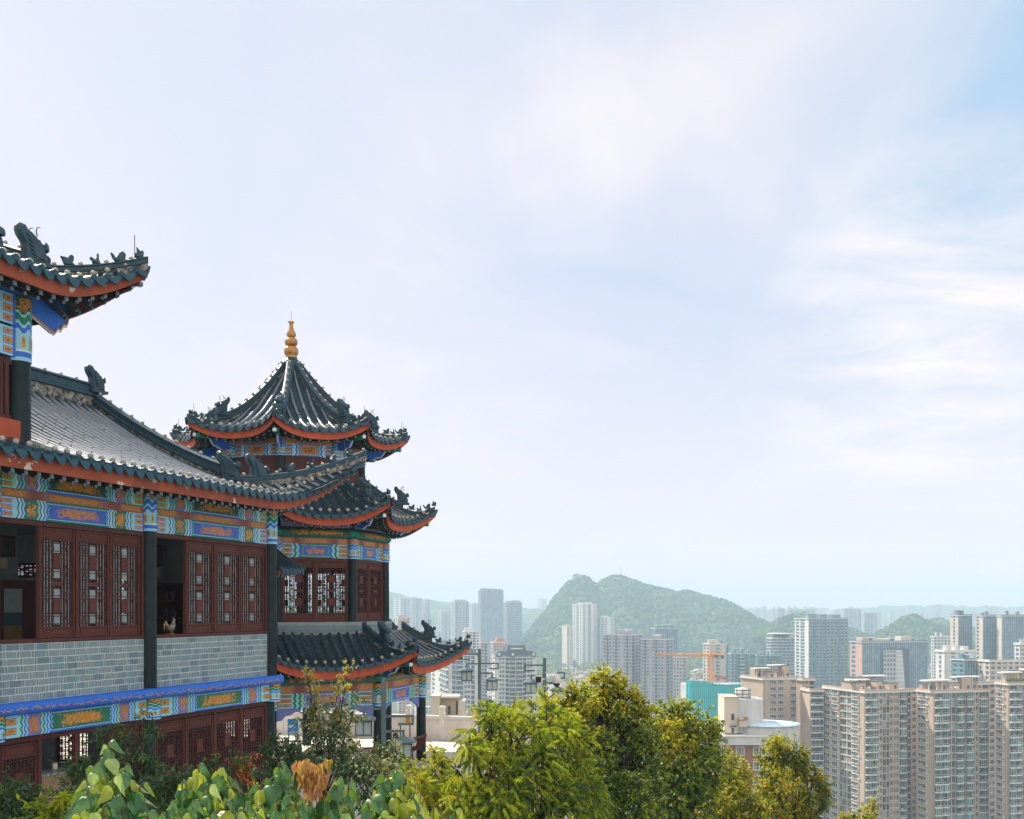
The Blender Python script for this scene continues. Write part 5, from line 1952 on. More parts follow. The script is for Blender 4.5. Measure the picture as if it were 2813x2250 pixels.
big_shrub('large-leaved shrub with folded drooping leaves, the one before the middle hall column', [(300, 2040, 10), (262, 2105, 9.8), (345, 2105, 10), (310, 2140, 9.7), (240, 2170, 9.5), (385, 2160, 10), (340, 2215, 9.6), (285, 2215, 9.4), (410, 2235, 9.6), (225, 2235, 9.3)], (-4.1, 9.9, -5.6), 51)
big_shrub('broad large-leaved shrub below the ground-floor lattice windows, left of the brown dead leaves', [(545, 2105, 10.6), (600, 2115, 10.6), (500, 2150, 10.3), (640, 2150, 10.6), (570, 2165, 10.2), (530, 2205, 10), (620, 2205, 10.1), (470, 2205, 10), (670, 2210, 10.3), (580, 2240, 9.8), (500, 2245, 9.8), (720, 2150, 10.8), (440, 2240, 9.7)], (-3, 10.4, -5.8), 52)
big_shrub('large-leaved shrub wrapped round the cluster of brown dead leaves', [(765, 2100, 11), (745, 2140, 10.8), (790, 2165, 10.6), (840, 2190, 10.5), (890, 2185, 10.7), (930, 2140, 11), (960, 2150, 11), (760, 2210, 10.3), (820, 2235, 10.1), (900, 2235, 10.2), (960, 2215, 10.4), (700, 2230, 10)], (-2.1, 10.7, -5.8), 53)
big_shrub('large-leaved shrub under the near lamp, right of the brown dead leaves', [(1090, 2105, 11.4), (1065, 2125, 11.3), (1115, 2140, 11.4), (1035, 2165, 11), (1085, 2175, 11), (1130, 2190, 11), (1010, 2205, 10.7), (1070, 2225, 10.6), (1150, 2225, 10.8), (1120, 2245, 10.5)], (-1.3, 11.1, -5.8), 54)
big_shrub('small large-leaved shrub at the lower edge, before the feather-leaved bush', [(1215, 2205, 10.8), (1190, 2225, 10.7), (1250, 2230, 10.8), (1230, 2245, 10.6)], (-.75, 10.8, -5), 55, .45, 7)
# withered cluster
r = random.Random(61)
wb = thing('withered_branch', 'hanging cluster of brown dead leaves among the large-leaved shrubs', 'dead leaves', at(855, 2250, 10.6))
b0 = V(wb.location)
mb, st = MB(), MB()
top_ = at(850, 2092, 10.6)
st.tube([V((0, 0, -2)), at(850, 2180, 10.65) - b0, top_ - b0, at(884, 2086, 10.6) - b0], [.02, .014, .01, .004], 6)
for k in range(210):
    u = r.random()
    px = 858 + r.uniform(-1, 1) * (52 - 34 * u)
    p = at(px, 2086 + u * 92 + (10 if abs(px - 868) < 9 and u < .3 else 0), 10.6 + r.uniform(-.16, .16))
    ax = V((r.uniform(-.45, .45), r.uniform(-.45, .45), -1))
    L = r.uniform(.07, .17)
    big_leaf(mb, p - b0, ax, rvec(r) + V((0, -.6, .2)), L, LI['brown'] if r.random() < .8 else LI['rust'], r, r.uniform(.4, .8), r.uniform(.7, 1.5))
st.build('stem', M['bark'], wb)
mb.build('dead_leaf_mass', LMATS, wb)

# ------------------------------------------------------------------ the city
CITY = -110.0
W_ = {}


def wallm(key, c, c2=None):
    if key not in W_:
        W_[key] = pm('wall_' + key, c, c2 or tuple(x * .84 for x in c), .12, .8)
    return W_[key]


wallm('tan', (.46, .36, .285), (.40, .31, .24))
wallm('steel', (.19, .27, .31))
wallm('slateblue', (.16, .21, .27))
wallm('cream', (.56, .49, .41))
wallm('white', (.62, .61, .59))
wallm('grey', (.36, .36, .37))
wallm('lgrey', (.48, .48, .48))
wallm('lav', (.37, .35, .38))
wallm('pink', (.52, .34, .28))
wallm('dgrey', (.16, .18, .20))
wallm('teal', (.10, .24, .28))
wallm('blue', (.10, .19, .30))
wallm('slate', (.06, .09, .11))
wallm('brick', (.30, .15, .105))
W_['trim'] = pm('white_trim', (.66, .64, .60), (.58, .56, .53), .4, .7)
G_ = {
    'home': glass_mat('home_window_glass', (.018, .035, .042), (.30, .34, .35), (1.9, 1.9, 3.0), .15, .7),
    'teal': glass_mat('teal_window_glass', (.010, .045, .052), (.13, .30, .31), (2.3, 2.3, 3.0), .12, .7),
    'office': glass_mat('office_glass', (.04, .09, .14), (.12, .22, .30), (3, 3, 3.4), .15, .6),
    'dark': glass_mat('dark_opening_glass', (.012, .025, .035), (.05, .08, .1), (2, 2, 3), .2, .6),
}


def footprint(px0, pxm, px1, Y, rot, depth=None):
    """nearest corner at pxm; widths chosen so the two faces end at px0 and px1"""
    P = V(((pxm - CX) / F * Y, Y, 0))
    cr, sr = cos(rot), sin(rot)
    t1, t0 = (px1 - CX) / F, (px0 - CX) / F
    wR = (t1 * Y - P.x) / (cr - t1 * sr)
    wL = (P.x - t0 * Y) / (sr + t0 * cr) if depth is None else depth
    return P, V((cr, sr, 0)), V((-sr, cr, 0)), wR, wL


def facade(mb, o, u, n, L, H, bays, fh, dep=.45, z_low=0.0, wins=None):
    """relief facade over a recessed glass plane. materials: 0 wall, 1 glass, 2 trim, 3 second glass
    bays: letters - S solid, W window, D double window, B balcony, V dark recess, G curtain glass, P wall with separate windows"""
    nb = len(bays)
    wid = {'S': .7, 'W': 1, 'D': 1.5, 'B': 1.5, 'V': .7, 'R': 1.7, 'G': 1.4, 'P': 1.2}
    tot = sum(wid[c] for c in bays)
    nf = max(1, int(round(H / fh)))
    fh = H / nf
    Z = V((0, 0, 1))
    P = lambda x, d, z: o + u * x + n * d + Z * z

    def bx(x0, x1, d0, d1, z0, z1, mi):
        mb.obox(P((x0 + x1) / 2, (d0 + d1) / 2, (z0 + z1) / 2), u * ((x1 - x0) / 2), n * ((d1 - d0) / 2), Z * ((z1 - z0) / 2), mi)
    x = 0.0
    f0 = int(z_low / fh)
    for c in bays:
        w = L * wid[c] / tot
        a, b = x, x + w
        gl = 3 if c in 'BV' else 1
        if c == 'S':
            bx(a, b, -dep, 0, 0, H, 0)
        else:
            mb.poly([P(a, -dep, 0), P(b, -dep, 0), P(b, -dep, H), P(a, -dep, H)], gl)
            if c in 'WD':
                pw = w * (.22 if c == 'W' else .14)
                bx(a, a + pw, -dep, 0, 0, H, 0)
                bx(b - pw, b, -dep, 0, 0, H, 0)
                if c == 'D':
                    bx((a + b) / 2 - pw * .3, (a + b) / 2 + pw * .3, -dep, -.1, 0, H, 2)
                for k in range(f0, nf):
                    bx(a + pw, b - pw, -dep, -.06, k * fh, k * fh + fh * .38, 0)
                    bx(a + pw * .8, b - pw * .8, -.06, .12, k * fh + fh * .36, k * fh + fh * .42, 2)
                bx(a + pw, b - pw, -dep, -.06, H - fh * .2, H, 0)
            elif c == 'B':
                bx(a, a + w * .06, -dep, .1, 0, H, 0)
                bx(b - w * .06, b, -dep, .1, 0, H, 0)
                for k in range(f0, nf):
                    q = noise.cell(V((k * 1.7, x + H, L)))
                    bx(a + w * .04, b - w * .04, -dep, 1.15, k * fh - .22, k * fh + .3, 2)
                    if q > .3:                        # glazed-in balcony
                        bx(a + w * .06, b - w * .06, -dep, 1.02, k * fh + .3, k * fh + fh - .22, 3)
                        for z in (.06, .36, .64, .94):
                            xx = a + w * z
                            bx(xx - .05, xx + .05, 1.02, 1.08, k * fh + .2, k * fh + fh - .16, 2)
                        if q > .62:
                            bx(a + w * .06, b - w * .06, 1.02, 1.07, k * fh + fh * .34, k * fh + fh * .38, 2)
                    else:
                        bx(a + w * .06, b - w * .06, 1.03, 1.08, k * fh + fh * .3, k * fh + fh * .34, 2)
                        bx(a + w * .06, b - w * .06, .98, 1.03, k * fh + .2, k * fh + fh * .3, 1)
            elif c == 'R':
                for k in range(f0, nf):
                    bx(a, b, -dep, -.06, k * fh - .1, k * fh + .42, 0)
                    bx(a + w * .55, a + w * .6, -dep, -dep + .12, k * fh + .42, (k + 1) * fh - .1, 2)
            elif c == 'V':
                for k in range(f0, nf):
                    bx(a, b, -dep, -dep * .45, k * fh, k * fh + fh * .22, 0)
            elif c == 'G':
                n_ = max(2, int(w / 1.8))
                for q in range(n_ + 1):
                    xx = a + (w - .12) * q / n_
                    bx(xx, xx + .12, -dep, -dep + .16, 0, H, 2)
                for k in range(f0, nf):
                    bx(a, b, -dep, -dep + .14, k * fh, k * fh + fh * .16, 0)
            elif c == 'P':
                bx(a, b, -dep, 0, 0, H, 0)
                if wins is not None:
                    for k in range(f0, nf):
                        wins.append((P((a + b) / 2, 0, k * fh + fh * .55), w, fh, u, n))
        x += w


def shell(mb, P, u, v, wR, wL, H, mi=0):
    """roof slab, parapet and the two far sides"""
    a, b, c, d = P, P + u * wR, P + u * wR + v * wL, P + v * wL
    Z = V((0, 0, H))
    mb.poly([a + Z, b + Z, c + Z, d + Z], mi)
    for p, q in ((b, c), (c, d)):
        mb.poly([p, q, q + Z, p + Z], mi)


def block(label, px0, pxm, px1, pytop, Y, rot, left, right, wall='lgrey', glass='home', glass2='teal', trim='trim', fh=3.0, depth=None, cat='apartment block', name='apartment_block', group=None, roof=(), parapet=1.0, base=CITY, ph=True, z_low=0.0, lwall=None):
    rot = rad(rot)
    P, u, v, wR, wL = footprint(px0, pxm, px1, Y, rot, depth)
    wL = max(wL, 6)
    zt = (HY - pytop) / F * Y
    H = zt - base
    t = thing(name, label, cat, (P.x, P.y, base), 0, group)
    O = V((0, 0, 0))
    mb = MB()
    wins = []
    facade(mb, O, u, -v, wR, H, right, fh, wins=wins, z_low=z_low)
    if lwall:  # left face in a brighter wall colour, standing in for sunlight on it
        m2 = MB()
        facade(m2, v * wL, -v, -u, wL, H, left, fh, z_low=z_low)
        m2.build('side_wall', [W_[lwall], G_[glass], W_[trim], G_[glass2]], t)
    else:
        facade(mb, v * wL, -v, -u, wL, H, left, fh, wins=wins, z_low=z_low)
    shell(mb, O, u, v, wR, wL, H)
    # cornice and parapet
    for a, d, n, L in ((O, u, -v, wR), (v * wL, -v, -u, wL)):
        mb.obox(a + d * L / 2 + n * .1 + V((0, 0, H + parapet / 2)), d * (L / 2 + .3), n * .22, (0, 0, parapet / 2), 0)
        mb.obox(a + d * L / 2 + n * .3 + V((0, 0, H - .1)), d * (L / 2 + .4), n * .35, (0, 0, .28), 2)
    mats = [W_[wall], G_[glass], W_[trim], G_[glass2]]
    mb.build('body', mats, t)
    if ph:
        r = random.Random(int(px0 * 7 + Y))
        m2 = MB()
        for k in range(2 + (wR > 20)):
            a = O + u * (wR * (.2 + .3 * k)) + v * (wL * .45)
            hh = r.uniform(2.5, 4.5)
            ww = min(wR, wL) * r.uniform(.1, .18)
            m2.obox(a + V((0, 0, H + hh / 2)), u * ww, v * ww * 1.1, (0, 0, hh / 2), 0)
            m2.obox(a + V((0, 0, H + hh + .1)), u * (ww + .3), v * (ww * 1.1 + .3), (0, 0, .12), 2)
        for k in range(4):
            a = O + u * (wR * r.uniform(.1, .9)) + v * (wL * r.uniform(.2, .8))
            m2.obox(a + V((0, 0, H + .6)), u * .7, v * .6, (0, 0, .6), 2)
        m2.build('penthouse', mats, t)
    return t, P, u, v, wR, wL, H, wins


def add_windows(t, wins, zvis, cap, big=.78):
    """separate window for each opening in view: white surround, panes, sill; all share two meshes"""
    wins = sorted(wins, key=lambda w: -w[0].z)
    ms = {}
    n = 0
    for p, w, fh, u, n_ in wins:
        if p.z < zvis or n >= cap:
            continue
        ang = math.atan2(u.y, u.x)
        key = (round(w, 1), round(fh, 1), n % 3)
        if key not in ms:
            hw, hh = w * big / 2, fh * .27
            mb = MB()
            mb.box(-hw, hw, -.42, -.34, -hh - .1, -hh, 0)
            for x in (-hw, hw):
                mb.box(x - .07, x + .07, -.42, .02, -hh, hh, 0)
            mb.box(-hw, hw, -.42, .02, hh - .02, hh + .1, 0)
            mb.box(-hw - .15, hw + .15, -.55, .02, -hh - .14, -hh, 0)
            mb.box(-hw, hw, -.3, -.24, -hh, hh, 1)
            for q in (-.34, .3):
                mb.box(hw * q - .045, hw * q + .045, -.36, -.3, -hh, hh, 0)
            mb.box(hw * (-.34 if n % 3 else .3) + .05, hw * (.3 if n % 3 else 1) - .05, -.34, -.302, -hh, hh, 2)
            o = mb.build('window', [W_['trim'], G_['home'], G_['dark']], t, p, 0)
            o.rotation_euler = (0, 0, ang)
            ms[key] = o
        else:
            copy_to(ms[key], t, p, (0, 0, ang))
        n += 1


def add_roof_bits(t, P, u, v, wR, wL, H, seed, canopy=True):
    r = random.Random(seed)
    mb = MB()
    for k in range(5):
        a = u * (wR * (.1 + .2 * k)) + v * (wL * r.uniform(.3, .75))
        hx, hy, hz = wR * r.uniform(.07, .12), wL * r.uniform(.1, .2), r.uniform(1.3, 2.7)
        mb.obox(a + V((0, 0, H + hz)), u * hx, v * hy, (0, 0, hz), 0)
        mb.obox(a + V((0, 0, H + 2 * hz + .1)), u * (hx + .2), v * (hy + .2), (0, 0, .1), 1)
        mb.obox(a - v * (hy + .02) + u * hx * .3 + V((0, 0, H + 1.1)), u * .5, v * .03, (0, 0, 1.0), 3)
    mb.build('penthouse', [W_['tan'], W_['slate'], W_['trim'], G_['dark']], t)
    if canopy:
        for k in range(2):
            mb = MB()
            a = u * (wR * (.12 + .62 * k)) + v * (wL * (.3 + .2 * k))
            hz = 4.4 + k
            mb.obox(a + V((0, 0, H + hz)), u * wR * .24, v * 1.8, (0, 0, .22), 2)
            for g in (-.5, .1, .5):
                mb.obox(a + u * wR * .24 * g + V((0, 0, H + hz / 2)), u * .2, v * .2, (0, 0, hz / 2), 2)
            mb.build('canopy', [W_['tan'], W_['slate'], W_['trim'], G_['dark']], t)
    for k in range(6):
        mb = MB()
        a = u * (wR * r.uniform(.08, .92)) + v * (wL * r.uniform(.1, .5)) + V((0, 0, H))
        if k % 2:
            mb.lathe([(.01, 1.9), (.7, 1.7), (.7, .6), (.01, .6)], a, 10, 2)
            mb.box(a.x - .5, a.x + .5, a.y - .5, a.y + .5, a.z, a.z + .6, 2)
        else:
            mb.obox(a + V((0, 0, .5)), u * .8, v * .5, (0, 0, .5), 2)
            mb.tube([a, a + V((0, 0, 3.5))], .06, 5, 2)
        mb.build('water_tank' if k % 2 else 'roof_unit', [W_['tan'], W_['slate'], W_['trim'], G_['dark']], t)


def ac_units(t, wins, seed, n=16):
    r = random.Random(seed)
    for p, w, fh, u, nn in r.sample(wins, min(n, len(wins))):
        if p.z < 20:
            continue
        mb = MB()
        q = p + u * (w * .47) + V((0, 0, -fh * .3))
        mb.obox(q + nn * .25, u * .42, nn * .22, (0, 0, .32))
        mb.build('air_conditioner', W_['trim'], t)


# --- the beige blocks on the right
zv = 20.0
for lb, a, m_, b, yt, Y, rt, left, right, sd_ in (
        ('beige high-rise with sunlit window columns, leftmost of the three at the right edge', 2262, 2376, 2494, 1902, 405, 17, 'PPRPS', 'BBDRWDBV', 1),
        ('beige high-rise with green-glazed balconies, middle of the three at the right edge', 2520, 2566, 2716, 1902, 398, 17, 'PS', 'BBRBVBDBV', 2),
        ('beige high-rise with plants along its roof, cut off by the right edge', 2736, 2772, 2880, 1880, 392, 17, 'PS', 'BBRBVDBW', 3)):
    T = block(lb, a, m_, b, yt, Y, rt, left, right, 'tan', 'home', 'teal', fh=2.95, group='beige high-rises at the right edge', ph=False, z_low=18)
    t, P, u, v, wR, wL, H, wins = T
    add_windows(t, wins, zv, 100)
    add_roof_bits(t, P, u, v, wR, wL, H, sd_)
    ac_units(t, wins, sd_)
    if sd_ == 3:
        mb = MB()
        r = random.Random(4)
        for k in range(500):
            p = u * r.uniform(0, wR * .7) - v * r.uniform(-1.5, .2) + V((0, 0, H + 1.0 + r.random() * .9))
            leaf(mb, p, rvec(r), V((0, 0, 1)), .6, .4, pick(r, [('yel', 2), ('mid', 2)]))
        mb.build('roof_planting', LMATS, t)
for lb, a, m_, b, yt, Y, rt, left, right in (
        ('narrow stack of white balconies set back at the left of the beige high-rises', 2222, 2226, 2262, 1898, 430, 4, 'S', 'B'),
        ('shaded recessed wing between the left and middle beige high-rises', 2455, 2460, 2532, 1900, 430, 30, 'S', 'VWVWV'),
        ('shaded recessed wing between the middle and right-edge beige high-rises', 2670, 2676, 2752, 1880, 424, 30, 'S', 'WVWV')):
    block(lb, a, m_, b, yt, Y, rt, left, right, 'tan', 'home', 'dark', fh=2.95, depth=12, group='beige high-rises at the right edge', ph=False, z_low=18)

T = block('tan brick high-rise with a flat white roof canopy, behind the round blue roof', 2036, 2098, 2188, 1866, 440, 20, 'S', 'SPPSP', 'tan', 'home', 'dark', fh=2.95, ph=False, z_low=25)
t, P, u, v, wR, wL, H, wins = T
add_windows(t, wins, 28, 80)
add_roof_bits(t, P, u, v, wR, wL, H, 9)
block('darker tan wing of the high-rise with the white roof canopy', 2176, 2206, 2236, 1868, 452, 20, 'S', 'WV', 'tan', 'home', 'dark', fh=2.95, ph=False, z_low=25)

# --- building with the round blue roof
YB = 205.0
rb = thing('round_roofed_building', 'white building with a round pale blue roof and a tall white stair tower', 'building', at(2106, 1674, YB))
k_ = YB / F
X = lambda px: (px - 2106) * k_
Zb = lambda py: (HY - py) * k_
M['blueroof'] = pm('pale_blue_metal_roof', (.50, .66, .76), (.56, .70, .78), .3, .75, vec=(6, .4, 1))
mb = MB()
n = 40
cx_r, rx, ry = X(2108), 88 * k_, 88 * k_ * .95
el = lambda r, z, a: V((cx_r + rx * r * cos(a), ry * r * sin(a), z))
ang = [2 * pi * k / n for k in range(n)]
mb.grid([[el(.02, Zb(1980.5), a) for a in ang], [el(.5, Zb(1982.5), a) for a in ang], [el(1.0, Zb(1986), a) for a in ang], [el(1.0, Zb(1989), a) for a in ang], [el(.9, Zb(1989), a) for a in ang]], 0, True, True)
for k in range(0, n, 2):
    mb.tube([el(.05, Zb(1980.4), ang[k]), el(.5, Zb(1982.4), ang[k]), el(1.0, Zb(1985.9), ang[k])], .03, 4, 0)
mb.build('round_roof', M['blueroof'], rb)
mb = MB()
stain = pm('stained_white_wall', (.58, .59, .60), (.44, .45, .46), .25, .8, 0, vec=(2, 2, .3))
mb.grid([[el(.93, Zb(1988), a) for a in ang], [el(.93, Zb(2040), a) for a in ang]], 0, True, True)
mb.grid([[el(.97, Zb(2032), a) for a in ang], [el(.97, Zb(2040), a) for a in ang]], 0, True, True)
mb.build('drum_wall', stain, rb)
mb = MB()
mb.box(X(1890), X(2090), -6, 14, Zb(2036), Zb(2014), 0)
mb.box(X(1889), X(2091), -6.2, -5.7, Zb(2012) - .2, Zb(2012) + .2, 1)
for px in (1930, 1970, 2074):
    mb.box(X(px), X(px) + .8, -6.5, -6.0, Zb(2030), Zb(2020), 2)
mb.build('parapet_wall', [stain, W_['trim'], W_['dgrey']], rb)
mb = MB()
mb.box(X(1981), X(2017), -3.0, 3.2, Zb(2010), Zb(1912), 0)  # cream carries the sunlight on the white tower's left face
mb.box(X(1980), X(2020), -3.2, 3.4, Zb(1912), Zb(1910), 0)
mb.box(X(2017), X(2088), -2.4, 3.2, Zb(2010), Zb(1918), 1)  # bluish white carries the shade on the same tower's other face
mb.box(X(2000), X(2008), -3.06, -3.0, Zb(1974), Zb(1957), 2)
mb.box(X(2001), X(2007), -3.06, -3.0, Zb(2009), Zb(1995), 2)
mb.box(X(1996), X(2012), -3.8, -3.0, Zb(1991), Zb(1989), 3)
mb.build('stair_tower', [W_['cream'], stain, G_['dark'], W_['slate']], rb)
mb = MB()
mb.lathe([(.01, Zb(1889)), (21 * k_, Zb(1892)), (21 * k_, Zb(1921)), (.01, Zb(1921))], (X(2042), .5, 0), 18, 0)
for py in (1895, 1905, 1915):
    mb.lathe([(21.4 * k_, Zb(py)), (21.8 * k_, Zb(py + 1)), (21.4 * k_, Zb(py + 2))], (X(2042), .5, 0), 18, 1)
for k in range(7):
    a = 2 * pi * k / 7
    mb.tube([V((X(2042) + 21.6 * k_ * cos(a), .5 + 21.6 * k_ * sin(a), Zb(1921))), V((X(2042) + 21.6 * k_ * cos(a), .5 + 21.6 * k_ * sin(a), Zb(1890)))], .05, 4, 1)
mb.build('water_tank', [W_['white'], W_['slate']], rb)
mb = MB()
mb.box(X(2019), X(2040), -4.5, -2.4, Zb(1990), Zb(1968), 0)
mb.prism([V((X(2018), -4.7, Zb(1972))), V((X(2041), -4.7, Zb(1966))), V((X(2041), -4.7, Zb(1968.5))), V((X(2018), -4.7, Zb(1974)))], (0, 2.6, 0), 1)
mb.build('roof_hut', [W_['cream'], W_['brick']], rb)
mb = MB()
o = V((X(1892), -5.0, Zb(2036) - 34))
facade(mb, o, V((1, 0, 0)), V((0, -1, 0)), X(2095) - X(1892), 34, 'SPSPSPSPS', 2.9, wins=(wn := []))
mb.box(X(1893), X(2094), -4.4, 16, Zb(2036) - 34, Zb(2036) - .1, 0)
mb.grid([[el(.9, Zb(2040), a) for a in ang], [el(.9, Zb(2040) - 34, a) for a in ang]], 0, True, True)
mb.build('brick_wall', [W_['brick'], G_['home'], W_['trim'], G_['dark']], rb)
for k in range(3):
    for a in (-1.9, -1.5, -1.1, -.75, -.4):
        wn.append((el(.905, Zb(2052) - k * 2.9, a), 2.6, 2.9, V((-sin(a), cos(a), 0)), V((cos(a), sin(a), 0))))
add_windows(rb, wn, Zb(2250), 60, .72)

# --- low beige rooftop building beyond the balustrade
YL = 150.0
P = at(1186, 1674, YL)
lb_ = thing('rooftop_house', 'low beige rooftop house with a door and pale parapet, behind the stone balustrade', 'building', (P.x, P.y, at(0, 1966, YL).z))
k_ = YL / F
mb = MB()
w1, w2, h1 = 20 * k_, 88 * k_, 50 * k_
mb.box(-2 * k_, 22 * k_, -.5, 5, -12, h1 + .3, 0)
mb.box(22 * k_, 72 * k_, 1.2, 5, -12, h1 - .2, 1)
mb.box(-2.6 * k_, 92 * k_, -.8, 5.2, h1 - .4, h1 + .1, 0) if False else mb.box(22 * k_, 74 * k_, .8, 5.2, h1 - .2, h1 + .1, 0)
mb.box(72 * k_, 90 * k_, 1, 5, -12, h1 - .6, 0)
mb.box(-3 * k_, 96 * k_, -1.5, 6, -12, 0, 0)
mb.box(44 * k_, 50 * k_, 1.1, 1.2, .1, 1.3, 2)
mb.box(66 * k_, 70 * k_, 1.1, 1.2, .1, 2.0, 2)
for q in range(9):
    mb.box((24 + 7 * q) * k_, (24.6 + 7 * q) * k_, -1.2, -1.15, 0, .8, 3)
mb.box(24 * k_, 82 * k_, -1.2, -1.15, .75, .8, 3)
mb.build('body', [W_['cream'], wallm('khaki', (.34, .28, .20)), G_['dark'], W_['brick']], lb_)

# --- middle-distance and far blocks
B = block
t, P, u, v, wR, wL, H, _ = B('pale grey apartment block with a dark mansard roof, between the two slim lamps', 1352, 1360, 1474, 1806, 720, 6, 'W', 'SDVBBVDS', 'white', 'home', 'dark', ph=False)


def mansard(t, P, u, v, wR, wL, H, h=8.5):
    mb = MB()
    for a0, a1, hh in ((-.02, 1.02, h * .5), (.26, .78, h)):
        a, b = u * wR * a0, u * wR * a1
        q = [a - v * .5, b - v * .5, b + v * (wL + .5), a + v * (wL + .5)]
        c = sum(q, V((0, 0, 0))) / 4
        lo = [p + V((0, 0, H + .3)) for p in q]
        hi = [lerp(p, c, .2) + V((0, 0, H + hh)) for p in q]
        mb.grid([lo, hi], 0, False, True)
        mb.poly(hi, 0)
    for f in (.05, .38, .88):
        a = u * wR * f - v * .9
        mb.obox(a + u * 1.3 + V((0, 0, H + 2.0)), u * 1.5, v * .7, (0, 0, 1.5), 1)
        ring = [a + u * (1.3 + 1.0 * cos(g)) - v * .75 + V((0, 0, H + 2.2 + 1.0 * sin(g))) for g in [2 * pi * k / 12 for k in range(12)]]
        mb.poly(ring, 2)
        mb.poly([lerp(p, a + u * 1.3 + V((0, 0, H + 2.2)), .4) - v * .05 for p in ring], 0)
    mb.obox(u * wR * .52 - v * .3 + V((0, 0, H + h * .72)), u * wR * .14, v * .4, (0, 0, .4), 2)
    mb.build('mansard_roof', [W_['slate'], W_['slate'], W_['trim']], t)


mansard(t, P, u, v, wR, wL, H)
t, P, u, v, wR, wL, H, _ = B('pale apartment block with dark blue window strips, partly hidden by the lowest tower eave', 1184, 1232, 1314, 1800, 600, 12, 'WSB', 'SVBDVS', 'white', 'office', 'office', ph=False)
mansard(t, P, u, v, wR, wL, H, 7)
B('twin grey-lavender apartment slab with dark roof pavilions, behind the golden tree top', 1657, 1735, 1764, 1745, 900, 58, 'WVWWVWSWVW', 'VWV', 'lav', 'home', 'dark')
t, P, u, v, wR, wL, H, _ = B('grey-lavender apartment slab right of its taller twin, behind the golden tree top', 1760, 1830, 1850, 1757, 880, 60, 'WVWSWVWWS', 'VW', 'lav', 'home', 'dark')
B('pale narrow slab with small windows, right end of the grey-lavender apartment row', 1850, 1880, 1886, 1806, 868, 62, 'WWWW', 'W', 'lgrey', 'home', 'dark', depth=None)
B('blue glass office with a flat white top behind the grey-lavender slabs', 1789, 1800, 1862, 1727, 1120, 10, 'G', 'GGG', 'blue', 'office', 'office', cat='office block', name='office_block')
B('tall white tower at the foot of the green hill', 1573, 1600, 1639, 1660, 1650, 13, 'WVW', 'WSVSW', 'white', 'home', 'dark', fh=3.4)
B('shorter white tower just right of the tall white one at the hill foot', 1640, 1660, 1686, 1697, 1640, 15, 'WW', 'WSW', 'white', 'home', 'dark', fh=3.4)
B('small cream tower left of the tall white one at the hill foot', 1544, 1558, 1574, 1722, 1620, 15, 'S', 'WSW', 'cream', 'home', 'dark', fh=3.4)
FG = 'hazy far towers left of the hill'
B('broad hazy slab, leftmost of the far towers beside the octagonal tower', 1082, 1100, 1160, 1644, 2475, 14, 'W', 'WVWSWVW', 'lgrey', group=FG, fh=4.6)
B('thin hazy tower touching the right side of the broad far slab', 1161, 1166, 1181, 1648, 2574, 14, 'W', 'WV', 'lgrey', group=FG, fh=4.6)
B('low hazy twin tower between the broad slab and the flat-topped far tower', 1203, 1212, 1239, 1680, 2475, 14, 'W', 'WVW', 'lgrey', group=FG, fh=4.6)
B('flat-topped hazy tower, left of the tallest blue glass tower', 1239, 1250, 1288, 1653, 2145, 14, 'W', 'VWWV', 'lav', group=FG, fh=4.6)
B('pale hazy tower squeezed against the left side of the tallest blue glass tower', 1288, 1296, 1316, 1660, 2887, 14, 'W', 'WVW', 'lgrey', group=FG, fh=4.6)
B('tallest blue glass tower of the far group left of the hill', 1314, 1320, 1383, 1621, 1980, 6, 'G', 'GGGG', 'blue', 'office', 'office', group=FG, fh=4.9, cat='office tower', name='office_tower')
B('grey-blue tower with a crowned top, right of the tallest blue glass tower', 1384, 1392, 1434, 1655, 2079, 8, 'G', 'GVGVG', 'grey', 'office', 'office', group=FG, fh=4.7)
B('pale far tower peeping over the left shoulder of the hill', 1477, 1486, 1502, 1646, 4785, 14, 'W', 'WV', 'pink', group=FG, fh=4.9)
t, P, u, v, wR, wL, H, _ = B('pinkish hotel with a small pagoda-like roof, behind the mansard-roofed block', 1348, 1356, 1395, 1766, 1000, 10, 'W', 'WWWWW', 'pink', 'home', 'dark', cat='hotel', name='hotel', ph=False)
mb = MB()
for f, z0, z1 in ((1.05, 0, 2.2), (.62, 2.6, 5.2)):
    c = u * wR * .55 + v * wL * .5
    lo = [c + u * wR * .5 * f * sx_ + v * wL * .5 * f * sy_ + V((0, 0, H + z0)) for sx_, sy_ in ((-1, -1), (1, -1), (1, 1), (-1, 1))]
    hi = [lerp(p, c + V((0, 0, p.z)), .45) + V((0, 0, z1 - z0)) for p in lo]
    mb.grid([lo, hi], 0, False, True)
    mb.poly(hi, 0)
mb.build('pagoda_roof', wallm('redtile', (.32, .12, .08)), t)
B('grey block left of the pinkish hotel', 1318, 1322, 1338, 1766, 960, 10, 'W', 'WV', 'lav', 'home', 'dark')
B('white block with red-trimmed roof right above the lowest tower eave', 1272, 1276, 1318, 1736, 1080, 8, 'W', 'WWVW', 'white', 'home', 'dark')
B('small pink block seen over the ridge of the lowest tower roof', 1092, 1095, 1126, 1698, 1080, 8, 'W', 'WWW', 'pink', 'home', 'dark')
B('white-walled block behind the tower crane', 1931, 1950, 1994, 1770, 905, 13, 'WW', 'SWS', 'cream', 'home', 'dark')
B('dark glass slab just right of the white-walled block behind the crane', 1973, 1980, 2002, 1770, 940, 9, 'G', 'GG', 'teal', 'office', 'office', cat='office block', name='office_block')
B('grey-teal apartment row with white balcony frames, right of the crane', 2001, 2010, 2074, 1796, 850, 12, 'W', 'DVBVDV', 'teal', 'teal', 'teal')
B('low teal glass block behind the tan brick high-rise', 2073, 2080, 2146, 1800, 950, 8, 'G', 'GGG', 'teal', 'teal', 'office', cat='office block', name='office_block')
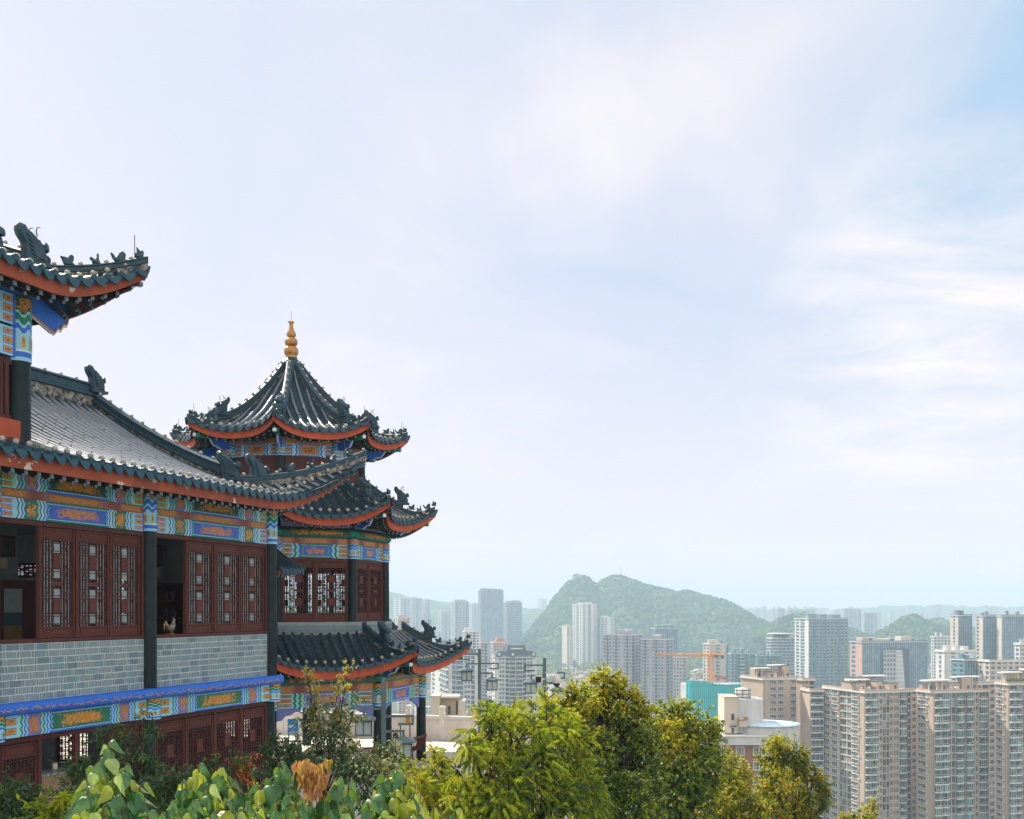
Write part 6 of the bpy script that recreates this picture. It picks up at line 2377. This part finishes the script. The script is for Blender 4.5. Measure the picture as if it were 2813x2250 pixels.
t, P, u, v, wR, wL, H, _ = B('grey balcony tower under a flat oval roof slab, left of the wide teal tower', 2107, 2122, 2184, 1754, 1000, 10, 'BB', 'BVBVB', 'lgrey', 'home', 'office', ph=False)
mb = MB()
c = u * wR * .5 + v * wL * .5 + V((0, 0, H))
mb.lathe([(wR * .3, 0), (wR * .3, 4.0), (.01, 4.0)], c, 16, 1)
mb.lathe([(.01, 5.0), (wR * .55, 5.0), (wR * .55, 4.1), (.01, 4.1)], c, 24, 0)
mb.build('roof_slab', [W_['white'], W_['slate']], t)
B('wide teal apartment tower with a sunlit white left edge, tallest on the right half', 2183, 2222, 2330, 1700, 900, 11, 'WVS', 'WVWWVWWWVWW', 'steel', 'teal', 'office', lwall='white')
# office with a great rectangular opening
t, P, u, v, wR, wL, H, _ = B('blue office block with a tall gate-like opening holding a pale leaning wing', 2335, 2368, 2548, 1764, 800, 13, 'WS', 'GGGGGG', 'blue', 'office', 'office', cat='office block', name='office_block', fh=3.6, lwall='pink')
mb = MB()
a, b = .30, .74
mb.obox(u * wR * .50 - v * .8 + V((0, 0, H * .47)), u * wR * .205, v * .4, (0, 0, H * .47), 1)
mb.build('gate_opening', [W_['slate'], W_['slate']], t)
mb = MB()
facade(mb, u * wR * .31 - v * 1.4, u, -v, wR * .19, H * .925, 'WWWW', 3.6)
mb.poly([u * wR * .50 - v * 1.6, u * wR * .695 - v * 1.6, u * wR * .595 - v * 1.6 + V((0, 0, H * .925)), u * wR * .50 - v * 1.6 + V((0, 0, H * .925))], 2)
for k in range(24):
    z = H * .925 * k / 24
    mb.poly([u * wR * .505 - v * 1.65 + V((0, 0, z)), u * wR * (.69 - .097 * k / 24) - v * 1.65 + V((0, 0, z)), u * wR * (.69 - .097 * k / 24) - v * 1.65 + V((0, 0, z + 1.6)), u * wR * .505 - v * 1.65 + V((0, 0, z + 1.6))], 0)
mb.build('leaning_wing', [W_['lgrey'], G_['office'], W_['white'], G_['office']], t)
mb = MB()
for f, w_, h_, m_ in ((.03, .1, 3.5, 1), (.2, .25, 2.5, 0), (.62, .16, 4.2, 0)):
    mb.obox(u * wR * (f + w_ / 2) + v * wL * .4 + V((0, 0, H + h_ / 2)), u * wR * w_ / 2, v * wL * .25, (0, 0, h_ / 2), m_)
mb.build('roof_block', [W_['cream'], W_['pink']], t)
TG = 'banded towers near the right edge'  # cream sides and blue-grey fronts hold sun and shade in their colours
B('slim blue-grey tower with a warm striped side, left of the banded pair', 2610, 2632, 2670, 1691, 850, 15, 'SWS', 'GVGV', 'slateblue', 'office', 'office', group=TG, lwall='cream')
B('blue-grey tower with a sunlit cream side, left one of the banded pair', 2680, 2700, 2739, 1692, 830, 14, 'WS', 'GVG', 'slateblue', 'office', 'office', group=TG, lwall='cream')
B('blue-grey tower with a thin sunlit cream side, cut off by the right edge', 2741, 2752, 2850, 1692, 818, 12, 'S', 'GVGVGVG', 'slateblue', 'office', 'office', group=TG, lwall='cream')
B('white office with a dark top band, before the slim blue-grey tower', 2570, 2596, 2676, 1790, 650, 12, 'SWS', 'SWWWS', 'white', 'office', 'office', cat='office block', name='office_block')
B('small teal glass block at the foot of the white office with the dark top band', 2614, 2650, 2688, 1813, 612, 15, 'WW', 'G', 'teal', 'teal', 'office', cat='office block', name='office_block')
B('long cream block with arched windows, at the foot of the banded towers', 2687, 2720, 2850, 1817, 600, 9, 'WW', 'WWWWWWWW', 'cream', 'home', 'dark', ph=False)
B('white low hall with a wide flat roof, left of the slim blue-grey tower', 2562, 2566, 2612, 1750, 1020, 6, 'W', 'WWWWW', 'white', 'home', 'dark', cat='hall', name='hall_building')
B('blue-white residential slab at the right edge in front of the banded towers', 2798, 2802, 2850, 1770, 700, 8, 'W', 'DDB', 'white', 'home', 'office')
MG = 'far blocks beyond the small hills'
B('hazy grey tower on the wooded rise, left of the low hazy slab', 2132, 2138, 2156, 1672, 2600, 12, 'W', 'WV', 'lav', group=MG, fh=3.5)
B('long low hazy slab on the wooded rise behind the wide teal tower', 2160, 2166, 2242, 1675, 2665, 12, 'W', 'WVWVW', 'lav', group=MG, fh=3.5)
t, P, u, v, wR, wL, H, _ = B('far block crowned by a white latticed dome', 2264, 2270, 2312, 1688, 2600, 8, 'W', 'WWWW', 'pink', group=MG, fh=3.5, ph=False)
mb = MB()
c = u * wR * .5 + v * wL * .5 + V((0, 0, H))
for k in range(12):
    a = pi * k / 12
    mb.tube([c + V((cos(a) * wR * .4 * cos(e), sin(a) * wR * .4 * cos(e), wR * .36 * sin(e))) for e in [pi * q / 10 for q in range(11)]], .7, 5)
for e in (.3, .7, 1.1):
    mb.lathe([(wR * .4 * cos(e), wR * .36 * sin(e)), (wR * .42 * cos(e), wR * .36 * sin(e) + .6), (wR * .4 * cos(e), wR * .36 * sin(e) + 1.2)], c, 20)
mb.build('dome', W_['white'], t)
B('far pair of grey-blue towers right of the white latticed dome', 2315, 2320, 2366, 1673, 2535, 10, 'W', 'WVWV', 'lav', 'office', group=MG, fh=3.5)
B('far pale slab under construction right of the grey-blue pair', 2368, 2374, 2412, 1684, 2275, 10, 'W', 'VVVW', 'lgrey', 'office', group=MG, fh=3.5)
# thin skyline in the haze
r = random.Random(77)
for k in range(46):
    px = 2050 + 770 * (k + r.uniform(0, .9)) / 46
    Y = r.uniform(2900, 4100)
    wpx = r.uniform(5, 13)
    yt = 1674 + r.uniform(-8, 12)
    P, u, v, wR, wL = footprint(px, px + wpx * .3, px + wpx, Y, rad(20))
    zt = (HY - yt) / F * Y
    mb = MB()
    H = zt - CITY
    facade(mb, V((0, 0, 0)), u, -v, wR, H, 'WVW', 4, 1)
    facade(mb, v * wL, -v, -u, wL, H, 'W', 4, 1)
    shell(mb, V((0, 0, 0)), u, v, wR, wL, H)
    mb.obox(u * wR * .5 + v * wL * .5 + V((0, 0, H + 3)), u * wR * .2, v * wL * .2, (0, 0, 3), 0)
    o = mb.build('distant_tower', [W_[r.choice(['lgrey', 'white', 'pink'])], G_['office'], W_['trim'], G_['office']], None, (P.x, P.y, CITY))
    tag(o, 'pale thin tower far off in the haze along the horizon, right of the hill', 'tower', 'thin towers in the haze along the horizon')
# low white houses in the valley before the hill
r = random.Random(78)
for k in range(150):
    px = r.uniform(1490, 1680) if k < 70 else r.uniform(1880, 1950) if k < 80 else r.uniform(1160, 1360) if k < 100 else r.uniform(1880, 2110) if k < 120 else r.uniform(2380, 2640)
    Y = r.uniform(820, 1500) if k < 100 else r.uniform(1050, 1650)
    P = at(px, 1674, Y)
    base = CITY
    h = r.uniform(14, 30)
    hwid, hd_ = r.uniform(5, 14), r.uniform(5, 9)
    an = r.uniform(-.3, .5)
    u, v = V((cos(an), sin(an), 0)), V((-sin(an), cos(an), 0))
    mb = MB()
    o0 = -u * hwid - v * hd_
    facade(mb, o0, u, -v, 2 * hwid, h, 'WWW' if hwid < 9 else 'WDWWD', 3.1, .3)
    facade(mb, o0 + v * 2 * hd_, -v, -u, 2 * hd_, h, 'SW', 3.1, .3)
    shell(mb, o0, u, v, 2 * hwid, 2 * hd_, h)
    mb.obox(u * r.uniform(-.4, .4) * hwid + V((0, 0, h + 1.3)), u * 2.2, v * 2, (0, 0, 1.3), 0)
    mb.obox(V((0, 0, h + .3)) - v * (hd_ - .2), u * hwid, v * .2, (0, 0, .35), 2)
    o = mb.build('low_house', [W_[r.choice(['white', 'white', 'white', 'cream', 'pink'])], G_['home'], W_['trim'], G_['dark']], None, (P.x, P.y, base))
    tag(o, 'small pale flat-roofed house among the crowded low houses between the city blocks', 'house', 'low pale houses in the valley')

# --- building wrapped in blue-green netting, and the tower crane
NM = pm('blue_green_netting', (.03, .48, .54), (.05, .56, .60), .5, .7, vec=(3, 3, .3))
t = thing('netted_building', 'unfinished building wrapped in bright blue-green netting under the orange crane', 'building site', at(1960, 1674, 525))
k_ = 525 / F
X = lambda px: (px - 1960) * k_
mb = MB()
zt = (HY - 1872) * k_
rows = []
xs_ = [1887, 1897, 1915, 1940, 1955, 1972, 1995, 2015, 2040, 2060]
yo = [3, 0, 0, .6, 2.4, 2.8, 2.4, 2.2, 2.0, 3.5]
zo = [.5, .6, 0.2, 0, -1.0, -1.6, -1.8, -1.6, -1.5, -1.5]
mb.grid([[V((X(px), y, zt + z)) for px, y, z in zip(xs_, yo, zo)], [V((X(px), y, zt - 60)) for px, y in zip(xs_, yo)]], 0, False)
for px in range(1889, 2058, 6):
    i = max(q for q in range(len(xs_)) if xs_[q] <= px)
    f = (px - xs_[i]) / (xs_[min(i + 1, 9)] - xs_[i] or 1)
    y = lerp(yo[i], yo[min(i + 1, 9)], f)
    mb.tube([(X(px), y - .12, zt - 60), (X(px), y - .12, zt + lerp(zo[i], zo[min(i + 1, 9)], f) + .7)], .09, 4, 1)
for z in range(0, 60, 6):
    mb.tube([(X(px), y - .1, zt - z - 2.2) for px, y in zip(xs_, yo)], .05, 4, 1)
mb.build('netting', [NM, wallm('netpole', (.02, .17, .2))], t)
mb = MB()
mb.box(X(1889), X(2058), 4, 22, zt - 60, zt - 2.2, 0)
for q in range(14):
    mb.box(X(1895 + q * 11), X(1896.5 + q * 11), 5, 5.3, zt - 2.2, zt - .4, 1)
mb.build('concrete_frame', [W_['lgrey'], W_['pink']], t)

OR = pm('crane_orange', (.62, .24, .035), (.54, .2, .03), .5, .6)
cr = thing('tower_crane', 'orange tower crane standing over the building in blue-green netting', 'tower crane', at(1953, 1674, 540))
k_ = 540 / F
zz = lambda py: (HY - py) * k_


def truss(mb, a, b, w, n, up=V((0, 0, 1)), taper=1.0, tri=False, th=.16):
    a, b = V(a), V(b)
    d = (b - a).normalized()
    s_ = d.cross(up).normalized() if abs(d.dot(up)) < .9 else V((1, 0, 0))
    q_ = d.cross(s_).normalized()
    off = [(-1, -1), (1, -1), (1, 1), (-1, 1)] if not tri else [(-1, -.6), (1, -.6), (0, .9)]
    P = lambda i, k: lerp(a, b, k / n) + (s_ * off[i][0] + q_ * off[i][1]) * (w / 2 * lerp(1, taper, k / n))
    m = len(off)
    for i in range(m):
        mb.tube([P(i, 0), P(i, n)], th, 4)
        for k in range(n):
            mb.tube([P(i, k), P((i + 1) % m, k + 1)], th * .6, 4, 0, True, False)
            mb.tube([P(i, k + 1), P((i + 1) % m, k + 1)], th * .5, 4, 0, True, False)


mb = MB()
truss(mb, (0, 0, zz(1880) - 45), (0, 0, zz(1806)), 2.3, 26)
mb.build('mast', OR, cr)
mb = MB()
truss(mb, ((1953 - 1953) * k_, 0, zz(1800)), (-144 * k_, 8, zz(1801)), 1.7, 26, V((0, 0, 1)), .55, True)
mb.build('jib', OR, cr)
mb = MB()
truss(mb, (0, 0, zz(1800)), (34 * k_, -2, zz(1801)), 1.7, 6, V((0, 0, 1)), 1, True)
mb.box(26 * k_, 33 * k_, -2.6, -.4, zz(1809), zz(1800), 1)
mb.build('counter_jib', [OR, W_['slate']], cr)
mb = MB()
mb.box(-1.4, 1.4, -1.4, 1.4, zz(1806), zz(1800), 0)
mb.box(1.5, 3.6, -1.6, .4, zz(1806), zz(1799), 1)
mb.tube([(0, 0, zz(1800)), (0, 0, zz(1789))], [.7, .25], 4, 0)
mb.tube([(0, 0, zz(1790)), (-90 * k_, 5, zz(1799))], .07, 4, 0)
mb.tube([(0, 0, zz(1790)), (30 * k_, -2, zz(1799))], .07, 4, 0)
mb.build('cab', [OR, W_['slate']], cr)
# red boom truss lying on the site
mb = MB()
truss(mb, at(1962, 1857, 535), at(1996, 1863, 533), 1.3, 8, V((0, 0, 1)), 1, False, .14)
o = mb.build('boom_truss', pm('red_boom', (.55, .12, .08), None, .5, .6))
tag(o, 'red lattice boom just above the blue-green netting, right of the crane mast', 'boom')

# ------------------------------------------------------------------ hills and far ridges
def hill(name, label, pts, Y, depth, seed, mat, res=150, rows=34, rough=6.0, group=None, side=1.0, base=CITY):
    """pts: skyline in pixels; the ridge stands at distance Y and the flanks run down towards and away from the viewer"""
    mb = MB()
    x0, x1 = pts[0][0], pts[-1][0]

    def sky_z(px):
        for (a, ya), (b, yb) in zip(pts, pts[1:]):
            if a <= px <= b:
                f = (px - a) / (b - a)
                f = f * f * (3 - 2 * f) * .5 + f * .5
                return (HY - lerp(ya, yb, f)) / F * Y
        return base
    g = []
    for j in range(rows):
        q = -1 + 2 * j / (rows - 1)                   # -1 near foot .. +1 far foot
        row = []
        for i in range(res + 1):
            px = lerp(x0, x1, i / res)
            X_, zt = (px - CX) / F * Y, sky_z(px)
            p = V((X_, Y + q * depth, 0))
            n1 = noise.fractal(p * .0045 + V((seed, 0, 0)), 1.0, 2.0, 4)
            n2 = noise.fractal(p * .03 + V((seed, 3, 0)), .8, 2.0, 4)
            sp = (1 - abs(q)) ** (.9 + .25 * n1)
            spur = 1 + .3 * noise.noise(V((X_ * .008, seed * 3.1, 0))) * (1 - abs(1 - 2 * abs(q)))
            h = (zt - base) * min(sp * spur, 1.0)
            row.append(V((X_ * (1 + .0 * q), Y + q * depth + n1 * 12, base - 4 + h + 4 * (1 - abs(q)) + n2 * rough * (1 - abs(q) ** 3) * (1 if abs(q) > .04 else .25))))
        g.append(row)
    mb.grid(g, 0)
    o = mb.build(name, mat)
    tag(o, label, None, group, 'structure')
    return g


def forest_mat(name, d, l, rock=None, s=1.0):
    m, t, b = new_mat(name)
    f1 = tex(t, .05 * s, 6, .7, .3)
    f2 = tex(t, .011 * s, 4, .6)
    c = mixc(t, ramp(t, f2, [(.4, (0, 0, 0)), (.62, (.75, .75, .75))]), ramp(t, f1, [(.34, d), (.66, l)]), tuple(min(1, x * 1.7) for x in l))
    if rock:
        k = ramp(t, tex(t, .018 * s, 5, .6, 0, 'Object', (1, 1, .25)), [(.69, (0, 0, 0)), (.72, (1, 1, 1))])
        c = mixc(t, k, c, rock)
    t.links.new(c, b.inputs['Base Color'])
    b.inputs['Roughness'].default_value = .95
    b.inputs['Specular IOR Level'].default_value = .1
    bumpy(t, b, f1, 1.0, 5.0)
    return m


FM = forest_mat('forest_canopy', (.006, .026, .011), (.05, .11, .03))
FR = forest_mat('forest_canopy_and_rock', (.006, .026, .011), (.05, .11, .03), (.4, .34, .27))
gh = hill('green_hill', 'steep green hill with two humps behind the city', [(1380, 1790), (1440, 1745), (1490, 1690), (1530, 1635), (1560, 1598), (1580, 1577), (1591, 1573), (1610, 1583), (1630, 1600), (1641, 1605), (1662, 1589), (1685, 1580), (1712, 1582), (1740, 1595), (1780, 1608), (1830, 1619), (1862, 1628), (1885, 1623), (1910, 1629), (1940, 1636), (1975, 1645), (2005, 1655), (2040, 1680), (2080, 1702), (2130, 1722), (2190, 1745), (2250, 1778)], 2250, 620, 1.3, FR, 230, 60, 5.0)
h2 = hill('wooded_rise', 'low wooded rise behind the wide teal tower', [(2080, 1745), (2120, 1715), (2170, 1692), (2210, 1682), (2245, 1688), (2290, 1705), (2340, 1725), (2420, 1760)], 1780, 260, 4.2, FM, 70, 26, 4)
h3 = hill('wooded_rise', 'rounded wooded hill behind the gate-like office', [(2380, 1760), (2430, 1730), (2470, 1705), (2490, 1692), (2505, 1690), (2530, 1702), (2560, 1715), (2600, 1735), (2680, 1770)], 1700, 260, 6.2, FM, 80, 26, 5)
h4 = hill('wooded_rise', 'smaller wooded hill left of the slim blue-grey tower', [(2500, 1740), (2540, 1706), (2565, 1694), (2588, 1692), (2605, 1702), (2640, 1716), (2720, 1740)], 2050, 240, 8.2, FM, 60, 22, 4)
hill('far_ridge', 'pale ridge behind the far towers on the left', [(500, 1640), (900, 1610), (1067, 1621), (1110, 1630), (1150, 1640), (1200, 1644), (1245, 1652), (1320, 1658), (1400, 1664), (1467, 1667), (1520, 1668), (1600, 1672), (1800, 1690)], 3600, 500, 2.2, FM, 120, 18, 5)
hill('far_ridge', 'faint blue ridges along the horizon on the right', [(-1200, 1664), (-200, 1660), (600, 1668), (1500, 1668), (1900, 1667), (2050, 1666), (2150, 1669), (2200, 1664), (2330, 1668), (2400, 1664), (2450, 1659), (2510, 1656), (2540, 1661), (2600, 1656), (2640, 1663), (2710, 1659), (2770, 1666), (2820, 1661), (3000, 1655), (3600, 1662), (4600, 1664)], 4600, 380, 3.2, FM, 360, 14, 12)
# tree crowns that roughen the hills
def canopy(name, label, g, n, seed, r0, r1):
    r = random.Random(seed)
    mb = MB()
    R, K = len(g), len(g[0])
    for k in range(n):
        a, b = r.uniform(0, R * .56), r.uniform(0, K - 1.001)
        i, j = min(int(a), R - 2), int(b)
        fa, fb = a - i, b - j
        p = lerp(lerp(g[i][j], g[i][j + 1], fb), lerp(g[i + 1][j], g[i + 1][j + 1], fb), fa)
        if noise.noise(p * .012) < -.22 and r.random() < .8:
            continue
        rr = r.uniform(r0, r1)
        n_ = 6
        rows = []
        for q, (zr, zz_) in enumerate(((.9, -.4), (1.0, .15), (.65, .65), (.15, .9))):
            rows.append([p + V((cos(2 * pi * e / n_ + k) * rr * zr * r.uniform(.75, 1.2), sin(2 * pi * e / n_ + k) * rr * zr * r.uniform(.75, 1.2), rr * zz_ * r.uniform(.8, 1.15))) for e in range(n_)])
        mb.grid(rows, r.choice([0, 0, 1, 1, 2]), True, True)
        mb.poly(rows[-1], 1)
    o = mb.build(name, [CM['d'], CM['m'], CM['l']])
    tag(o, label, None, None, 'stuff')


CM = {'d': pm('canopy_dark', (.010, .036, .016), (.018, .05, .02), .3, .9, spec=.1), 'm': pm('canopy_mid', (.026, .07, .022), (.04, .09, .026), .3, .9, spec=.1), 'l': pm('canopy_light', (.06, .12, .03), (.085, .14, .035), .3, .9, spec=.1)}
canopy('hill_forest', 'tree crowns covering the green hill', gh, 15000, 3, 3, 6.5)
for g_, n_, nm in ((h2, 1500, 'low wooded rise behind the wide teal tower'), (h3, 1500, 'rounded wooded hill'), (h4, 900, 'smaller wooded hill')):
    canopy('hill_forest', 'tree crowns covering the ' + nm, g_, n_ * 2, n_, 3, 6)
# radio masts on the hill
for lb, px, y0, y1 in (('thin steel radio mast on the right hump of the hill', 1706, 1586, 1556), ('small mast on the slope between the two humps of the hill', 1631, 1600, 1583)):
    P0, P1 = at(px, y0, 2250), at(px, y1, 2250)
    mb = MB()
    h = P1.z - P0.z
    truss(mb, (0, 0, 0), (0, 0, h), 1.4, 8, V((1, 0, 0)), .2, False, .12)
    o = mb.build('radio_mast', W_['dgrey'], None, P0)
    tag(o, lb, 'mast')


# woods between the buildings: countless crowns read as one mass
def woods(name, label, patches, seed):
    r = random.Random(seed)
    mb = MB()
    for px0, px1, Y0, Y1, n, hmax in patches:
        for k in range(n):
            Y = r.uniform(Y0, Y1)
            px = r.uniform(px0, px1)
            c = V(((px - CX) / F * Y, Y, 0))
            h = r.uniform(.6, 1) * hmax
            R = r.uniform(3, 6)
            c.z = CITY + h - R
            mb.tube([V((c.x, c.y, CITY - 1)), c], .3, 4, 4)
            for q in range(70):
                d = rvec(r).normalized()
                if d.z < -.5:
                    continue
                p = c + V((d.x * R, d.y * R, d.z * R * .85)) * r.uniform(.75, 1.08)
                leaf(mb, p - d * .8, (d + rvec(r) * .9), d + V((0, 0, .3)), 1.9, 1.9, r.choice([0, 0, 1, 1, 2, 3]), .2)
    o = mb.build(name, [LM['mid'], LM['dark'], LM['yel'], LM['blue'], M['bark']])
    tag(o, label, None, None, 'stuff')


woods('valley_woods', 'woods and street trees filling the gaps between the city blocks', [
    (1480, 1700, 1000, 1700, 190, 34), (1290, 1360, 560, 690, 26, 30), (1150, 1200, 420, 640, 24, 34), (1720, 1900, 560, 800, 110, 26), (1470, 1600, 760, 900, 30, 24),
    (2530, 2580, 660, 960, 50, 34), (2340, 2420, 950, 1500, 60, 40), (1860, 2110, 1150, 1700, 150, 40), (1190, 1330, 900, 1300, 60, 30), (2420, 2600, 1000, 1500, 60, 40), (1560, 1700, 480, 640, 60, 18)], 5)

# ------------------------------------------------------------------ air
mb = MB()
mb.box(-9800, 9800, -80, 5100, -125, 112)
m = bpy.data.materials.new('haze')
m.use_nodes = True
t = m.node_tree
t.nodes.clear()
pv = t.nodes.new('ShaderNodeVolumePrincipled')
pv.inputs['Color'].default_value = (.60, .81, .97, 1)
pv.inputs['Density'].default_value = .00032
pv.inputs['Anisotropy'].default_value = 0.0
ou = t.nodes.new('ShaderNodeOutputMaterial')
t.links.new(pv.outputs[0], ou.inputs['Volume'])
o = mb.build('haze', m)
tag(o, None, None, None, 'stuff')
